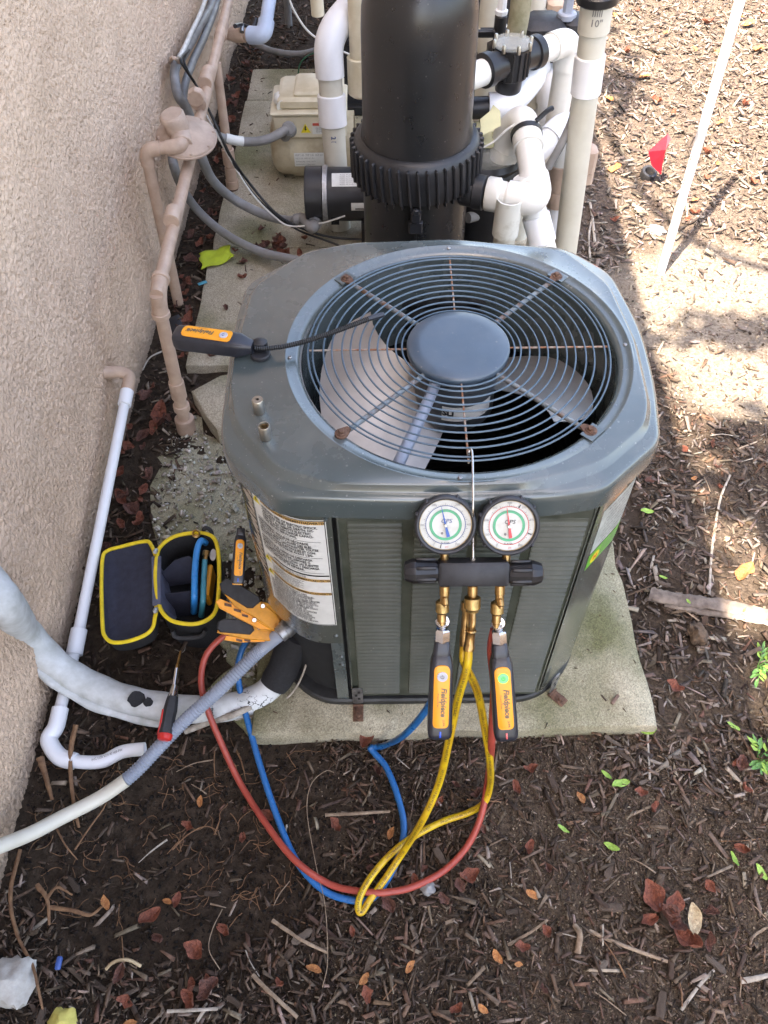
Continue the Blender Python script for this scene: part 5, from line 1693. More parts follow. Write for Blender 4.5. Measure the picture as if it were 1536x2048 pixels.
# ------------------------------------------------------------------ black booster pump motor
bo = thing('booster_pump', 'black cylindrical booster pump motor with silver band left of the tank', 'pump', (-0.179, 2.469, 0.030))
bq0, bq1 = V((-0.248, 2.460, 0.190)), V((-0.006, 2.460, 0.187))
br_ = 0.086
by_, bz_ = 2.46, bq0.z
part('motor', turn(bq0, bq1, [(0, 0.082), (0.003, br_), (0.055, br_), (0.057, br_ - 0.003), (0.25, br_ - 0.003)], 36), 'motor_black', bo)
part('band', turn(V((bq0.x + 0.057, by_, bz_)), bq1, [(0, br_), (0.001, br_ + 0.0025), (0.015, br_ + 0.0025), (0.016, br_)], 36), 'silver', bo)
def bo_label(name, x0, x1, a0, a1, m, rr=0.0838):
    rs = []
    for k in range(9):
        a = R(a0 + (a1 - a0) * k / 8)
        rs.append([(x, by_ - rr * math.cos(a), bz_ + rr * math.sin(a)) for x in (x0, x1)])
    return part(name, loft(rs, closed=False), m, bo)
bo_label('rating_label', bq0.x + 0.090, bq0.x + 0.24, 46, 78, 'label_white')
for k in range(6):
    g = lettering('MODEL HP 3/4 VOLTS 115 230 RPM 3450 SF', 0.0075, width=0.72, align='LEFT')
    a = R(73 - k * 4.6)
    part('label_lettering', ([(bq0.x + 0.115 + p[0], by_ - 0.0843 * math.cos(a + p[1] / 0.084), bz_ + 0.0843 * math.sin(a + p[1] / 0.084)) for p in g[0]], g[1]), 'ink_fade', bo, 0)
bo_label('bar_code_label', bq0.x + 0.150, bq0.x + 0.24, -6, 12, 'label_white')
part('bar_code', box((bq0.x + 0.20, by_ - 0.0846, bz_ - 0.003), (0.075, 0.0006, 0.006)), 'ink_fade', bo)
for k in range(3):
    part('vent_slot', box((bq0.x + 0.095 + k * 0.0, by_ - 0.0700, bz_ - 0.040 - k * 0.011), (0.026, 0.012, 0.005)), 'ink', bo)
part('elbow_fitting', tube([(bq0.x + 0.030, by_ - 0.070, bz_ - 0.055), (bq0.x + 0.020, by_ - 0.095, bz_ - 0.062), (-0.263, 2.420, 0.125), (-0.291, 2.419, 0.122)], 0.0185, 14), 'conduit', bo)
part('lock_nut', turn((bq0.x + 0.030, by_ - 0.074, bz_ - 0.055), (bq0.x + 0.020, by_ - 0.12, bz_ - 0.064), [(0, 0.024), (0.009, 0.024)], 8), 'silver', bo)
part('foot', box((bq0.x + 0.225, by_ - 0.02, (bz_ - 0.03) / 2 + 0.0), (0.09, 0.13, bz_ - 0.06), 0.012), 'motor_black', bo)
part('pump_head', turn(V((bq1.x - 0.02, by_, bz_)), V((bq1.x + 1, by_, bz_)), [(0, 0.10), (0.01, 0.108), (0.07, 0.108), (0.09, 0.07)], 30), 'motor_black', bo)

# dark heater cabinet behind, and the upright cream pipes in front of it
hx = V((-0.107, 3.250, 0.206))
ht = thing('pool_heater', 'dark cabinet standing behind the cream pump and white pipe', 'cabinet', (0.05, 3.4, 0.03))
part('cabinet', box((0.18, 3.62, 0.48), (0.70, 0.62, 0.90), 0.02), 'motor_black', ht)
part('base', box((0.18, 3.60, 0.050), (0.72, 0.64, 0.038), 0.005), 'dark_inside', ht)
for k in range(7):
    part('vent_slat', box((0.12, 3.305, 0.30 + k * 0.07), (0.5, 0.012, 0.018), 0.003), 'motor_black', ht)
part('knock_out', turn((-0.05, 3.309, 0.22), (-0.05, 3.0, 0.22), [(0, 0.03), (0.002, 0.03), (0.003, 0.028)], 24), 'black_plastic', ht)
cr = thing('riser_pipe', 'cream upright pipe just left of the tank behind the white pipe', 'pipe', (-0.069, 2.620, 0.416))
part('pipe', cyl((-0.062, 2.620, 0.432), (-0.063, 2.620, 0.755), 0.0300, 22), 'cream', cr)
collar(cr, (-0.066, 2.620, 0.493), (0, 0, 1), 0.036, 0.11, 'cream')
cr2 = thing('riser_pipe', 'thin cream upright pipe at the top edge above the white elbow', 'pipe', (-0.211, 3.000, 0.547))
part('pipe', cyl((-0.207, 3.000, 0.517), (-0.209, 3.000, 0.621), 0.022, 16), 'cream', cr2)
gp_ = thing('ground_post', 'thin grey rusty pipe standing in the far mulch', 'pipe', (-0.431, 4.202, 0.000))
part('pipe', cyl((-0.430, 4.191, 0.000), (-0.427, 4.200, 0.175), 0.017, 12), 'conduit', gp_)
# ------------------------------------------------------------------ manifold gauge set hanging on the grille (local frame: x right, y up the set, z out of the dials)
TH = R(38)
MO = V((0.10, 0.66, 0.70))
MF = Matrix(((1, 0, 0, MO.x), (0, math.sin(TH), -math.cos(TH), MO.y), (0, math.cos(TH), math.sin(TH), MO.z), (0, 0, 0, 1)))
mg = thing('gauge_manifold', 'refrigerant gauge manifold with two round dials hooked onto the grille', 'gauge set', M=MF)
MI = MF.inverted()


def LP(name, g, m, parent=mg, sd=40):
    return part(name, g, m, parent, sd, local=True)


def toL(p):
    return tuple(MI @ V(p))


def zcyl(c, z0, z1, r, n=40, bev=0.0):
    return cyl((c[0], c[1], z0), (c[0], c[1], z1), r, n, bev)


def annulus(c, z, r0, r1, n=56):
    return [(c[0] + r * math.cos(2 * math.pi * k / n), c[1] + r * math.sin(2 * math.pi * k / n), z) for r in (r0, r1) for k in range(n)], [(k, (k + 1) % n, n + (k + 1) % n, n + k) for k in range(n)]


def gauge(c, hue, needle_deg, mx, step, marks):
    # 'needle_deg' counts from straight up, positive clockwise
    o = LP('gauge', join(turn((c[0], c[1], -0.030), (c[0], c[1], 1), [(0, 0.026), (0.004, 0.030), (0.014, 0.034), (0.020, 0.0415), (0.026, 0.0440), (0.033, 0.0442), (0.0365, 0.0425), (0.0372, 0.0400), (0.0352, 0.0378), (0.0330, 0.0376), (0.0300, 0.0376), (0.0300, 0.0)], 56)), 'boot', mg, 60)
    for a in (38, 68, 128, 158, 220, 320):
        LP('boot_rib', box((c[0] + 0.0438 * math.cos(R(a)), c[1] + 0.0438 * math.sin(R(a)), 0.0005), (0.006, 0.006, 0.010), 0.002), 'boot', o)
    z = 0.0014
    LP('dial', (zcyl(c, z - 0.0006, z, 0.0376, 48)), 'dial', o)
    LP('dial_rim', annulus(c, z + 0.0006, 0.0364, 0.0378), 'dial_rim', o)
    LP('green_band', annulus(c, z + 0.0004, 0.0192, 0.0232), 'dial_green', o)
    LP('scale_circle', annulus(c, z + 0.0004, 0.0278, 0.0287), 'ink_blue' if hue == 'blue' else 'ink_red', o)
    v, f = [], []
    for k in range(61):
        a = R(-135 - 15 + k * 5) + 0
        aa = math.pi / 2 - R(-150 + k * 5)
        lng = 0.0034 if k % 5 == 0 else 0.0018
        for rad, ln in ((0.0287, lng), (0.0232, -0.0016 if k % 2 else -0.0026)):
            d = V((math.cos(aa), math.sin(aa), 0))
            w = V((-d.y, d.x, 0)) * (0.00022 if k % 5 else 0.00034)
            q = V((c[0], c[1], z + 0.0007))
            b = len(v)
            v += [tuple(q + d * rad + w), tuple(q + d * rad - w), tuple(q + d * (rad + ln) - w), tuple(q + d * (rad + ln) + w)]
            f.append((b, b + 1, b + 2, b + 3))
    LP('scale_ticks', (v, f), 'ink_fade', o, 0)
    for k in range(0, mx + 1, step):
        t = k / mx
        aa = math.pi / 2 - R(-150 + 300 * t)
        g = lettering(str(k), 0.0046)
        LP('scale_numeral', mv(g, (c[0] + 0.0338 * math.cos(aa), c[1] + 0.0338 * math.sin(aa), z + 0.0007)), 'ink_fade', o, 0)
    LP('dial_lettering', mv(lettering('CPS', 0.0085, shear=0.2, width=1.15), (c[0] + 0.001, c[1] + 0.0055, z + 0.0007)), 'ink_blue' if hue == 'blue' else 'ink', o, 0)
    LP('dial_lettering', mv(lettering('R-410A', 0.0036, width=1.1), (c[0], c[1] - 0.0265, z + 0.0007)), 'ink', o, 0)
    LP('dial_scale_text', mv(lettering('psi', 0.0040), (c[0] + 0.002, c[1] - 0.0325, z + 0.0007)), 'ink_red', o, 0)
    LP('dial_screw', zcyl((c[0] - 0.005, c[1] - 0.0125), z, z + 0.0012, 0.0018, 12), 'ink_fade', o)
    a = R(needle_deg)
    d, w = V((math.sin(a), math.cos(a), 0)), V((math.cos(a), -math.sin(a), 0))
    q = V((c[0], c[1], z + 0.0035))
    npts = [q + d * 0.0275 + w * 0.0003, q + d * 0.0275 - w * 0.0003, q - w * 0.0013, q - d * 0.0175 - w * 0.0026, q - d * 0.0175 + w * 0.0026, q + w * 0.0013]
    LP('needle', extrude([tuple(p) for p in npts], (0, 0, 1), 0.0007), 'needle_' + hue, o)
    LP('needle_hub', zcyl(c, z + 0.001, z + 0.0058, 0.0025, 16, 0.0006), 'nickel', o)
    for b, l in marks:
        aa = math.pi / 2 - R(b)
        dd = V((math.cos(aa), math.sin(aa), 0))
        ww = V((-dd.y, dd.x, 0))
        mm = V((c[0], c[1], z + 0.0010)) + dd * 0.032
        LP('pen_mark', extrude([tuple(mm - dd * l + ww * 0.0006), tuple(mm - dd * l - ww * 0.0006), tuple(mm + dd * l - ww * 0.0006), tuple(mm + dd * l + ww * 0.0006)], (0, 0, 1), 0.0003), 'ink', o)
    LP('gauge_stem', cyl((c[0], -0.010, -0.016), (c[0], c[1] - 0.034, -0.016), 0.0062, 14), 'brass', o)
    return o


gl = gauge((-0.0142, 0.0600), 'blue', -13, 500, 100, [(192, 0.003)])
gl['label'] = 'dial with a blue needle'
gr2 = gauge((0.0762, 0.0575), 'red', -8, 800, 100, [(27, 0.0026), (112, 0.003)])
gr2['label'] = 'dial with a red needle'
# body bar with knobs
LP('body', box((0.0275, -0.0150, -0.010), (0.102, 0.036, 0.032), 0.003), 'black_rubber')
def knob(x0, x1, y):
    d = 1 if x1 > x0 else -1
    L = abs(x1 - x0)
    o = LP('knob', turn((x0, y, -0.010), (x1, y, -0.010), [(0, 0.0145), (0.004, 0.0165), (L * 0.62, 0.0180), (L * 0.66, 0.0190), (L * 0.75, 0.0190), (L * 0.97, 0.0145), (L, 0.0120)], 12), 'black_plastic', mg, 25)
    for k in range(6):
        a = k * math.pi / 3
        LP('knob_rib', box((x0 + d * L * 0.36, y + 0.0172 * math.cos(a), -0.010 + 0.0172 * math.sin(a)), (L * 0.58, 0.005, 0.005), 0.001), 'black_plastic', o)
    return o
knob(-0.0240, -0.0735, -0.0125)
knob(0.0790, 0.1285, -0.0175)
hook = [toL((0.124, 0.788, 0.784)), toL((0.122, 0.790, 0.796)), toL((0.124, 0.792, 0.801)), toL((0.126, 0.780, 0.802)), toL((0.1235, 0.722, 0.792)), toL((0.124, 0.700, 0.765)), (0.0275, 0.060, -0.022), (0.0275, 0.0, -0.012)]
LP('hook', tube(hook, 0.0018, 10, 8), 'steel')
LP('hook_nut', cyl((0.0275, 0.001, -0.012), (0.0275, 0.006, -0.012), 0.0045, 6), 'nickel')
# brass ports
PX = [-0.0142, 0.0272, 0.0672]
for i, x in enumerate(PX):
    LP('port', turn((x, -0.031, -0.010), (x + (-0.002 if i != 1 else 0), -1.0, -0.010), [(0, 0.0058), (0.005, 0.0058), (0.0055, 0.0074), (0.019, 0.0074), (0.020, 0.0062), (0.030, 0.0066), (0.031, 0.0052)], 16), 'brass')
for x, yb in ((-0.0160, -0.0600), (0.0655, -0.0630)):
    LP('port_stub', turn((x + 0.0015, yb + 0.006, -0.004), (x + 0.003, yb - 0.008, 0.002), [(0, 0.0056), (0.009, 0.0052), (0.0105, 0.0032), (0.0125, 0.0028)], 14), 'brass')
    LP('knurled_nut', turn((x - 0.001, yb, -0.014), (x - 0.001, yb - 1, -0.014), [(0, 0.0068), (0.003, 0.0098), (0.018, 0.0098), (0.020, 0.0072)], 24), 'brass_knurl')
    LP('port_neck', turn((x - 0.0015, yb - 0.021, -0.014), (x - 0.0015, yb - 1, -0.014), [(0, 0.0070), (0.012, 0.0070), (0.013, 0.0060), (0.020, 0.0056)], 16), 'brass')
# centre port with elbowed hose end
LP('knurled_nut', turn((0.0272, -0.0530, -0.010), (0.0272, -1.0, -0.004), [(0, 0.0085), (0.002, 0.0122), (0.018, 0.0122), (0.020, 0.0100), (0.024, 0.0092)], 28), 'brass_knurl')
LP('hose_elbow', tube([(0.0272, -0.070, -0.009), (0.0276, -0.084, -0.004), (0.0272, -0.096, -0.002), (0.0255, -0.108, -0.006)], 0.0046, 12), 'brass')
LP('hose_ferrule', turn((0.0255, -0.104, -0.006), (0.0228, -0.140, -0.010), [(0, 0.0070), (0.002, 0.0085), (0.005, 0.0070), (0.026, 0.0072), (0.028, 0.0085), (0.034, 0.0082)], 16), 'brass')
LP('hose_ferrule', turn((0.0200, -0.066, -0.022), (0.0170, -0.138, -0.022), [(0, 0.0080), (0.012, 0.0080), (0.016, 0.0062), (0.04, 0.0062), (0.050, 0.0075), (0.070, 0.0075)], 14), 'brass')


# ------------------------------------------------------------------ wireless probes
def probe(name, M, label, lit, led, tail=True):
    """pressure probe along local -y, face towards +z"""
    o = thing(name, label, 'pressure probe', M=M, group='wireless pressure probes')
    def lp(n, g, m, par=o, sd=40):
        return part(n, g, m, par, sd, local=True)
    W, D = 0.0175, 0.0155
    rs = []
    for y, k in ((0.0, 0.60), (-0.002, 0.66), (-0.020, 0.74), (-0.0205, 0.73), (-0.0212, 0.76), (-0.034, 0.96), (-0.060, 1.0), (-0.130, 1.06), (-0.148, 1.06), (-0.155, 1.0), (-0.158, 0.86)):
        pr = rpoly([(-W * k, -D * k), (W * k, -D * k), (W * k, D * k), (-W * k, D * k)], 0.009 * k, 5)
        rs.append([(p[0], y, p[1]) for p in pr])
    lp('body', loft(rs, True, True), 'probe_black', sd=50)
    rp = rpoly([(-0.0120, -0.136), (0.0120, -0.136), (0.0120, -0.033), (-0.0120, -0.033)], [0.008, 0.008, 0.011, 0.011], 6)
    zf = lambda y: D * (0.955 + 0.105 * min(1, max(0, (-y - 0.033) / 0.1)))
    pan = lp('face_plate', loft([[(p[0], p[1], zf(p[1]) - 0.001) for p in rp], [(p[0], p[1], zf(p[1]) + 0.0010) for p in rp], [(p[0] * 0.94, p[1] * 0.99 - 0.0008, zf(p[1]) + 0.0016) for p in rp]], True, True), 'orange')
    zt = 0.0180
    lp('power_button', cyl((0.0006, -0.051, zf(-0.051)), (0.0006, -0.051, zf(-0.051) + 0.0026), 0.0080, 28, 0.0006), 'button_green' if lit else 'button', pan)
    zb = zf(-0.051) + 0.0031
    arc = [(0.0006 + 0.0026 * math.sin(a), -0.051 + 0.0026 * math.cos(a), zb) for a in np.linspace(0.6, 2 * math.pi - 0.6, 14)]
    lp('power_symbol', join(tube(arc, 0.00038, 5, sm=False), box((0.0006, -0.0490, zb), (0.0007, 0.0032, 0.0005))), 'ink_grey' if not lit else 'ink', pan)
    Ml = Matrix.Rotation(R(-90), 4, 'Z')
    def tx(t, y, x, s, m, sh=0.0, bold=0.0, wd=1.0):
        g = xf(lettering(t, s, shear=sh, bold=bold, width=wd), Matrix.Translation((x, y, zf(y) + 0.0020)) @ Ml)
        g = [(p[0], p[1], zf(p[1]) + 0.0020) for p in g[0]], g[1]
        lp('lettering', g, m, pan, 0)
    tx('Fieldpiece', -0.0925, 0.0035, 0.0118, 'ink_grey', 0.22, 0.00035, 1.0)
    tx('Pressure Probe', -0.0895, -0.0050, 0.0036, 'ink_grey')
    tx('JL3PR', -0.1270, 0.0045, 0.0044, 'ink_grey')
    lp('status_light', box((0.0, -0.1475, 0.0160), (0.0032, 0.0105, 0.0022), 0.0006), 'led_' + led, pan)
    lp('end_cap', loft([[(p[0], y, p[1] - 0.004) for p in rpoly([(-W * k, -D * k), (W * k, -D * k), (W * k, D * k * 0.6), (-W * k, D * k * 0.6)], 0.006, 4)] for y, k in ((-0.1585, 0.9), (-0.162, 0.82))], True, True), 'orange_worn')
    if tail:
        lp('hex_collar', turn((0, 0.0, 0), (0, 1, 0), [(0, 0.0115), (0.002, 0.0120), (0.017, 0.0120), (0.019, 0.0100)], 6, a0=R(30)), 'chrome', sd=20)
        lp('swivel_stem', cyl((0, 0.018, 0), (0, 0.028, -0.002), 0.0045, 12), 'galv')
        lp('swivel_ring', xf(turn((0, 0, -0.005), (0, 0, 1), [(0, 0.0100), (0.002, 0.0112), (0.007, 0.0112), (0.0095, 0.0095), (0.0100, 0.0060), (0.0070, 0.0050)], 24), Matrix.Translation((0, 0.029, -0.004)) @ Matrix.Rotation(R(-28), 4, 'X')), 'chrome')
    return o


probe('pressure_probe', MF @ Matrix.Translation((-0.0168, -0.124, -0.012)) @ Matrix.Rotation(R(-1.3), 4, 'Z'), 'orange and black wireless probe with a grey button, hung under the blue dial', False, 'blue')
probe('pressure_probe', MF @ Matrix.Translation((0.0692, -0.128, -0.012)) @ Matrix.Rotation(R(5.0), 4, 'Z') @ Matrix.Rotation(R(-2), 4, 'Y'), 'orange and black wireless probe with a lit green button', True, 'red')
# spare probe hanging on the left side of the cabinet
hp = probe('pressure_probe', M3((-0.272, 0.917, 0.446), (1.0, 0.06, -0.20), (0.13, 0.85, 0.56)) @ Matrix.Scale(0.66, 4), 'small orange probe hanging against the cabinet side above the clamps', False, 'blue', False)

# ------------------------------------------------------------------ hoses
def hose(name, pts, r, m, label, marks=None, n=14):
    o = thing(name, label, 'hose', tuple(V(pts[len(pts) // 2])), 'refrigerant hoses')
    part('hose', tube(pts, r, n, 10), m, o)
    if marks:
        P = resample(pts, 0.002)
        tot = len(P)
        i = 12
        while i < tot - 40:
            g = lettering(marks, r * 0.95, width=0.9)
            half = max(p[0] for p in g[0]) + 0.004
            vs = []
            mid = i * 0.002 + half
            ok = True
            for p in g[0]:
                k = (mid + p[0]) / 0.002
                j = int(k)
                if j < 1 or j >= tot - 2:
                    ok = False
                    break
                d = (P[j + 1] - P[j - 1]).normalized()
                c = P[j].lerp(P[j + 1], k - j)
                vw = (V((0, 0.0, 1.69)) - c).normalized()
                sd_ = d.cross(vw).normalized()
                nv = sd_.cross(d)
                t = p[1] / r
                vs.append(tuple(c + (nv * math.cos(t) - sd_ * math.sin(t)) * -(-r - 0.0003)))
            if ok:
                part('hose_lettering', (vs, g[1]), 'ink', o, 0)
            i += int(2 * half / 0.002) + 8
    return o


HR = 0.0066
pB = MF @ V((-0.0178, -0.100, -0.016))
pY = MF @ V((0.0228, -0.138, -0.010))
pY2 = MF @ V((0.0172, -0.136, -0.022))
pR = MF @ V((0.0630, -0.112, -0.026))
hose('hose', [tuple(pB), tuple(MF @ V((-0.020, -0.14, -0.045))), (0.078, 0.592, 0.418), (0.061, 0.590, 0.332), (0.028, 0.600, 0.214), (-0.011, 0.655, 0.026), (-0.036, 0.655, 0.016), (-0.029, 0.646, 0.012), (-0.004, 0.615, 0.010), (0.018, 0.558, 0.009), (0.030, 0.498, 0.009), (0.021, 0.446, 0.009), (-0.004, 0.396, 0.010), (-0.037, 0.362, 0.009), (-0.085, 0.363, 0.008), (-0.133, 0.384, 0.006), (-0.182, 0.435, 0.004), (-0.222, 0.512, 0.006), (-0.260, 0.604, 0.018), (-0.291, 0.690, 0.035), (-0.314, 0.760, 0.055), (-0.321, 0.810, 0.085), (-0.306, 0.845, 0.120), (-0.268, 0.859, 0.160), (-0.202, 0.845, 0.180)], HR, 'hose_blue', 'blue refrigerant hose looping over the soil from the left gauge')
hose('hose', [tuple(pR), tuple(MF @ V((0.060, -0.15, -0.035))), (0.168, 0.565, 0.501), (0.173, 0.548, 0.405), (0.179, 0.535, 0.307), (0.194, 0.555, 0.100), (0.182, 0.505, 0.045), (0.154, 0.456, 0.018), (0.108, 0.413, 0.010), (0.049, 0.383, 0.016), (0.001, 0.371, 0.024), (-0.046, 0.372, 0.022), (-0.114, 0.389, 0.010), (-0.183, 0.432, 0.017), (-0.248, 0.507, 0.006), (-0.307, 0.589, 0.004), (-0.350, 0.664, 0.045), (-0.378, 0.722, 0.090), (-0.388, 0.765, 0.120), (-0.379, 0.807, 0.145), (-0.349, 0.836, 0.165), (-0.312, 0.853, 0.180), (-0.286, 0.862, 0.185)], HR, 'hose_red', 'faded red refrigerant hose curving over the soil to the clamps')
hose('hose', [tuple(pY), tuple(MF @ V((0.021, -0.17, -0.014))), (0.110, 0.545, 0.491), (0.102, 0.525, 0.390), (0.089, 0.495, 0.262), (0.061, 0.455, 0.183), (0.026, 0.435, 0.050), (-0.008, 0.394, 0.026), (-0.037, 0.358, 0.022), (-0.052, 0.337, 0.022), (-0.059, 0.343, 0.026), (-0.054, 0.365, 0.030), (-0.032, 0.400, 0.030), (0.007, 0.442, 0.026), (0.051, 0.474, 0.020), (0.107, 0.503, 0.012), (0.163, 0.519, 0.020), (0.190, 0.528, 0.055), (0.197, 0.544, 0.105), (0.181, 0.530, 0.261), (0.165, 0.550, 0.359), (0.144, 0.565, 0.474), tuple(MF @ V((0.0180, -0.165, -0.023))), tuple(pY2)], HR, 'hose_yellow', 'yellow refrigerant hose doubled back in a loop under the manifold', 'SAE J2196 R410A 800 PSI WP 4000 PSI BURST')

# ------------------------------------------------------------------ temperature wand on the cover
wd = thing('humidity_wand', 'orange and black wireless wand with a bendy black stalk on the cover', 'wand', (-0.200, 1.013, 0.790))
wa, wb = V((-0.209, 1.012, 0.806)), V((-0.337, 1.039, 0.806))
xd = (wb - wa).normalized()
MW = M3(tuple(wa), V((0, 0, 1)).cross(-xd) * -1, -xd)
MW = M3(tuple(wa), xd.cross(V((0, 0, 1))) * -1, -xd)
L_ = (wb - wa).length
def wp(n, g, m, par=wd, sd=40):
    return part(n, xf(g, MW), m, par, sd)
rs = []
for y, k in ((0.0, 0.55), (-0.004, 0.60), (-0.022, 1.0), (-0.060, 1.04), (-(L_ - 0.014), 1.06), (-(L_ - 0.004), 1.0), (-L_, 0.84)):
    pr = rpoly([(-0.0175 * k, -0.0150 * k), (0.0175 * k, -0.0150 * k), (0.0175 * k, 0.0150 * k), (-0.0175 * k, 0.0150 * k)], 0.009 * k, 5)
    rs.append([(p[0], y, p[1]) for p in pr])
wp('body', loft(rs, True, True), 'probe_black', sd=50)
y0_, y1_ = -0.034, -(L_ - 0.014)
rp = rpoly([(-0.0125, y1_), (0.0125, y1_), (0.0125, y0_), (-0.0125, y0_)], [0.010, 0.010, 0.007, 0.007], 6)
fpl = wp('face_plate', loft([[(p[0], p[1], 0.0140) for p in rp], [(p[0], p[1], 0.0164) for p in rp], [(p[0] * 0.94, p[1] * 0.995, 0.0172) for p in rp]], True, True), 'orange')
wp('power_button', cyl((0.0004, y0_ - 0.013, 0.0165), (0.0004, y0_ - 0.013, 0.0186), 0.0070, 24, 0.0006), 'button', fpl)
arc = [(0.0004 + 0.0022 * math.sin(a), y0_ - 0.013 + 0.0022 * math.cos(a), 0.0188) for a in np.linspace(0.6, 2 * math.pi - 0.6, 12)]
wp('power_symbol', tube(arc, 0.0004, 5, sm=False), 'ink_blue', fpl)
def wtx(t, y, x, s, sh=0, bold=0):
    g = xf(lettering(t, s, shear=sh, bold=bold), Matrix.Translation((x, y, 0.0176)) @ Matrix.Rotation(R(-90), 4, 'Z'))
    wp('lettering', g, 'ink_grey', fpl, 0)
wtx('Fieldpiece', y0_ - 0.052, -0.0015, 0.0112, 0.22, 0.0004)
wtx('Psychrometer', y0_ - 0.050, -0.0090, 0.0030)
wtx('JL3RH', y1_ + 0.011, 0.001, 0.0040)
mb = V((-0.199, 1.010, 0.792))
part('magnet_base', turn((mb.x, mb.y, 0.7895), (mb.x, mb.y, 1), [(0, 0.0155), (0.001, 0.0165), (0.006, 0.0165), (0.0075, 0.015)], 28), 'black_rubber', wd)
part('cradle', box((mb.x, mb.y + 0.009, 0.806), (0.024, 0.018, 0.020), 0.005), 'black_rubber', wd)
part('stalk', corrugated([tuple(V((-0.207, 1.010, 0.806))), (-0.182, 1.009, 0.806), (-0.142, 1.017, 0.807), (-0.094, 1.037, 0.808), (-0.050, 1.061, 0.808), (-0.023, 1.079, 0.806)], 0.0041, 0.0035, 0.0005, 10), 'cable_black', wd)
part('sensor_tip', turn((-0.028, 1.077, 0.806), (0.002, 1.093, 0.803), [(0, 0.0036), (0.004, 0.0046), (0.020, 0.0046), (0.028, 0.0050), (0.033, 0.0040), (0.034, 0.0018)], 12), 'probe_black', wd)

# two valve caps on the cover
for pos, up, lb in (((-0.190, 0.884, 0.789), False, 'upright metal valve cap with a small hole on the cover'), ((-0.176, 0.830, 0.789), True, 'upturned metal valve cap showing its thread on the cover')):
    t = thing('service_valve_cover', lb, 'valve cap', pos, 'valve caps on the cover')
    x, y, z = pos
    H_ = 0.0265
    if up:
        g = turn((x, y, z), (x, y, 1), [(0, 0.0082), (0.001, 0.0089), (H_ - 0.001, 0.0089), (H_, 0.0084), (H_, 0.0072), (H_ - 0.002, 0.0064), (0.006, 0.0064), (0.006, 0.0)], 28)
        part('shell', g, 'nickel', t)
        for k in range(4):
            part('thread', torus((x, y, H_ + z - 0.004 - k * 0.003), 0.0064, 0.0006, 24, 5), 'brass', t)
    else:
        g = turn((x, y, z), (x, y, 1), [(0, 0.0085), (0.001, 0.0089), (H_ - 0.0015, 0.0089), (H_, 0.0080), (H_ + 0.0001, 0.0024), (H_ - 0.003, 0.0022), (H_ - 0.0031, 0.0)], 28)
        part('shell', g, 'nickel', t)
        part('hole', cyl((x, y, z + H_ - 0.003), (x, y, z + H_ - 0.0025), 0.0021, 14), 'ink', t)

# ------------------------------------------------------------------ two pipe clamps on the lines by the recess
CN = (V((0, 0, 1.69)) - V((-0.30, 0.74, 0.20))).normalized()


def clamp(poly_up, poly_lo, grip_up, jaw, piv, holes, off, label):
    t = thing('pipe_clamp', label, 'clamp', tuple(V(jaw[0])), 'temperature clamps')
    part('upper_arm', extrude([V(p) + CN * off for p in poly_up], CN, 0.018, 0.002), 'orange_worn', t, 30)
    part('lower_arm', extrude([V(p) + CN * (off - 0.004) for p in poly_lo], CN, 0.014, 0.0015), 'orange', t, 30)
    part('grip', extrude([V(p) + CN * (off + 0.004) for p in grip_up], CN, 0.020, 0.003), 'grip_black', t, 30)
    part('jaw', extrude([V(p) + CN * (off - 0.002) for p in jaw], CN, 0.016, 0.002), 'orange_worn', t, 30)
    for k, p in enumerate(piv):
        q = V(p) + CN * (off + 0.008)
        part('pivot_screw', cyl(q, q + CN * 0.004, 0.0048, 14, 0.0008), 'steel', t)
    for p, sx in holes:
        q = V(p) + CN * (off + 0.0035)
        part('web_slot', extrude([q + V((sx * a, 0.0, 0)) + V((0, 0.6, 0.8)) * b * sx for a, b in ((-1, -0.25), (1, -0.75), (1, 0.1), (-1, 0.6))], CN, 0.003), 'rust', t)
    return t


clamp([(-0.336, 0.885, 0.279), (-0.334, 0.894, 0.283), (-0.257, 0.869, 0.255), (-0.224, 0.847, 0.238), (-0.210, 0.827, 0.225), (-0.231, 0.820, 0.226), (-0.271, 0.840, 0.244), (-0.306, 0.855, 0.258)],
      [(-0.343, 0.861, 0.269), (-0.335, 0.867, 0.270), (-0.314, 0.861, 0.263), (-0.271, 0.843, 0.245), (-0.231, 0.820, 0.226), (-0.256, 0.819, 0.231), (-0.291, 0.832, 0.244), (-0.335, 0.850, 0.262)],
      [(-0.336, 0.892, 0.283), (-0.325, 0.903, 0.286), (-0.315, 0.902, 0.283), (-0.259, 0.876, 0.259), (-0.256, 0.868, 0.255), (-0.271, 0.855, 0.251), (-0.282, 0.854, 0.253), (-0.332, 0.878, 0.275)],
      [(-0.257, 0.869, 0.255), (-0.229, 0.865, 0.248), (-0.208, 0.838, 0.230), (-0.204, 0.822, 0.221), (-0.231, 0.818, 0.225), (-0.271, 0.836, 0.242)],
      [(-0.252, 0.860, 0.250), (-0.268, 0.834, 0.240)], [((-0.319, 0.857, 0.262), 0.007), ((-0.301, 0.849, 0.254), 0.007), ((-0.286, 0.841, 0.247), 0.006)], 0.030, 'orange spring clamp with a black grip, the upper of two beside the conduit')
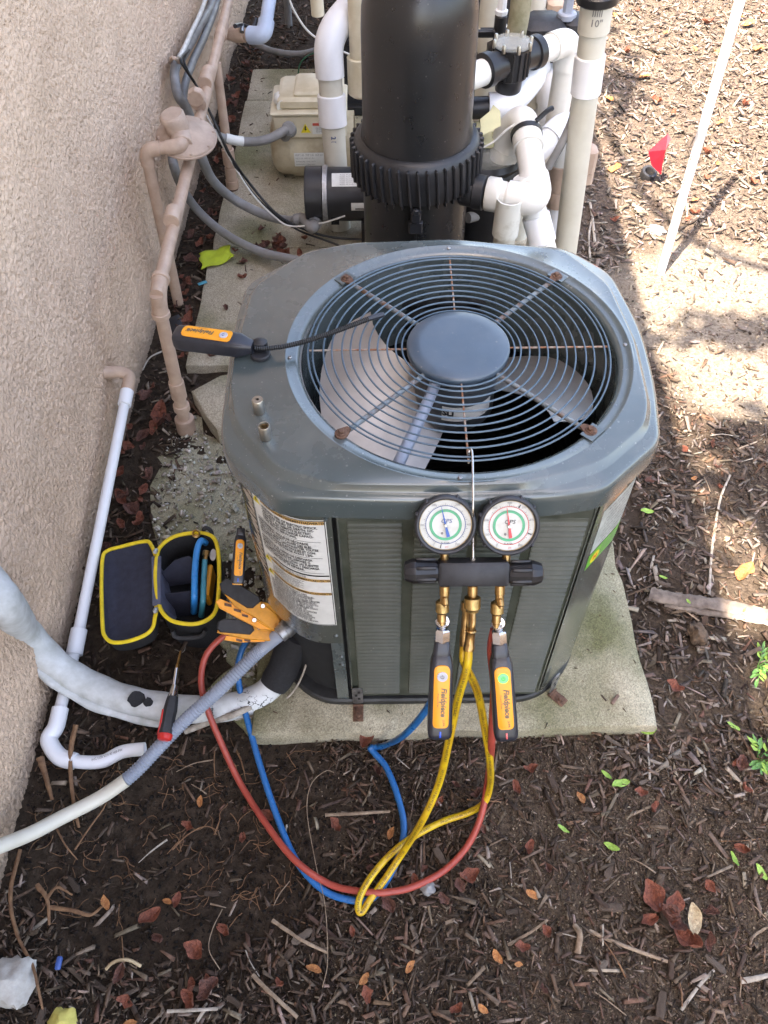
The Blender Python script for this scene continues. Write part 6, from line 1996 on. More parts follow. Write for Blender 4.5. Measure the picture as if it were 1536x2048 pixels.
clamp([(-0.339, 0.808, 0.241), (-0.334, 0.828, 0.250), (-0.266, 0.829, 0.237), (-0.224, 0.824, 0.226), (-0.210, 0.812, 0.218), (-0.236, 0.801, 0.217), (-0.285, 0.801, 0.227)],
      [(-0.325, 0.796, 0.233), (-0.322, 0.804, 0.236), (-0.275, 0.802, 0.226), (-0.231, 0.811, 0.221), (-0.247, 0.799, 0.219), (-0.294, 0.794, 0.226)],
      [(-0.340, 0.816, 0.246), (-0.338, 0.827, 0.251), (-0.326, 0.834, 0.252), (-0.273, 0.834, 0.241), (-0.267, 0.817, 0.232), (-0.275, 0.809, 0.229), (-0.334, 0.809, 0.241)],
      [(-0.268, 0.831, 0.239), (-0.220, 0.828, 0.227), (-0.208, 0.814, 0.218), (-0.231, 0.802, 0.217), (-0.270, 0.804, 0.226)],
      [(-0.257, 0.823, 0.232)], [((-0.296, 0.798, 0.228), 0.006), ((-0.280, 0.799, 0.225), 0.006)], 0.0, 'orange spring clamp with a black grip, the lower one under the red hose')

# ------------------------------------------------------------------ open tool bag
bag = thing('tool_bag', 'small open black tool bag with yellow piping standing by the pad', 'bag', (-0.445, 0.883, 0.000))
rim = [(-0.529, 1.065, 0.125), (-0.526, 1.100, 0.125), (-0.499, 1.125, 0.130), (-0.456, 1.133, 0.135), (-0.417, 1.130, 0.135), (-0.395, 1.109, 0.130), (-0.382, 1.049, 0.125), (-0.376, 0.972, 0.120), (-0.380, 0.923, 0.120), (-0.413, 0.899, 0.120), (-0.463, 0.904, 0.120), (-0.494, 0.928, 0.120), (-0.511, 0.966, 0.122), (-0.523, 1.017, 0.124)]
RS = smooth(rim + rim[:1], 5)[:-1]
bc = sum(RS, V((0, 0, 0))) / len(RS)
lowr = [V((bc.x + (p.x - bc.x) * 1.02, bc.y + (p.y - bc.y) * 1.0, 0.06)) for p in RS]
botr = [V((bc.x + (p.x - bc.x) * 0.97, bc.y + (p.y - bc.y) * 0.97, 0.004)) for p in RS]
part('shell', loft([RS, lowr, botr], False, True), 'fabric_black', bag, 60)
inr = [V((bc.x + (p.x - bc.x) * 0.93, bc.y + (p.y - bc.y) * 0.95, p.z - 0.006)) for p in RS]
inb = [V((bc.x + (p.x - bc.x) * 0.86, bc.y + (p.y - bc.y) * 0.88, 0.020)) for p in RS]
part('lining', loft([[V(p) + V((0, 0, 0.0)) for p in RS], inr, inb], False, True), 'fabric_black', bag, 60)
part('rim_piping', tube(RS + RS[:1], 0.0048, 8, sm=False, cap=False), 'piping', bag, 60)
part('divider', extrude([(-0.520, 1.043, 0.100), (-0.489, 1.071, 0.115), (-0.457, 1.080, 0.118), (-0.433, 1.062, 0.110), (-0.442, 1.050, 0.050), (-0.522, 1.041, 0.050)], (0.1, -0.9, 0.5), 0.004), 'fabric_navy', bag)
part('divider', extrude([(-0.502, 0.988, 0.100), (-0.425, 0.995, 0.105), (-0.432, 0.973, 0.030), (-0.498, 0.972, 0.030)], (0.0, -0.9, 0.5), 0.004), 'fabric_navy', bag)
part('divider', extrude([(-0.524, 1.054, 0.120), (-0.500, 0.942, 0.118), (-0.474, 0.922, 0.090), (-0.483, 0.956, 0.050), (-0.521, 1.066, 0.060)], (0.9, -0.1, 0.4), 0.004), 'fabric_grey', bag)
part('front_loop', tube([(-0.471, 0.893, 0.100), (-0.466, 0.886, 0.085), (-0.441, 0.885, 0.082), (-0.411, 0.888, 0.084), (-0.398, 0.894, 0.100)], 0.005, 8), 'black_rubber', bag)
part('back_loop', tube([(-0.430, 1.137, 0.130), (-0.422, 1.140, 0.145), (-0.411, 1.138, 0.140), (-0.407, 1.130, 0.130)], 0.005, 8), 'black_rubber', bag)
lid_px = [(-0.534, 1.081, 0.118), (-0.552, 1.116, 0.112), (-0.570, 1.130, 0.108), (-0.631, 1.123, 0.096), (-0.662, 1.116, 0.090), (-0.669, 1.094, 0.088), (-0.654, 1.008, 0.088), (-0.633, 0.916, 0.088), (-0.623, 0.889, 0.088), (-0.602, 0.872, 0.090), (-0.567, 0.871, 0.095), (-0.529, 0.881, 0.104), (-0.513, 0.896, 0.110), (-0.511, 0.919, 0.114), (-0.511, 0.943, 0.116), (-0.523, 1.015, 0.117)]
LS = smooth(lid_px + lid_px[:1], 5)[:-1]
lc = sum(LS, V((0, 0, 0))) / len(LS)
under = [V((lc.x + (p.x - lc.x) * 0.97, lc.y + (p.y - lc.y) * 0.97, p.z - 0.045)) for p in LS]
lid = part('lid', loft([[V((lc.x + (p.x - lc.x) * 0.92, lc.y + (p.y - lc.y) * 0.94, p.z - 0.032)) for p in LS], LS, under], True, True), 'fabric_black', bag, 60)
part('lid_lining', loft([[V((lc.x + (p.x - lc.x) * 0.955, lc.y + (p.y - lc.y) * 0.965, p.z - 0.001)) for p in LS], [V((lc.x + (p.x - lc.x) * 0.86, lc.y + (p.y - lc.y) * 0.90, p.z - 0.016)) for p in LS], [V((lc.x + (p.x - lc.x) * 0.5, lc.y + (p.y - lc.y) * 0.6, p.z - 0.019)) for p in LS]], False, True), 'fabric_navy', lid, 60)
part('lid_piping', tube(LS + LS[:1], 0.0045, 8, sm=False, cap=False), 'piping', lid, 60)
part('hinge_strip', extrude([(-0.542, 1.077, 0.120), (-0.519, 1.074, 0.127), (-0.499, 0.946, 0.126), (-0.518, 0.945, 0.120)], (-0.25, 0, 1), 0.005, 0.001), 'fabric_grey', bag)
for p in ((-0.532, 1.091, 0.128), (-0.507, 0.934, 0.126)):
    part('zip_pull', turn(p, V(p) + V((0, -0.02, 0.012)), [(0, 0.005), (0.010, 0.006), (0.014, 0.004)], 8), 'silver', bag)
# contents
solo('blue_hose', tube([(-0.441, 0.963, 0.060), (-0.431, 0.975, 0.115), (-0.435, 1.034, 0.128), (-0.436, 1.087, 0.132), (-0.431, 1.114, 0.130), (-0.424, 1.122, 0.110)], 0.0075, 12), 'hose_sky', 'short bright blue hose coiled inside the open tool bag', 'hose')
solo('blue_hose', tube([(-0.423, 0.953, 0.060), (-0.411, 0.965, 0.110), (-0.414, 1.013, 0.118), (-0.419, 1.070, 0.115)], 0.0065, 12), 'hose_teal', 'short teal hose inside the tool bag beside the bright blue one', 'hose')
solo('brass_fitting', join(turn((-0.445, 1.135, 0.125), (-0.437, 1.114, 0.165), [(0, 0.006), (0.012, 0.0075), (0.014, 0.0095), (0.022, 0.0098), (0.023, 0.0075), (0.020, 0.006), (0.010, 0.006)], 18)), 'brass', 'dull brass fitting poking over the back rim of the tool bag', 'fitting')
solo('brass_fitting', turn((-0.419, 1.067, 0.115), (-0.415, 1.096, 0.130), [(0, 0.0055), (0.012, 0.006), (0.013, 0.008), (0.024, 0.008), (0.026, 0.005)], 8), 'brass', 'brass hose end on top of the teal hose in the bag', 'fitting')
solo('metal_tab', extrude([tuple(V((-0.401, 1.082, 0.118)) + V((0.008 * math.cos(a) * 0.9, 0.014 * math.sin(a), 0.004 * math.sin(a)))) for a in np.linspace(0, 2 * math.pi, 14)[:-1]], (-0.3, -0.2, 0.9), 0.002), 'silver', 'flat grey metal tab inside the tool bag rim', 'tab')
solo('orange_pouch', box((-0.407, 1.021, 0.085), (0.012, 0.085, 0.05), 0.004), 'orange_worn', 'narrow orange packet tucked at the side inside the tool bag', 'packet')

# ------------------------------------------------------------------ screwdriver leaning on the white line
sdv = thing('screwdriver', 'black and red handled screwdriver leaning on the white insulated line', 'screwdriver', (-0.452, 0.649, 0.090))
h0_, h1_, h2_, h3_ = V((-0.454, 0.650, 0.088)), V((-0.447, 0.741, 0.100)), V((-0.451, 0.806, 0.090)), V((-0.452, 0.854, 0.080))
part('handle', turn(h0_, h1_, [(0, 0.010), (0.003, 0.0135), (0.010, 0.0150), (0.035, 0.0135), (0.060, 0.0145), (0.080, 0.0125), ((h1_ - h0_).length, 0.0105)], 6, a0=0.3), 'grip_black', sdv, 35)
part('handle_end', turn(h0_ - (h1_ - h0_).normalized() * 0.003, h1_, [(0, 0.009), (0.002, 0.0140), (0.010, 0.0156), (0.013, 0.0150)], 18), 'red_plastic', sdv)
ud = (h1_ - h0_).normalized()
uu, ww = frame(ud)
part('red_stripe', tube([h0_ + ud * 0.008 - V((0.0135, 0, -0.003)), h0_ + ud * 0.035 - V((0.0125, 0, -0.003)), h0_ + ud * 0.06 - V((0.013, 0, -0.003))], 0.0035, 8), 'red_plastic', sdv)
part('collar', turn(h1_ - ud * 0.004, h1_ + ud, [(0, 0.0105), (0.006, 0.0095), (0.022, 0.0085), (0.024, 0.007)], 18), 'steel', sdv)
part('shaft', cyl(h1_, h2_, 0.0052, 14, 0.0005), 'chrome', sdv)
part('bit', turn(h2_, h3_, [(0, 0.0042), (0.012, 0.0042), (0.014, 0.0030), (0.026, 0.0030), ((h3_ - h2_).length, 0.0018)], 6), 'brass', sdv)
# ------------------------------------------------------------------ things standing in the mulch bed
pole = thing('marker_pole', 'white plastic pole standing in the pale sand', 'pole', (0.919, 2.267, 0.0))
ptop = V((0.906, 2.267, 0.826))
pd = (ptop - V((0.919, 2.267, 0))).normalized()
part('shaft', tube([V((0.919, 2.267, -0.03)), V((0.919, 2.267, 0)) + pd * 0.4, V((0.919, 2.267, 0)) + pd * 1.22], 0.0132, 16), 'pvc_white', pole)
part('brown_streak', tube([V((0.9075, 2.2605, 0.05)), V((0.919, 2.267, 0)) + pd * 0.25 + V((-0.0115, -0.0063, 0)), V((0.919, 2.267, 0)) + pd * 0.42 + V((-0.0116, -0.0063, 0))], 0.0016, 5), 'rust', pole)
fl = thing('marker_flag', 'small red marker flag folded on a wire by the white pole', 'flag', (1.059, 2.865, 0.000))
fq = [(0.949, 2.780, 0.144), (1.000, 2.780, 0.208), (1.013, 2.770, 0.197), (0.997, 2.750, 0.166), (1.009, 2.760, 0.068), (0.969, 2.770, 0.099)]
part('flag', ([fq[0], fq[1], fq[3], fq[4], fq[5]] + [tuple(V(p) + V((0, 0.0015, 0))) for p in (fq[0], fq[1], fq[3], fq[4], fq[5])], [(0, 1, 2), (0, 2, 4), (2, 3, 4), (5, 7, 6), (5, 9, 7), (7, 9, 8), (0, 5, 6, 1), (1, 6, 7, 2), (2, 7, 8, 3), (3, 8, 9, 4), (4, 9, 5, 0)]), 'flag', fl, 0)
part('flag_fold', extrude([fq[1], fq[2], fq[3]], (0.6, -0.8, 0), 0.0015), 'flag', fl, 0)
part('wire', tube([(1.005, 2.785, 0.205), (1.015, 2.790, 0.125), (1.063, 2.882, -0.010)], 0.0013, 6), 'galv', fl)
rg = V((0.994, 2.860, 0.014))
solo('black_pipe_end', turn(rg - V((0, 0, 0.014)), rg + V((0.15, -0.3, 1)), [(0, 0.028), (0.026, 0.030), (0.030, 0.0285), (0.030, 0.019), (0.026, 0.0175), (0.0, 0.0175)], 28, cap=False), 'black_rubber', 'black plastic pipe end lying open by the red flag', 'pipe end')


def wood(name, pts, r0, r1, m, label, cat, flat=0.6, n=9, rough=0.12, group=None):
    P = smooth(pts, 6)
    rs = []
    for i, p in enumerate(P):
        d = (P[min(i + 1, len(P) - 1)] - P[max(i - 1, 0)]).normalized()
        u = d.cross(V((0, 0, 1))).normalized()
        w = u.cross(d)
        t = i / (len(P) - 1)
        r = r0 + (r1 - r0) * t
        rs.append([tuple(p + u * (r * math.cos(2 * math.pi * k / n) * (1 + random.uniform(-rough, rough))) + w * (r * flat * math.sin(2 * math.pi * k / n) * (1 + random.uniform(-rough, rough)))) for k in range(n)])
    return solo(name, loft(rs, True, True), m, label, cat, group, 50)


wood('driftwood', [(0.629, 1.028, 0.012), (0.671, 1.011, 0.020), (0.738, 0.997, 0.022), (0.816, 0.982, 0.022), (0.916, 0.955, 0.014)], 0.020, 0.016, 'driftwood', 'long weathered grey driftwood plank lying in the mulch', 'driftwood', 0.45, 12, 0.2)
wood('driftwood', [(0.659, 1.003, 0.012), (0.736, 0.979, 0.014), (0.826, 0.965, 0.012), (0.903, 0.947, 0.010)], 0.009, 0.012, 'driftwood', 'narrow grey splinter lying along the near edge of the driftwood plank', 'splinter', 0.7, 8, 0.2)
wood('log', [(0.266, 2.346, 0.050), (0.342, 2.452, 0.050), (0.410, 2.546, 0.050), (0.473, 2.637, 0.040)], 0.040, 0.036, 'bark_brown', 'brown log lying behind the tank foot under the pipes', 'log', 0.9, 12)


def rock(c, r, m, label, cat, sq=(1, 1, 0.7), sub=12):
    vs, fs = [], []
    sd1, sd2 = random.random() * 9, random.random() * 9
    for i in range(sub + 1):
        th = math.pi * i / sub
        for j in range(sub * 2):
            ph = math.pi * j / sub
            d = V((math.sin(th) * math.cos(ph), math.sin(th) * math.sin(ph), math.cos(th)))
            k = 1 + 0.16 * math.sin(d.x * 5 + sd1) * math.sin(d.y * 4.3 + sd2) + 0.09 * math.sin(d.z * 9 + d.x * 7 + sd2) + 0.05 * math.sin(d.y * 17 + sd1)
            vs.append((c[0] + d.x * r * k * sq[0], c[1] + d.y * r * k * sq[1], c[2] + d.z * r * k * sq[2]))
    n = sub * 2
    for i in range(sub):
        for j in range(n):
            fs.append((i * n + j, i * n + (j + 1) % n, (i + 1) * n + (j + 1) % n, (i + 1) * n + j))
    return solo(name_of(cat), (vs, fs), m, label, cat, None, 60)


def name_of(cat):
    return cat.replace(' ', '_')


rock((-0.681, 0.229, 0.012), 0.042, 'white_rock', 'white stone at the bottom left corner beside a root', 'stone')
rock((-0.577, 0.168, 0.004), 0.024, 'yellow_rock', 'yellowish stone cut by the bottom edge', 'stone')
rock((0.713, 0.916, 0.018), 0.024, 'pinecone', 'dark brown pine cone just below the driftwood', 'pine cone', (0.85, 1.15, 0.9))
rock((0.955, 2.509, 0.006), 0.028, 'conduit', 'grey stone in the sand left of the pole', 'stone', (1.2, 1.0, 0.5))
rock((0.073, 0.382, 0.006), 0.014, 'conduit', 'small dark round stone beside the red hose', 'stone')
rock((0.862, 1.188, 0.004), 0.010, 'pale_leaf', 'flat pale round disc on the mulch above the driftwood', 'disc', (1.1, 1.1, 0.3))
solo('blue_scrap', box((-0.604, 0.260, 0.008), (0.010, 0.022, 0.008), 0.002), 'blue_plastic', 'tiny blue plastic scrap by the bottom left stone', 'scrap')
solo('teal_scrap', xf(box((0, 0, 0), (0.030, 0.012, 0.004), 0.001), Matrix.Translation((-0.583, 2.205, 0.036)) @ Matrix.Rotation(0.5, 4, 'Z')), 'hose_teal', 'teal plastic scrap on the slab below the green cloth', 'scrap')
solo('slate_piece', xf(box((0, 0, 0), (0.05, 0.065, 0.006), 0.002), Matrix.Translation((-0.648, 2.033, 0.012)) @ Matrix.Rotation(0.6, 4, 'Z') @ Matrix.Rotation(0.15, 4, 'X')), 'motor_black', 'dark slate piece lying between the two gas pipe feet', 'slate')
# green cloth on the slab
cv, cf = [], []
c00, c10, c11, c01 = [V(p) for p in ((-0.615, 2.364, 0.034), (-0.518, 2.401, 0.034), (-0.490, 2.323, 0.034), (-0.592, 2.276, 0.034))]
for i in range(15):
    for j in range(11):
        s, t = i / 14, j / 10
        p = (c00 * (1 - s) + c10 * s) * (1 - t) + (c01 * (1 - s) + c11 * s) * t
        z = 0.002 + 0.004 * abs(math.sin(s * 5 + t * 3)) + 0.010 * max(0, s - 0.62) * (1 + math.sin(t * 9 + s * 12)) * 1.6
        cv.append((p.x + 0.004 * math.sin(t * 11), p.y + 0.004 * math.sin(s * 9), p.z + z))
cf = [(i * 11 + j, i * 11 + j + 1, (i + 1) * 11 + j + 1, (i + 1) * 11 + j) for i in range(14) for j in range(10)]
co = solo('green_cloth', (cv, cf), 'cloth_green', 'yellow-green cloth scrap lying flat on the slab by the gas pipe', 'cloth')
sm_ = co.modifiers.new('thick', 'SOLIDIFY')
sm_.thickness = 0.0015


# ------------------------------------------------------------------ litter: leaves, twigs, roots
def leaf_mesh(m, w=0.45, curl=0.25, fold=0.25, lobes=0, seed=0):
    rnd = random.Random(seed)
    vs, nu, nv = [], 13, 7
    for i in range(nu):
        t = i / (nu - 1)
        wd = w * (math.sin(math.pi * min(1, t * 0.93 + 0.05)) ** 0.8) * (1 + (0.18 * math.sin(t * 11 + seed) if lobes else 0))
        for j in range(nv):
            s = j / (nv - 1) * 2 - 1
            x = (t - 0.5)
            y = s * wd * 0.5 + 0.05 * math.sin(t * 4 + seed)
            z = curl * (abs(x) * 2) ** 2 * 0.5 + fold * abs(s) * wd * (0.8 + 0.4 * math.sin(t * 7 + seed)) + 0.045 * math.sin(t * 9 + s * 2.3 + seed * 1.7) * math.sin(s * 3.1 + t * 4 + seed) + rnd.uniform(-0.008, 0.008)
            vs.append((x, y, z))
    fs = [(i * nv + j, i * nv + j + 1, (i + 1) * nv + j + 1, (i + 1) * nv + j) for i in range(nu - 1) for j in range(nv - 1)]
    mz = min(v[2] for v in vs)
    vs = [(a, b, c - mz) for a, b, c in vs]
    o = len(vs)
    vs2 = vs + [(a, b, c + 0.012) for a, b, c in vs]
    per = [j for j in range(nv)] + [i * nv + nv - 1 for i in range(1, nu)] + [(nu - 1) * nv + j for j in range(nv - 2, -1, -1)] + [i * nv for i in range(nu - 2, 0, -1)]
    fs2 = [f[::-1] for f in fs] + [tuple(k + o for k in f) for f in fs] + [(per[k], per[(k + 1) % len(per)], per[(k + 1) % len(per)] + o, per[k] + o) for k in range(len(per))]
    return mesh('leaf', (vs2, fs2), m, 80)


def lay(name, me, pos, size, yaw, label, cat, group=None, tilt=(0, 0), flip=False):
    o = bpy.data.objects.new(name, me)
    COL.objects.link(o)
    o.location = pos
    o.rotation_euler = (tilt[0] + (math.pi if flip else 0), tilt[1], yaw)
    o.scale = (size, size, size)
    ROOT[o.name] = Matrix.Identity(4)
    return tag(o, label, cat, group)


DEAD = [leaf_mesh('dead_leaf', 0.55, 0.6, 0.9, 0, 1), leaf_mesh('dead_leaf', 0.62, 0.7, 0.6, 1, 2), leaf_mesh('dead_leaf_dark', 0.5, 0.8, 1.0, 0, 3), leaf_mesh('dead_leaf_dark', 0.65, 0.5, 0.7, 1, 4)]
ORNG = [leaf_mesh('orange_leaf', 0.5, 0.3, 0.3, 0, 5), leaf_mesh('orange_leaf', 0.6, 0.4, 0.4, 1, 6)]
GREEN = [leaf_mesh('green_leaf', 0.42, 0.15, 0.2, 0, 7), leaf_mesh('green_leaf', 0.38, 0.2, 0.15, 0, 8)]
PALE = [leaf_mesh('pale_leaf', 0.5, 0.3, 0.3, 0, 9)]
WEED = [leaf_mesh('weed_leaf', 0.36, 0.25, 0.2, 0, 10), leaf_mesh('green_leaf', 0.34, 0.3, 0.25, 0, 12)]

# leaves one can point to
NAMED = [
    (DEAD[0], (-0.046, 0.676, 0.012), 0.050, 1.2, 'crumpled rust-brown leaf lying at the pad edge by the blue hose'),
    (DEAD[1], (0.150, 0.398, 0.004), 0.042, 0.4, 'flat rust-pink leaf right of the red hose bend'),
    (DEAD[3], (0.001, 0.354, 0.004), 0.036, 1.9, 'dark pink-brown leaf tucked just under the yellow hose loop'),
    (DEAD[1], (-0.354, 0.276, 0.002), 0.045, 2.6, 'rust-brown leaf below the bare soil in the lower left'),
    (DEAD[0], (-0.451, 0.333, 0.002), 0.045, 0.8, 'pink-brown leaf at the lower edge of the dug soil'),
    (ORNG[0], (-0.536, 0.358, 0.010), 0.030, 2.0, 'small orange leaf at the end of the forked root'),
    (DEAD[3], (-0.324, 0.212, 0.002), 0.046, 0.7, 'rust-brown leaf pair member at the bottom edge, left of centre'),
    (DEAD[0], (-0.353, 0.200, 0.002), 0.040, 2.4, 'rust-brown leaf nearest the bottom edge beside a grey stick'),
    (DEAD[2], (-0.490, 0.244, 0.004), 0.035, 1.2, 'curled red-brown leaf under the white paper strip'),
    (DEAD[1], (0.498, 0.356, 0.006), 0.060, 1.8, 'tall crumpled rust leaf standing beside the pale leaf'),
    (DEAD[0], (0.542, 0.283, 0.006), 0.062, 2.4, 'long rolled rust leaf below the pale leaf'),
    (PALE[0], (0.559, 0.321, 0.016), 0.055, 1.5, 'pale cream leaf standing out of the rust leaves'),
    (DEAD[2], (0.580, 0.287, 0.006), 0.035, 1.3, 'small rust leaf at the right of the rust leaf heap'),
    (DEAD[2], (0.515, 0.312, 0.012), 0.060, 2.2, 'longest rolled rust leaf in the middle of the rust leaf heap'),
    (DEAD[1], (0.525, 0.341, 0.014), 0.048, 1.2, 'folded rust leaf on top of the rust leaf heap'),
    (DEAD[0], (0.474, 0.317, 0.010), 0.040, 0.5, 'rust leaf at the left end of the rust leaf heap'),
    (DEAD[1], (0.630, 0.784, 0.006), 0.040, 2.6, 'rust leaf in the mulch right of the pad'),
    (DEAD[3], (0.733, 0.614, 0.006), 0.035, 1.0, 'pink-brown leaf beside the lower weed'),
    (ORNG[1], (0.871, 1.081, 0.008), 0.060, 0.8, 'large orange-pink leaf lit by sun above the driftwood'),
    (DEAD[0], (-0.636, 1.623, 0.012), 0.075, 1.6, 'large curled brown leaf at the wall left of the gas pipe foot'),
    (DEAD[3], (-0.654, 1.292, 0.004), 0.055, 2.2, 'brown leaf against the wall left of the drain pipe'),
    (GREEN[0], (0.672, 1.275, 0.006), 0.034, 0.0, 'yellow-green leaf on the mulch right of the cabinet label'),
    (GREEN[1], (0.555, 0.684, 0.010), 0.034, 0.2, 'green leaf touching the near right pad corner'),
    (GREEN[0], (0.475, 0.573, 0.010), 0.042, 0.4, 'large bright green leaf in the mulch in front of the pad'),
    (GREEN[1], (0.449, 0.591, 0.010), 0.028, 2.3, 'small green leaf beside the large bright green one'),
    (GREEN[0], (0.436, 0.452, 0.006), 0.032, 2.7, 'curled green leaf in the mulch below the large green leaf'),
    (GREEN[1], (0.345, 0.486, 0.006), 0.026, 2.6, 'thin green leaf left of the curled green leaf'),
    (GREEN[0], (0.736, 0.695, 0.008), 0.032, 2.4, 'pale green leaf between the two weeds'),
    (GREEN[1], (0.668, 0.426, 0.006), 0.030, 1.8, 'upright green leaf near the right edge, lower corner'),
    (GREEN[0], (0.714, 0.403, 0.006), 0.032, 2.1, 'green and orange leaf at the right edge'),
    (GREEN[1], (0.670, 1.074, 0.006), 0.020, 2.8, 'small yellow-green leaf above the driftwood tip'),
    (GREEN[0], (0.703, 0.988, 0.036), 0.016, 2.0, 'tiny yellow-green leaf on the driftwood plank'),
    (GREEN[1], (0.828, 0.966, 0.034), 0.014, 1.0, 'tiny green leaf at the far end of the driftwood plank'),
    (ORNG[0], (1.726, 4.127, 0.006), 0.070, 0.3, 'orange leaf pair at the top right edge of the mulch'),
    (ORNG[1], (1.691, 3.855, 0.006), 0.075, 0.9, 'orange-red leaf below the top right orange leaf'),
    (ORNG[0], (1.135, 3.618, 0.006), 0.055, 0.2, 'orange leaf in the sunlit mulch right of the tall pipe coupling'),
    (ORNG[1], (1.361, 3.223, 0.006), 0.040, 0.7, 'orange-brown leaf left of the pole top in sun'),
]
for me, pos, size, yaw, lb in NAMED:
    lay('leaf', me, (pos[0], pos[1], pos[2] + 0.006), size, yaw, lb, 'leaf', 'fallen leaves', (random.uniform(-0.35, 0.35), random.uniform(-0.35, 0.35)))


def inside(p, poly, pad=0.0):
    x, y = p
    c = False
    n = len(poly)
    for i in range(n):
        x0, y0 = poly[i]
        x1, y1 = poly[i - 1]
        if (y0 > y) != (y1 > y) and x < (x1 - x0) * (y - y0) / (y1 - y0) + x0:
            c = not c
    return c


ALLB = [(-0.585, 1.82), (0.62, 1.80), (0.60, 3.70), (-0.553, 3.70)]


def free(x, y):
    return x > xw(y) + 0.012 and not inside((x, y), PAD) and not inside((x, y), CORNER) and not inside((x, y), ALLB)


# brown leaves filling the gutter along the wall
k = 0
while k < 80:
    y = 1.15 + 2.9 * random.random() ** 1.3
    x = xw(y) + random.uniform(0.02, 0.115)
    if not free(x, y) and random.random() > 0.08:
        continue
    k += 1
    lay('leaf', random.choice(DEAD), (x, y, 0.012 + random.random() * 0.012), random.uniform(0.022, 0.05), random.uniform(0, 6.3), 'brown curled dead leaf in the gutter along the stucco wall', 'leaf', 'dead leaves in the wall gutter', (random.uniform(-0.6, 0.6), random.uniform(-0.6, 0.6)))
for k in range(78):
    x, y = random.uniform(-0.5, 0.95), random.uniform(0.16, 0.66)
    if k > 60:
        x, y = random.uniform(0.62, 1.2), random.uniform(0.7, 1.5)
    lay('leaf', random.choice(DEAD + ORNG[:1]), (x, y, gh(x, y) + 0.012), random.uniform(0.016, 0.032), random.uniform(0, 6.3), 'small brown leaf fragment scattered in the mulch around the pad', 'leaf', 'leaf fragments in the mulch', (random.uniform(-0.6, 0.6), random.uniform(-0.6, 0.6)))
for k in range(46):
    x, y = random.uniform(0.8, 2.0), random.uniform(2.5, 4.6)
    lay('leaf', random.choice(ORNG + DEAD[:2]), (x, y, gh(x, y) + 0.010), random.uniform(0.028, 0.055), random.uniform(0, 6.3), 'small orange-brown leaf scattered over the far mulch', 'leaf', 'leaves on the far mulch', (random.uniform(-0.5, 0.5), random.uniform(-0.5, 0.5)))
for k in range(16):
    x, y = random.uniform(-0.55, -0.2), random.uniform(1.85, 2.5)
    lay('leaf', random.choice(DEAD), (x, y, 0.033), random.uniform(0.018, 0.040), random.uniform(0, 6.3), 'dead leaf bit dropped on the pale slab behind the condenser', 'leaf', 'leaf bits on the slab', (random.uniform(-0.3, 0.3), random.uniform(-0.3, 0.3)))
for k in range(14):
    p = (-0.344, 2.381, 0.034)
    lay('leaf', random.choice(DEAD), (p[0] + random.uniform(-0.08, 0.10), p[1] + random.uniform(-0.05, 0.05), 0.034 + random.random() * 0.02), random.uniform(0.03, 0.05), random.uniform(0, 6.3), 'rust-brown leaf in the pile behind the condenser back corner', 'leaf', 'leaf pile behind the condenser', (random.uniform(-0.6, 0.6), random.uniform(-0.6, 0.6)))


# weeds
def weed(c, n, h, label):
    t = thing('weed', label, 'weed', c)
    for k in range(n):
        a = random.uniform(0, 6.3)
        ln = h * random.uniform(0.6, 1.2)
        tip = V(c) + V((math.cos(a) * ln, math.sin(a) * ln, h * random.uniform(0.3, 0.8)))
        mid = V(c).lerp(tip, 0.5) + V((0, 0, h * 0.25))
        P = smooth([V(c), mid, tip], 4)
        part('stem', tube(P, 0.0010, 5, sm=False), 'weed_leaf', t)
        for j in range(2, len(P)):
            o = put('leaf', WEED[j % 2], t)
            sd_ = 1 if j % 2 else -1
            o.matrix_basis = Matrix.Translation(P[j]) @ Matrix.Rotation(a + sd_ * random.uniform(0.5, 1.1) * (0.2 if j == len(P) - 1 else 1), 4, 'Z') @ Matrix.Rotation(random.uniform(-0.6, 0.3), 4, 'Y') @ Matrix.Rotation(random.uniform(-0.4, 0.4), 4, 'X') @ Matrix.Scale(h * random.uniform(0.35, 0.6), 4) @ Matrix.Translation((0.5, 0, 0))


weed((0.833, 0.837, 0.004), 5, 0.042, 'green leafy weed at the right edge below the driftwood')
weed((0.773, 0.625, 0.004), 5, 0.042, 'green leafy weed at the right edge level with the pad front')

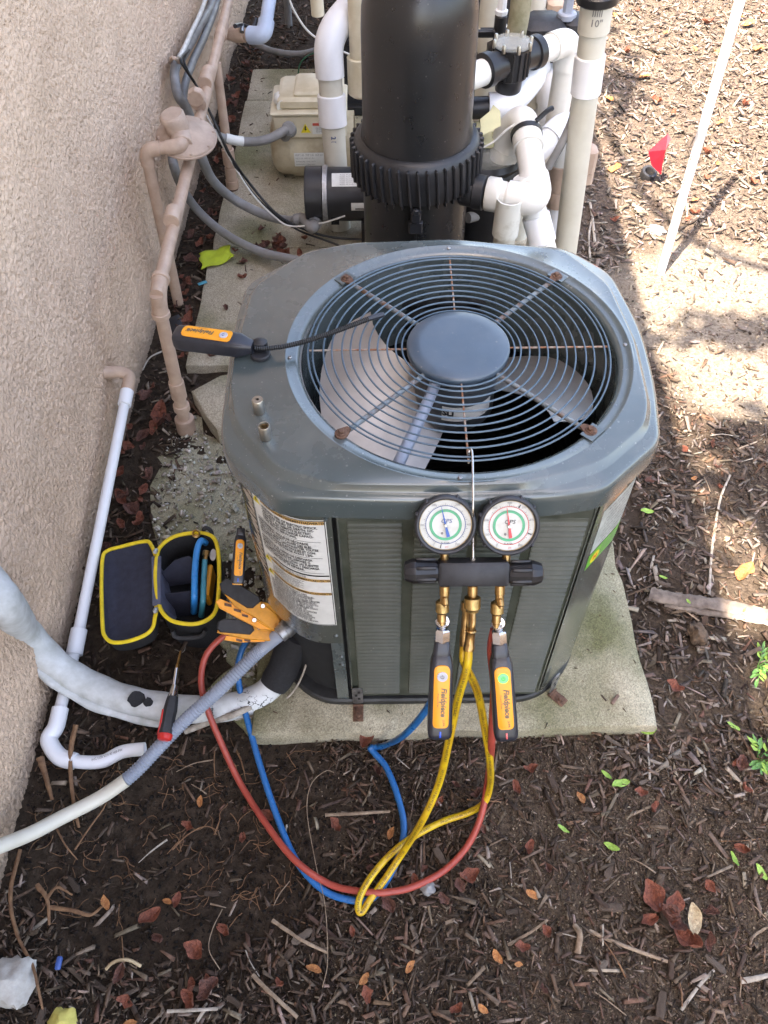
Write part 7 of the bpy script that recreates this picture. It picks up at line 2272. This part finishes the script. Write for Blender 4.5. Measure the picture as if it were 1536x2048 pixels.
# twigs and roots one can point to
TW = [
    ([(0.571, 0.765, 0.010), (0.551, 0.668, 0.010), (0.538, 0.583, 0.010)], 0.0032, 'twig_grey', 'straight pale stick standing out right of the near pad corner'),
    ([(0.769, 1.025, 0.010), (0.813, 1.168, 0.012), (0.869, 1.311, 0.010), (0.917, 1.395, 0.010)], 0.0036, 'twig_grey', 'long grey stick pointing away from the driftwood'),
    ([(0.369, 0.304, 0.008), (0.412, 0.284, 0.012), (0.503, 0.252, 0.008)], 0.0040, 'twig', 'long brown twig left of the rust leaf heap'),
    ([(0.216, 0.282, 0.008), (0.259, 0.302, 0.010), (0.294, 0.323, 0.010)], 0.0028, 'twig', 'straight tan twig in the mulch below the red hose'),
    ([(-0.128, 0.520, 0.008), (-0.078, 0.521, 0.010), (0.003, 0.526, 0.008)], 0.0036, 'twig', 'tan stick lying level between the blue hose strands'),
    ([(-0.249, 0.238, 0.006), (-0.215, 0.210, 0.010), (-0.164, 0.172, 0.006)], 0.0042, 'twig', 'pale brown stick slanting to the bottom edge left of centre'),
    ([(-0.395, 0.183, 0.006), (-0.355, 0.184, 0.008), (-0.306, 0.186, 0.006)], 0.0034, 'twig_grey', 'level grey stick close to the bottom edge'),
    ([(-0.220, 0.328, 0.006), (-0.166, 0.295, 0.010), (-0.115, 0.273, 0.006)], 0.0036, 'twig', 'brown stick below the blue hose bend'),
    ([(0.342, 0.268, 0.008), (0.348, 0.295, 0.020), (0.343, 0.313, 0.012)], 0.0060, 'twig', 'short forked brown twig beside the long twig'),
    ([(0.511, 0.177, 0.006), (0.547, 0.211, 0.010), (0.584, 0.238, 0.006)], 0.0034, 'twig_grey', 'grey twig in the lower right mulch'),
    ([(0.626, 0.220, 0.008), (0.661, 0.225, 0.012), (0.700, 0.233, 0.010)], 0.0050, 'twig_grey', 'thick pale stick cut by the lower right edge'),
    ([(0.658, 0.270, 0.006), (0.667, 0.290, 0.010), (0.707, 0.311, 0.006)], 0.0028, 'twig', 'bent thin twig at the right edge above the thick stick'),
    ([(0.478, 0.733, 0.050), (0.486, 0.743, 0.051), (0.495, 0.753, 0.050)], 0.0042, 'bark_brown', 'short dark bark piece lying on the near right pad'),
    ([(0.729, 2.437, 0.010), (0.742, 2.567, 0.012), (0.750, 2.676, 0.012)], 0.0055, 'twig_grey', 'pale stick right of the tall pipe foot'),
    ([(0.697, 2.339, 0.010), (0.715, 2.478, 0.012), (0.749, 2.601, 0.010)], 0.0040, 'twig_grey', 'second pale stick beside the tall pipe foot'),
    ([(-0.661, 1.903, 0.020), (-0.697, 1.859, 0.030), (-0.710, 1.805, 0.030)], 0.0030, 'twig_grey', 'grey twig in the leaves near the wall by the gas leg'),
    ([(-0.472, 1.113, 0.020), (-0.461, 0.906, 0.010), (-0.485, 0.894, 0.010)], 0.0008, 'twig_grey', 'hair-thin straw behind the tool bag'),
]
for k in range(44):
    x, y = random.uniform(-0.55, 0.98), random.uniform(0.16, 0.66)
    if k > 28:
        x, y = random.uniform(0.60, 1.15), random.uniform(0.72, 1.6)
    a_, l_ = random.uniform(0, 6.3), random.uniform(0.015, 0.04)
    z_ = gh(x, y) + 0.008
    wood('twig', [(x - l_ * math.cos(a_), y - l_ * math.sin(a_), z_), (x + random.uniform(-0.004, 0.004), y + random.uniform(-0.004, 0.004), z_ + 0.004), (x + l_ * math.cos(a_), y + l_ * math.sin(a_), z_)], random.uniform(0.0010, 0.0024), 0.0009, random.choice(['twig', 'twig_grey', 'root']), 'short thin dry twig scattered in the mulch around the pad', 'twig', 0.85, 6, 0.15, 'short scattered twigs')
for pts, r, m, lb in TW:
    wood('twig', pts, r, r * 0.8, m, lb, 'twig', 0.85, 7, 0.12, 'twigs')
RT = [
    ([(-0.730, 0.461, 0.000), (-0.723, 0.376, 0.010), (-0.690, 0.306, 0.012), (-0.647, 0.256, 0.020), (-0.622, 0.211, 0.025), (-0.614, 0.180, 0.000)], 0.0042, 'long brown root running down beside the white stone'),
    ([(-0.656, 0.699, 0.050), (-0.663, 0.652, 0.030), (-0.652, 0.592, 0.020), (-0.634, 0.534, 0.010), (-0.626, 0.506, -0.010)], 0.0058, 'thick upright root in front of the drain outlet'),
    ([(-0.724, 0.637, 0.030), (-0.705, 0.598, 0.020), (-0.687, 0.557, 0.005)], 0.0075, 'splintered root stub against the wall'),
    ([(-0.677, 0.394, 0.006), (-0.649, 0.366, 0.012), (-0.638, 0.324, 0.004)], 0.0050, 'forked root left of the small orange leaf, upright branch'),
    ([(-0.650, 0.370, 0.012), (-0.635, 0.388, 0.012), (-0.606, 0.376, 0.004)], 0.0036, 'forked root branch nearest the dug soil'),
    ([(-0.642, 0.354, 0.008), (-0.592, 0.346, 0.012), (-0.563, 0.339, 0.010), (-0.543, 0.355, 0.008)], 0.0044, 'root branch ending at the small orange leaf'),
    ([(-0.427, 0.457, 0.004), (-0.400, 0.484, 0.008), (-0.367, 0.500, 0.008), (-0.339, 0.492, 0.004)], 0.0018, 'thin tan root on the bare soil'),
    ([(-0.621, 0.460, 0.000), (-0.597, 0.500, 0.010), (-0.578, 0.533, 0.012), (-0.574, 0.556, 0.004)], 0.0020, 'thin root under the beige conduit end'),
    ([(-0.672, 0.508, 0.000), (-0.639, 0.467, 0.010), (-0.612, 0.441, 0.000)], 0.0022, 'thin root left of the bare soil'),
]
for pts, r, lb in RT:
    wood('root', pts, r, r * 0.5, 'root', lb, 'root', 0.9, 7, 0.15, 'roots in the soil')
solo('white_strip', tube([(-0.516, 0.250, 0.006), (-0.500, 0.259, 0.020), (-0.475, 0.262, 0.022), (-0.453, 0.254, 0.008)], 0.003, 6), 'pale_leaf', 'curved white peel strip over the red-brown leaves', 'peel')
solo('straw', tube([(-0.112, 0.606, 0.010), (-0.130, 0.605, 0.020), (-0.158, 0.577, 0.020), (-0.164, 0.524, 0.012), (-0.142, 0.424, 0.012), (-0.122, 0.352, 0.012), (-0.114, 0.260, 0.010), (-0.122, 0.217, 0.006)], 0.0009, 5), 'twig', 'long thin straw arching across the soil past the red hose', 'straw')
solo('straw', tube([(-0.316, 0.348, 0.006), (-0.328, 0.310, 0.020), (-0.330, 0.277, 0.020), (-0.309, 0.247, 0.006)], 0.0009, 5), 'twig', 'thin curved straw in the lower left mulch', 'straw')

# fine roots in the dug soil: too many to count
fr_ = []
for k in range(150):
    x, y = random.uniform(-0.70, -0.18), random.uniform(0.34, 0.66)
    a = random.uniform(0, 6.3)
    pts = []
    for j in range(5):
        pts.append((x, y, gh(x, y) + 0.002 + random.uniform(0, 0.004)))
        a += random.uniform(-0.8, 0.8)
        x += 0.011 * math.cos(a)
        y += 0.011 * math.sin(a)
    fr_.append(tube(pts, random.uniform(0.0005, 0.0010), 4, 2))
structure('fine_roots', join(*fr_), 'root', 60, 'stuff')


# ------------------------------------------------------------------ bark mulch
def chip_verts(rng, n, pos, ln, wd, th, yaw, pit, rol):
    """n tapered, twisted splinters, 8 corners each"""
    base = np.array([(-1, -1, 0), (1, -1, 0), (1, 1, 0), (-1, 1, 0), (-1, -1, 1), (1, -1, 1), (1, 1, 1), (-1, 1, 1)], float)
    v = np.repeat(base[None], n, 0)
    v[:, :, 0] *= 0.5
    v[:, :, 1] *= 0.5
    t0, t1 = rng.uniform(0.25, 1, (n, 1)), rng.uniform(0.25, 1, (n, 1))
    v[:, [0, 3, 4, 7], 1] *= t0
    v[:, [1, 2, 5, 6], 1] *= t1
    v += rng.uniform(-0.13, 0.13, v.shape)
    v[:, 4:, :2] *= 0.85
    v *= np.stack([ln, wd, th], -1)[:, None, :]
    cy, sy, cp, sp, cr, sr = np.cos(yaw), np.sin(yaw), np.cos(pit), np.sin(pit), np.cos(rol), np.sin(rol)
    x, y, z = v[:, :, 0], v[:, :, 1], v[:, :, 2]
    y, z = y * cr[:, None] - z * sr[:, None], y * sr[:, None] + z * cr[:, None]
    x, z = x * cp[:, None] - z * sp[:, None], x * sp[:, None] + z * cp[:, None]
    x, y = x * cy[:, None] - y * sy[:, None], x * sy[:, None] + y * cy[:, None]
    return np.stack([x, y, z], -1) + pos[:, None, :]


CF = np.array([(0, 3, 2, 1), (4, 5, 6, 7), (0, 1, 5, 4), (1, 2, 6, 5), (2, 3, 7, 6), (3, 0, 4, 7)])


def scatter(name, m, pts, ln, wd, th, tint, tilt=0.25, kind='stuff'):
    n = len(pts)
    pos = np.array([(x, y, gh(x, y) + z) for x, y, z in pts])
    v = chip_verts(RNG, n, pos, ln, wd, th, RNG.uniform(0, 6.3, n), RNG.normal(0, tilt, n), RNG.normal(0, tilt, n))
    f = (CF[None] + (np.arange(n) * 8)[:, None, None]).reshape(-1, 4)
    me = bpy.data.meshes.new(name)
    me.vertices.add(n * 8)
    me.vertices.foreach_set('co', v.reshape(-1))
    me.loops.add(len(f) * 4)
    me.loops.foreach_set('vertex_index', f.reshape(-1))
    me.polygons.add(len(f))
    me.polygons.foreach_set('loop_start', np.arange(len(f)) * 4)
    me.polygons.foreach_set('loop_total', np.full(len(f), 4))
    me.update()
    me.validate()
    at = me.color_attributes.new('tint', 'FLOAT_COLOR', 'POINT')
    c = np.ones((n, 8, 4))
    c[:, :, :3] = tint[:, None, :]
    at.data.foreach_set('color', c.reshape(-1))
    me.materials.append(MATS[m])
    o = put(name, me)
    o['kind'] = kind
    return o


def sand(x, y):
    a = ((x - 1.08) / 0.36) ** 2 + ((y - 2.10) / 0.37) ** 2
    b = ((x - 1.30) / 0.46) ** 2 + ((y - 1.72) / 0.16) ** 2
    return min(a, b) < 1.0


def pit(x, y):
    return ((x + 0.42) / 0.34) ** 2 + ((y - 0.50) / 0.24) ** 2 < 1.0


DARK = np.array([(0.036, 0.024, 0.017), (0.066, 0.045, 0.032), (0.100, 0.070, 0.050), (0.155, 0.113, 0.084), (0.27, 0.215, 0.17), (0.13, 0.076, 0.052)])
DRY = np.array([(0.062, 0.048, 0.040), (0.115, 0.092, 0.077), (0.17, 0.140, 0.118), (0.225, 0.19, 0.162), (0.29, 0.25, 0.215), (0.13, 0.095, 0.077)])


def tints(pal, n, w):
    i = RNG.choice(len(pal), n, p=np.array(w) / sum(w))
    return np.clip(pal[i] * RNG.uniform(0.75, 1.3, (n, 1)) * RNG.uniform(0.94, 1.06, (n, 3)), 0, 1)


def pick(n, x0, x1, y0, y1, keep, zmax=0.012):
    out = []
    while len(out) < n:
        x, y = random.uniform(x0, x1), random.uniform(y0, y1)
        if free(x, y) and random.random() < keep(x, y):
            out.append((x, y, random.uniform(-0.003, zmax)))
    return out


def lens(n, mu, sg=0.45):
    return np.exp(RNG.normal(math.log(mu), sg, n))


# dark damp mulch in front
N1 = 11000
p = pick(N1, -0.75, 1.05, 0.12, 0.70, lambda x, y: (0.12 if pit(x, y) else 1.0) * (0.75 if 0.2 < x < 0.75 else 1))
l = lens(N1, 0.0118, 0.66)
scatter('mulch', 'chip', p, l, np.clip(l * RNG.uniform(0.08, 0.42, N1), 0.0010, 0.009), RNG.uniform(0.0012, 0.004, N1), tints(DARK, N1, [2.5, 3.5, 4.5, 3.2, 1.0, 2.5]))
# between bag, wall and old slab
N2 = 700
p = pick(N2, -0.75, -0.25, 0.66, 1.30, lambda x, y: 0.9 if not inside((x, y), OLD) else 0.04)
l = lens(N2, 0.018, 0.5)
scatter('mulch', 'chip', p, l, np.clip(l * RNG.uniform(0.12, 0.45, N2), 0.002, 0.012), RNG.uniform(0.0012, 0.004, N2), tints(DARK, N2, [4, 4, 3, 1.5, 0.4, 2]))
# right of the pad
N3 = 7000
p = pick(N3, 0.44, 1.35, 0.55, 2.0, lambda x, y: 0.14 if sand(x, y) else 1.0)
l = lens(N3, 0.0165, 0.55)
scatter('mulch', 'chip', p, l, np.clip(l * RNG.uniform(0.14, 0.42, N3), 0.002, 0.012), RNG.uniform(0.0012, 0.004, N3), tints(np.vstack([DARK, DRY]), N3, [1, 2, 3, 3, 1.6, 2, 2, 2.5, 2, 1, 0.5, 1.5]))
# far mulch
N4 = 13000
p = pick(N4, 0.42, 2.2, 1.95, 5.0, lambda x, y: 0.14 if sand(x, y) else 1.0, 0.016)
l = lens(N4, 0.024, 0.42)
scatter('mulch', 'chip', p, l, np.clip(l * RNG.uniform(0.18, 0.5, N4), 0.003, 0.014), RNG.uniform(0.0015, 0.005, N4), tints(DRY, N4, [2, 3, 4, 3, 1.2, 2]), 0.35)
N5 = 2600
p = pick(N5, -0.66, 0.6, 3.66, 5.2, lambda x, y: 1.0, 0.016)
l = lens(N5, 0.024, 0.42)
scatter('mulch', 'chip', p, l, np.clip(l * RNG.uniform(0.18, 0.5, N5), 0.003, 0.014), RNG.uniform(0.0015, 0.005, N5), tints(DARK, N5, [3, 4, 4, 2, 0.6, 2]), 0.35)
N6 = 1100
p = pick(N6, -0.75, -0.54, 1.2, 4.2, lambda x, y: 1.0, 0.016)
l = lens(N6, 0.020, 0.45)
scatter('mulch', 'chip', p, l, np.clip(l * RNG.uniform(0.15, 0.45, N6), 0.002, 0.012), RNG.uniform(0.0012, 0.004, N6), tints(DARK, N6, [2, 3, 4, 2, 0.6, 3]), 0.4)
# mulch beyond the picture's lower and right edges
N9 = 6500
p = pick(N9, -0.72, 2.1, -0.7, 1.1, lambda x, y: 1.0 if (y < 0.14 or x > 1.02) else 0.0)
l = lens(N9, 0.018, 0.5)
scatter('mulch', 'chip', p, l, np.clip(l * RNG.uniform(0.14, 0.42, N9), 0.002, 0.012), RNG.uniform(0.0012, 0.004, N9), tints(DARK, N9, [2, 3, 4, 3, 1.2, 2]))
# grains and crumbs on the bare sand
p = [q for q in pick(9000, 0.6, 1.8, 1.5, 2.6, lambda x, y: 1.0, 0.001) if sand(q[0], q[1])]
n_ = len(p)
l = lens(n_, 0.0045, 0.5)
scatter('sand_grains', 'grit', p, l, l * RNG.uniform(0.4, 1, n_), l * 0.5, tints(np.array([(0.30, 0.25, 0.20), (0.18, 0.14, 0.11), (0.08, 0.06, 0.045), (0.40, 0.35, 0.29)]), n_, [3, 3, 2, 1]), 0.4)
# granular fines
N7 = 22000
p = pick(N7, -0.15, 1.0, 0.12, 0.68, lambda x, y: max(0.05, 1.2 - abs(x - 0.5) * 1.6), 0.002)
l = RNG.uniform(0.0016, 0.0042, N7)
scatter('grit', 'grit', p, l, l * RNG.uniform(0.7, 1, N7), l * 0.7, tints(np.array([(0.15, 0.11, 0.078), (0.22, 0.165, 0.115), (0.07, 0.05, 0.036), (0.30, 0.24, 0.175)]), N7, [3, 2, 3, 1]), 0.5)
N8 = 6000
p = pick(N8, -0.74, 0.2, 0.12, 0.80, lambda x, y: 1.0, 0.003)
l = RNG.uniform(0.002, 0.008, N8)
scatter('grit', 'grit', p, l, l * RNG.uniform(0.5, 1, N8), l * 0.7, tints(np.array([(0.022, 0.015, 0.011), (0.035, 0.025, 0.018), (0.012, 0.009, 0.007), (0.07, 0.045, 0.03)]), N8, [4, 3, 4, 0.7]), 0.5)
# pebbles of the washed-out old slab
pb_ = []
while len(pb_) < 1500:
    x, y = random.uniform(-0.6, -0.25), random.uniform(0.7, 1.68)
    if inside((x, y), OLD) or inside((x, y), OLD2):
        pb_.append((x, y, 0.006))
l = lens(1500, 0.0058, 0.5)
o = scatter('pebbles', 'grit', [(a, b, 0.007 - gh(a, b)) for a, b, c in pb_], l, l * RNG.uniform(0.6, 1, 1500), np.clip(l * 0.45, 0.002, 0.006), tints(np.array([(0.42, 0.38, 0.31), (0.52, 0.50, 0.44), (0.28, 0.25, 0.20), (0.60, 0.58, 0.54)]), 1500, [3, 3, 3, 1.5]), 0.15)
# crumbs on the slabs
pb_ = []
while len(pb_) < 260:
    x, y = random.uniform(-0.58, 0.3), random.uniform(1.8, 3.7)
    if inside((x, y), ALLB):
        pb_.append((x, y, 0.031))
l = lens(260, 0.010, 0.6)
scatter('slab_debris', 'chip', [(a, b, 0.031 - gh(a, b)) for a, b, c in pb_], l, np.clip(l * 0.25, 0.0015, 0.005), np.full(260, 0.002), tints(DARK, 260, [2, 3, 3, 1, 0, 2]), 0.1)

pb_ = []
while len(pb_) < 90:
    x, y = random.uniform(-0.27, 0.56), random.uniform(0.68, 1.4)
    if inside((x, y), PAD) and not inside((x, y), BODY):
        pb_.append((x, y, 0.046))
l = lens(90, 0.006, 0.6)
scatter('slab_debris', 'chip', [(a, b, 0.0455 - gh(a, b)) for a, b, c in pb_], l, np.clip(l * 0.3, 0.001, 0.004), np.full(90, 0.0015), tints(DARK, 90, [2, 3, 3, 1, 0, 2]), 0.05)

# the larger chips one by one, in view in front of and beside the pad
CH = []
for k in range(6):
    r_ = np.random.default_rng(50 + k)
    rs = []
    for i in range(6):
        t = i / 5
        wd = (0.09 + 0.02 * k) * (r_.uniform(0.3, 0.9) if i in (0, 5) else 1) * r_.uniform(0.8, 1.2)
        rs.append([(t - 0.5 + r_.uniform(-0.04, 0.04), wd * a + 0.03 * math.sin(k + t * 3) + r_.uniform(-0.02, 0.02), b * 0.09 + r_.uniform(-0.015, 0.015)) for a, b in ((-1, 0), (1, 0), (0.8, 1), (-0.1, 1.25), (-0.8, 0.9))])
    CH.append(mesh('bark_chip', loft(rs, True, True), 'bark_chip', 30))
n = 0
while n < 190:
    if n < 110:
        x, y = random.uniform(-0.70, 1.0), random.uniform(0.16, 0.67)
        if pit(x, y) and random.random() > 0.12:
            continue
        lb, gr_n = 'thick dark bark chip on the mulch in front of the pad', 'large bark chips in front of the pad'
    else:
        x, y = random.uniform(0.58, 1.1), random.uniform(0.70, 1.75)
        if sand(x, y):
            continue
        lb, gr_n = 'thick weathered bark chip on the mulch right of the pad', 'large bark chips right of the pad'
    if not free(x, y):
        continue
    n += 1
    lay('bark_chip', random.choice(CH), (x, y, gh(x, y) + random.uniform(0.003, 0.010)), random.uniform(0.018, 0.044), random.uniform(0, 6.3), lb, 'bark chip', gr_n, (random.uniform(-0.25, 0.25), random.uniform(-0.25, 0.25)))

# ------------------------------------------------------------------ tree behind the viewer that breaks the sunlight over the bed
tree = thing('tree', 'leafy tree behind the viewer shading the near mulch', 'tree', (2.1, -2.7, 0))
part('trunk', tube([(2.1, -2.7, -0.1), (2.05, -2.65, 1.2), (1.9, -2.5, 2.4), (1.5, -2.2, 3.4), (0.9, -1.8, 4.2)], 0.13, 12, rf=lambda t, l: 0.15 - 0.09 * t), 'trunk_bark', tree)
for pts in ([(1.5, -2.2, 3.4), (1.2, -1.2, 4.0), (0.7, -0.4, 4.3), (0.2, 0.1, 4.3), (-0.45, 0.5, 4.35), (-0.65, 1.6, 4.45)], [(1.9, -2.5, 2.4), (2.4, -2.0, 3.4), (2.7, -1.4, 4.2)], [(0.9, -1.8, 4.2), (0.2, -1.7, 4.8), (-0.4, -1.6, 5.0)]):
    part('limb', tube(pts, 0.04, 8, rf=lambda t, l: 0.05 - 0.035 * t), 'trunk_bark', tree)
CL = [((0.1, -1.85, 4.5), (1.0, 0.55, 0.5), 1500), ((1.4, -2.0, 4.5), (0.9, 0.5, 0.5), 800), ((-0.7, -1.9, 4.8), (0.8, 0.5, 0.5), 500), ((-0.1, -0.02, 4.3), (0.55, 0.09, 0.15), 260), ((0.1, -0.45, 4.3), (0.6, 0.08, 0.2), 110), ((-0.50, 1.6, 4.4), (0.14, 0.3, 0.1), 60), ((-0.42, -0.62, 4.3), (0.22, 0.16, 0.15), 170), ((0.15, -1.0, 4.3), (0.5, 0.12, 0.15), 170)]
lv, lf = [], []
for c, s, k in CL:
    for i in range(k):
        d = RNG.normal(0, 0.5, 3)
        p = V((c[0] + d[0] * s[0], c[1] + d[1] * s[1], c[2] + d[2] * s[2]))
        u = V(RNG.normal(0, 1, 3)).normalized()
        w = u.cross(V(RNG.normal(0, 1, 3))).normalized()
        L_ = random.uniform(0.05, 0.09)
        b = len(lv)
        lv += [tuple(p - u * L_), tuple(p + w * L_ * 0.45), tuple(p + u * L_), tuple(p - w * L_ * 0.45)]
        lf.append((b, b + 1, b + 2, b + 3))
part('crown', (lv, lf), 'crown_leaf', tree, 0)
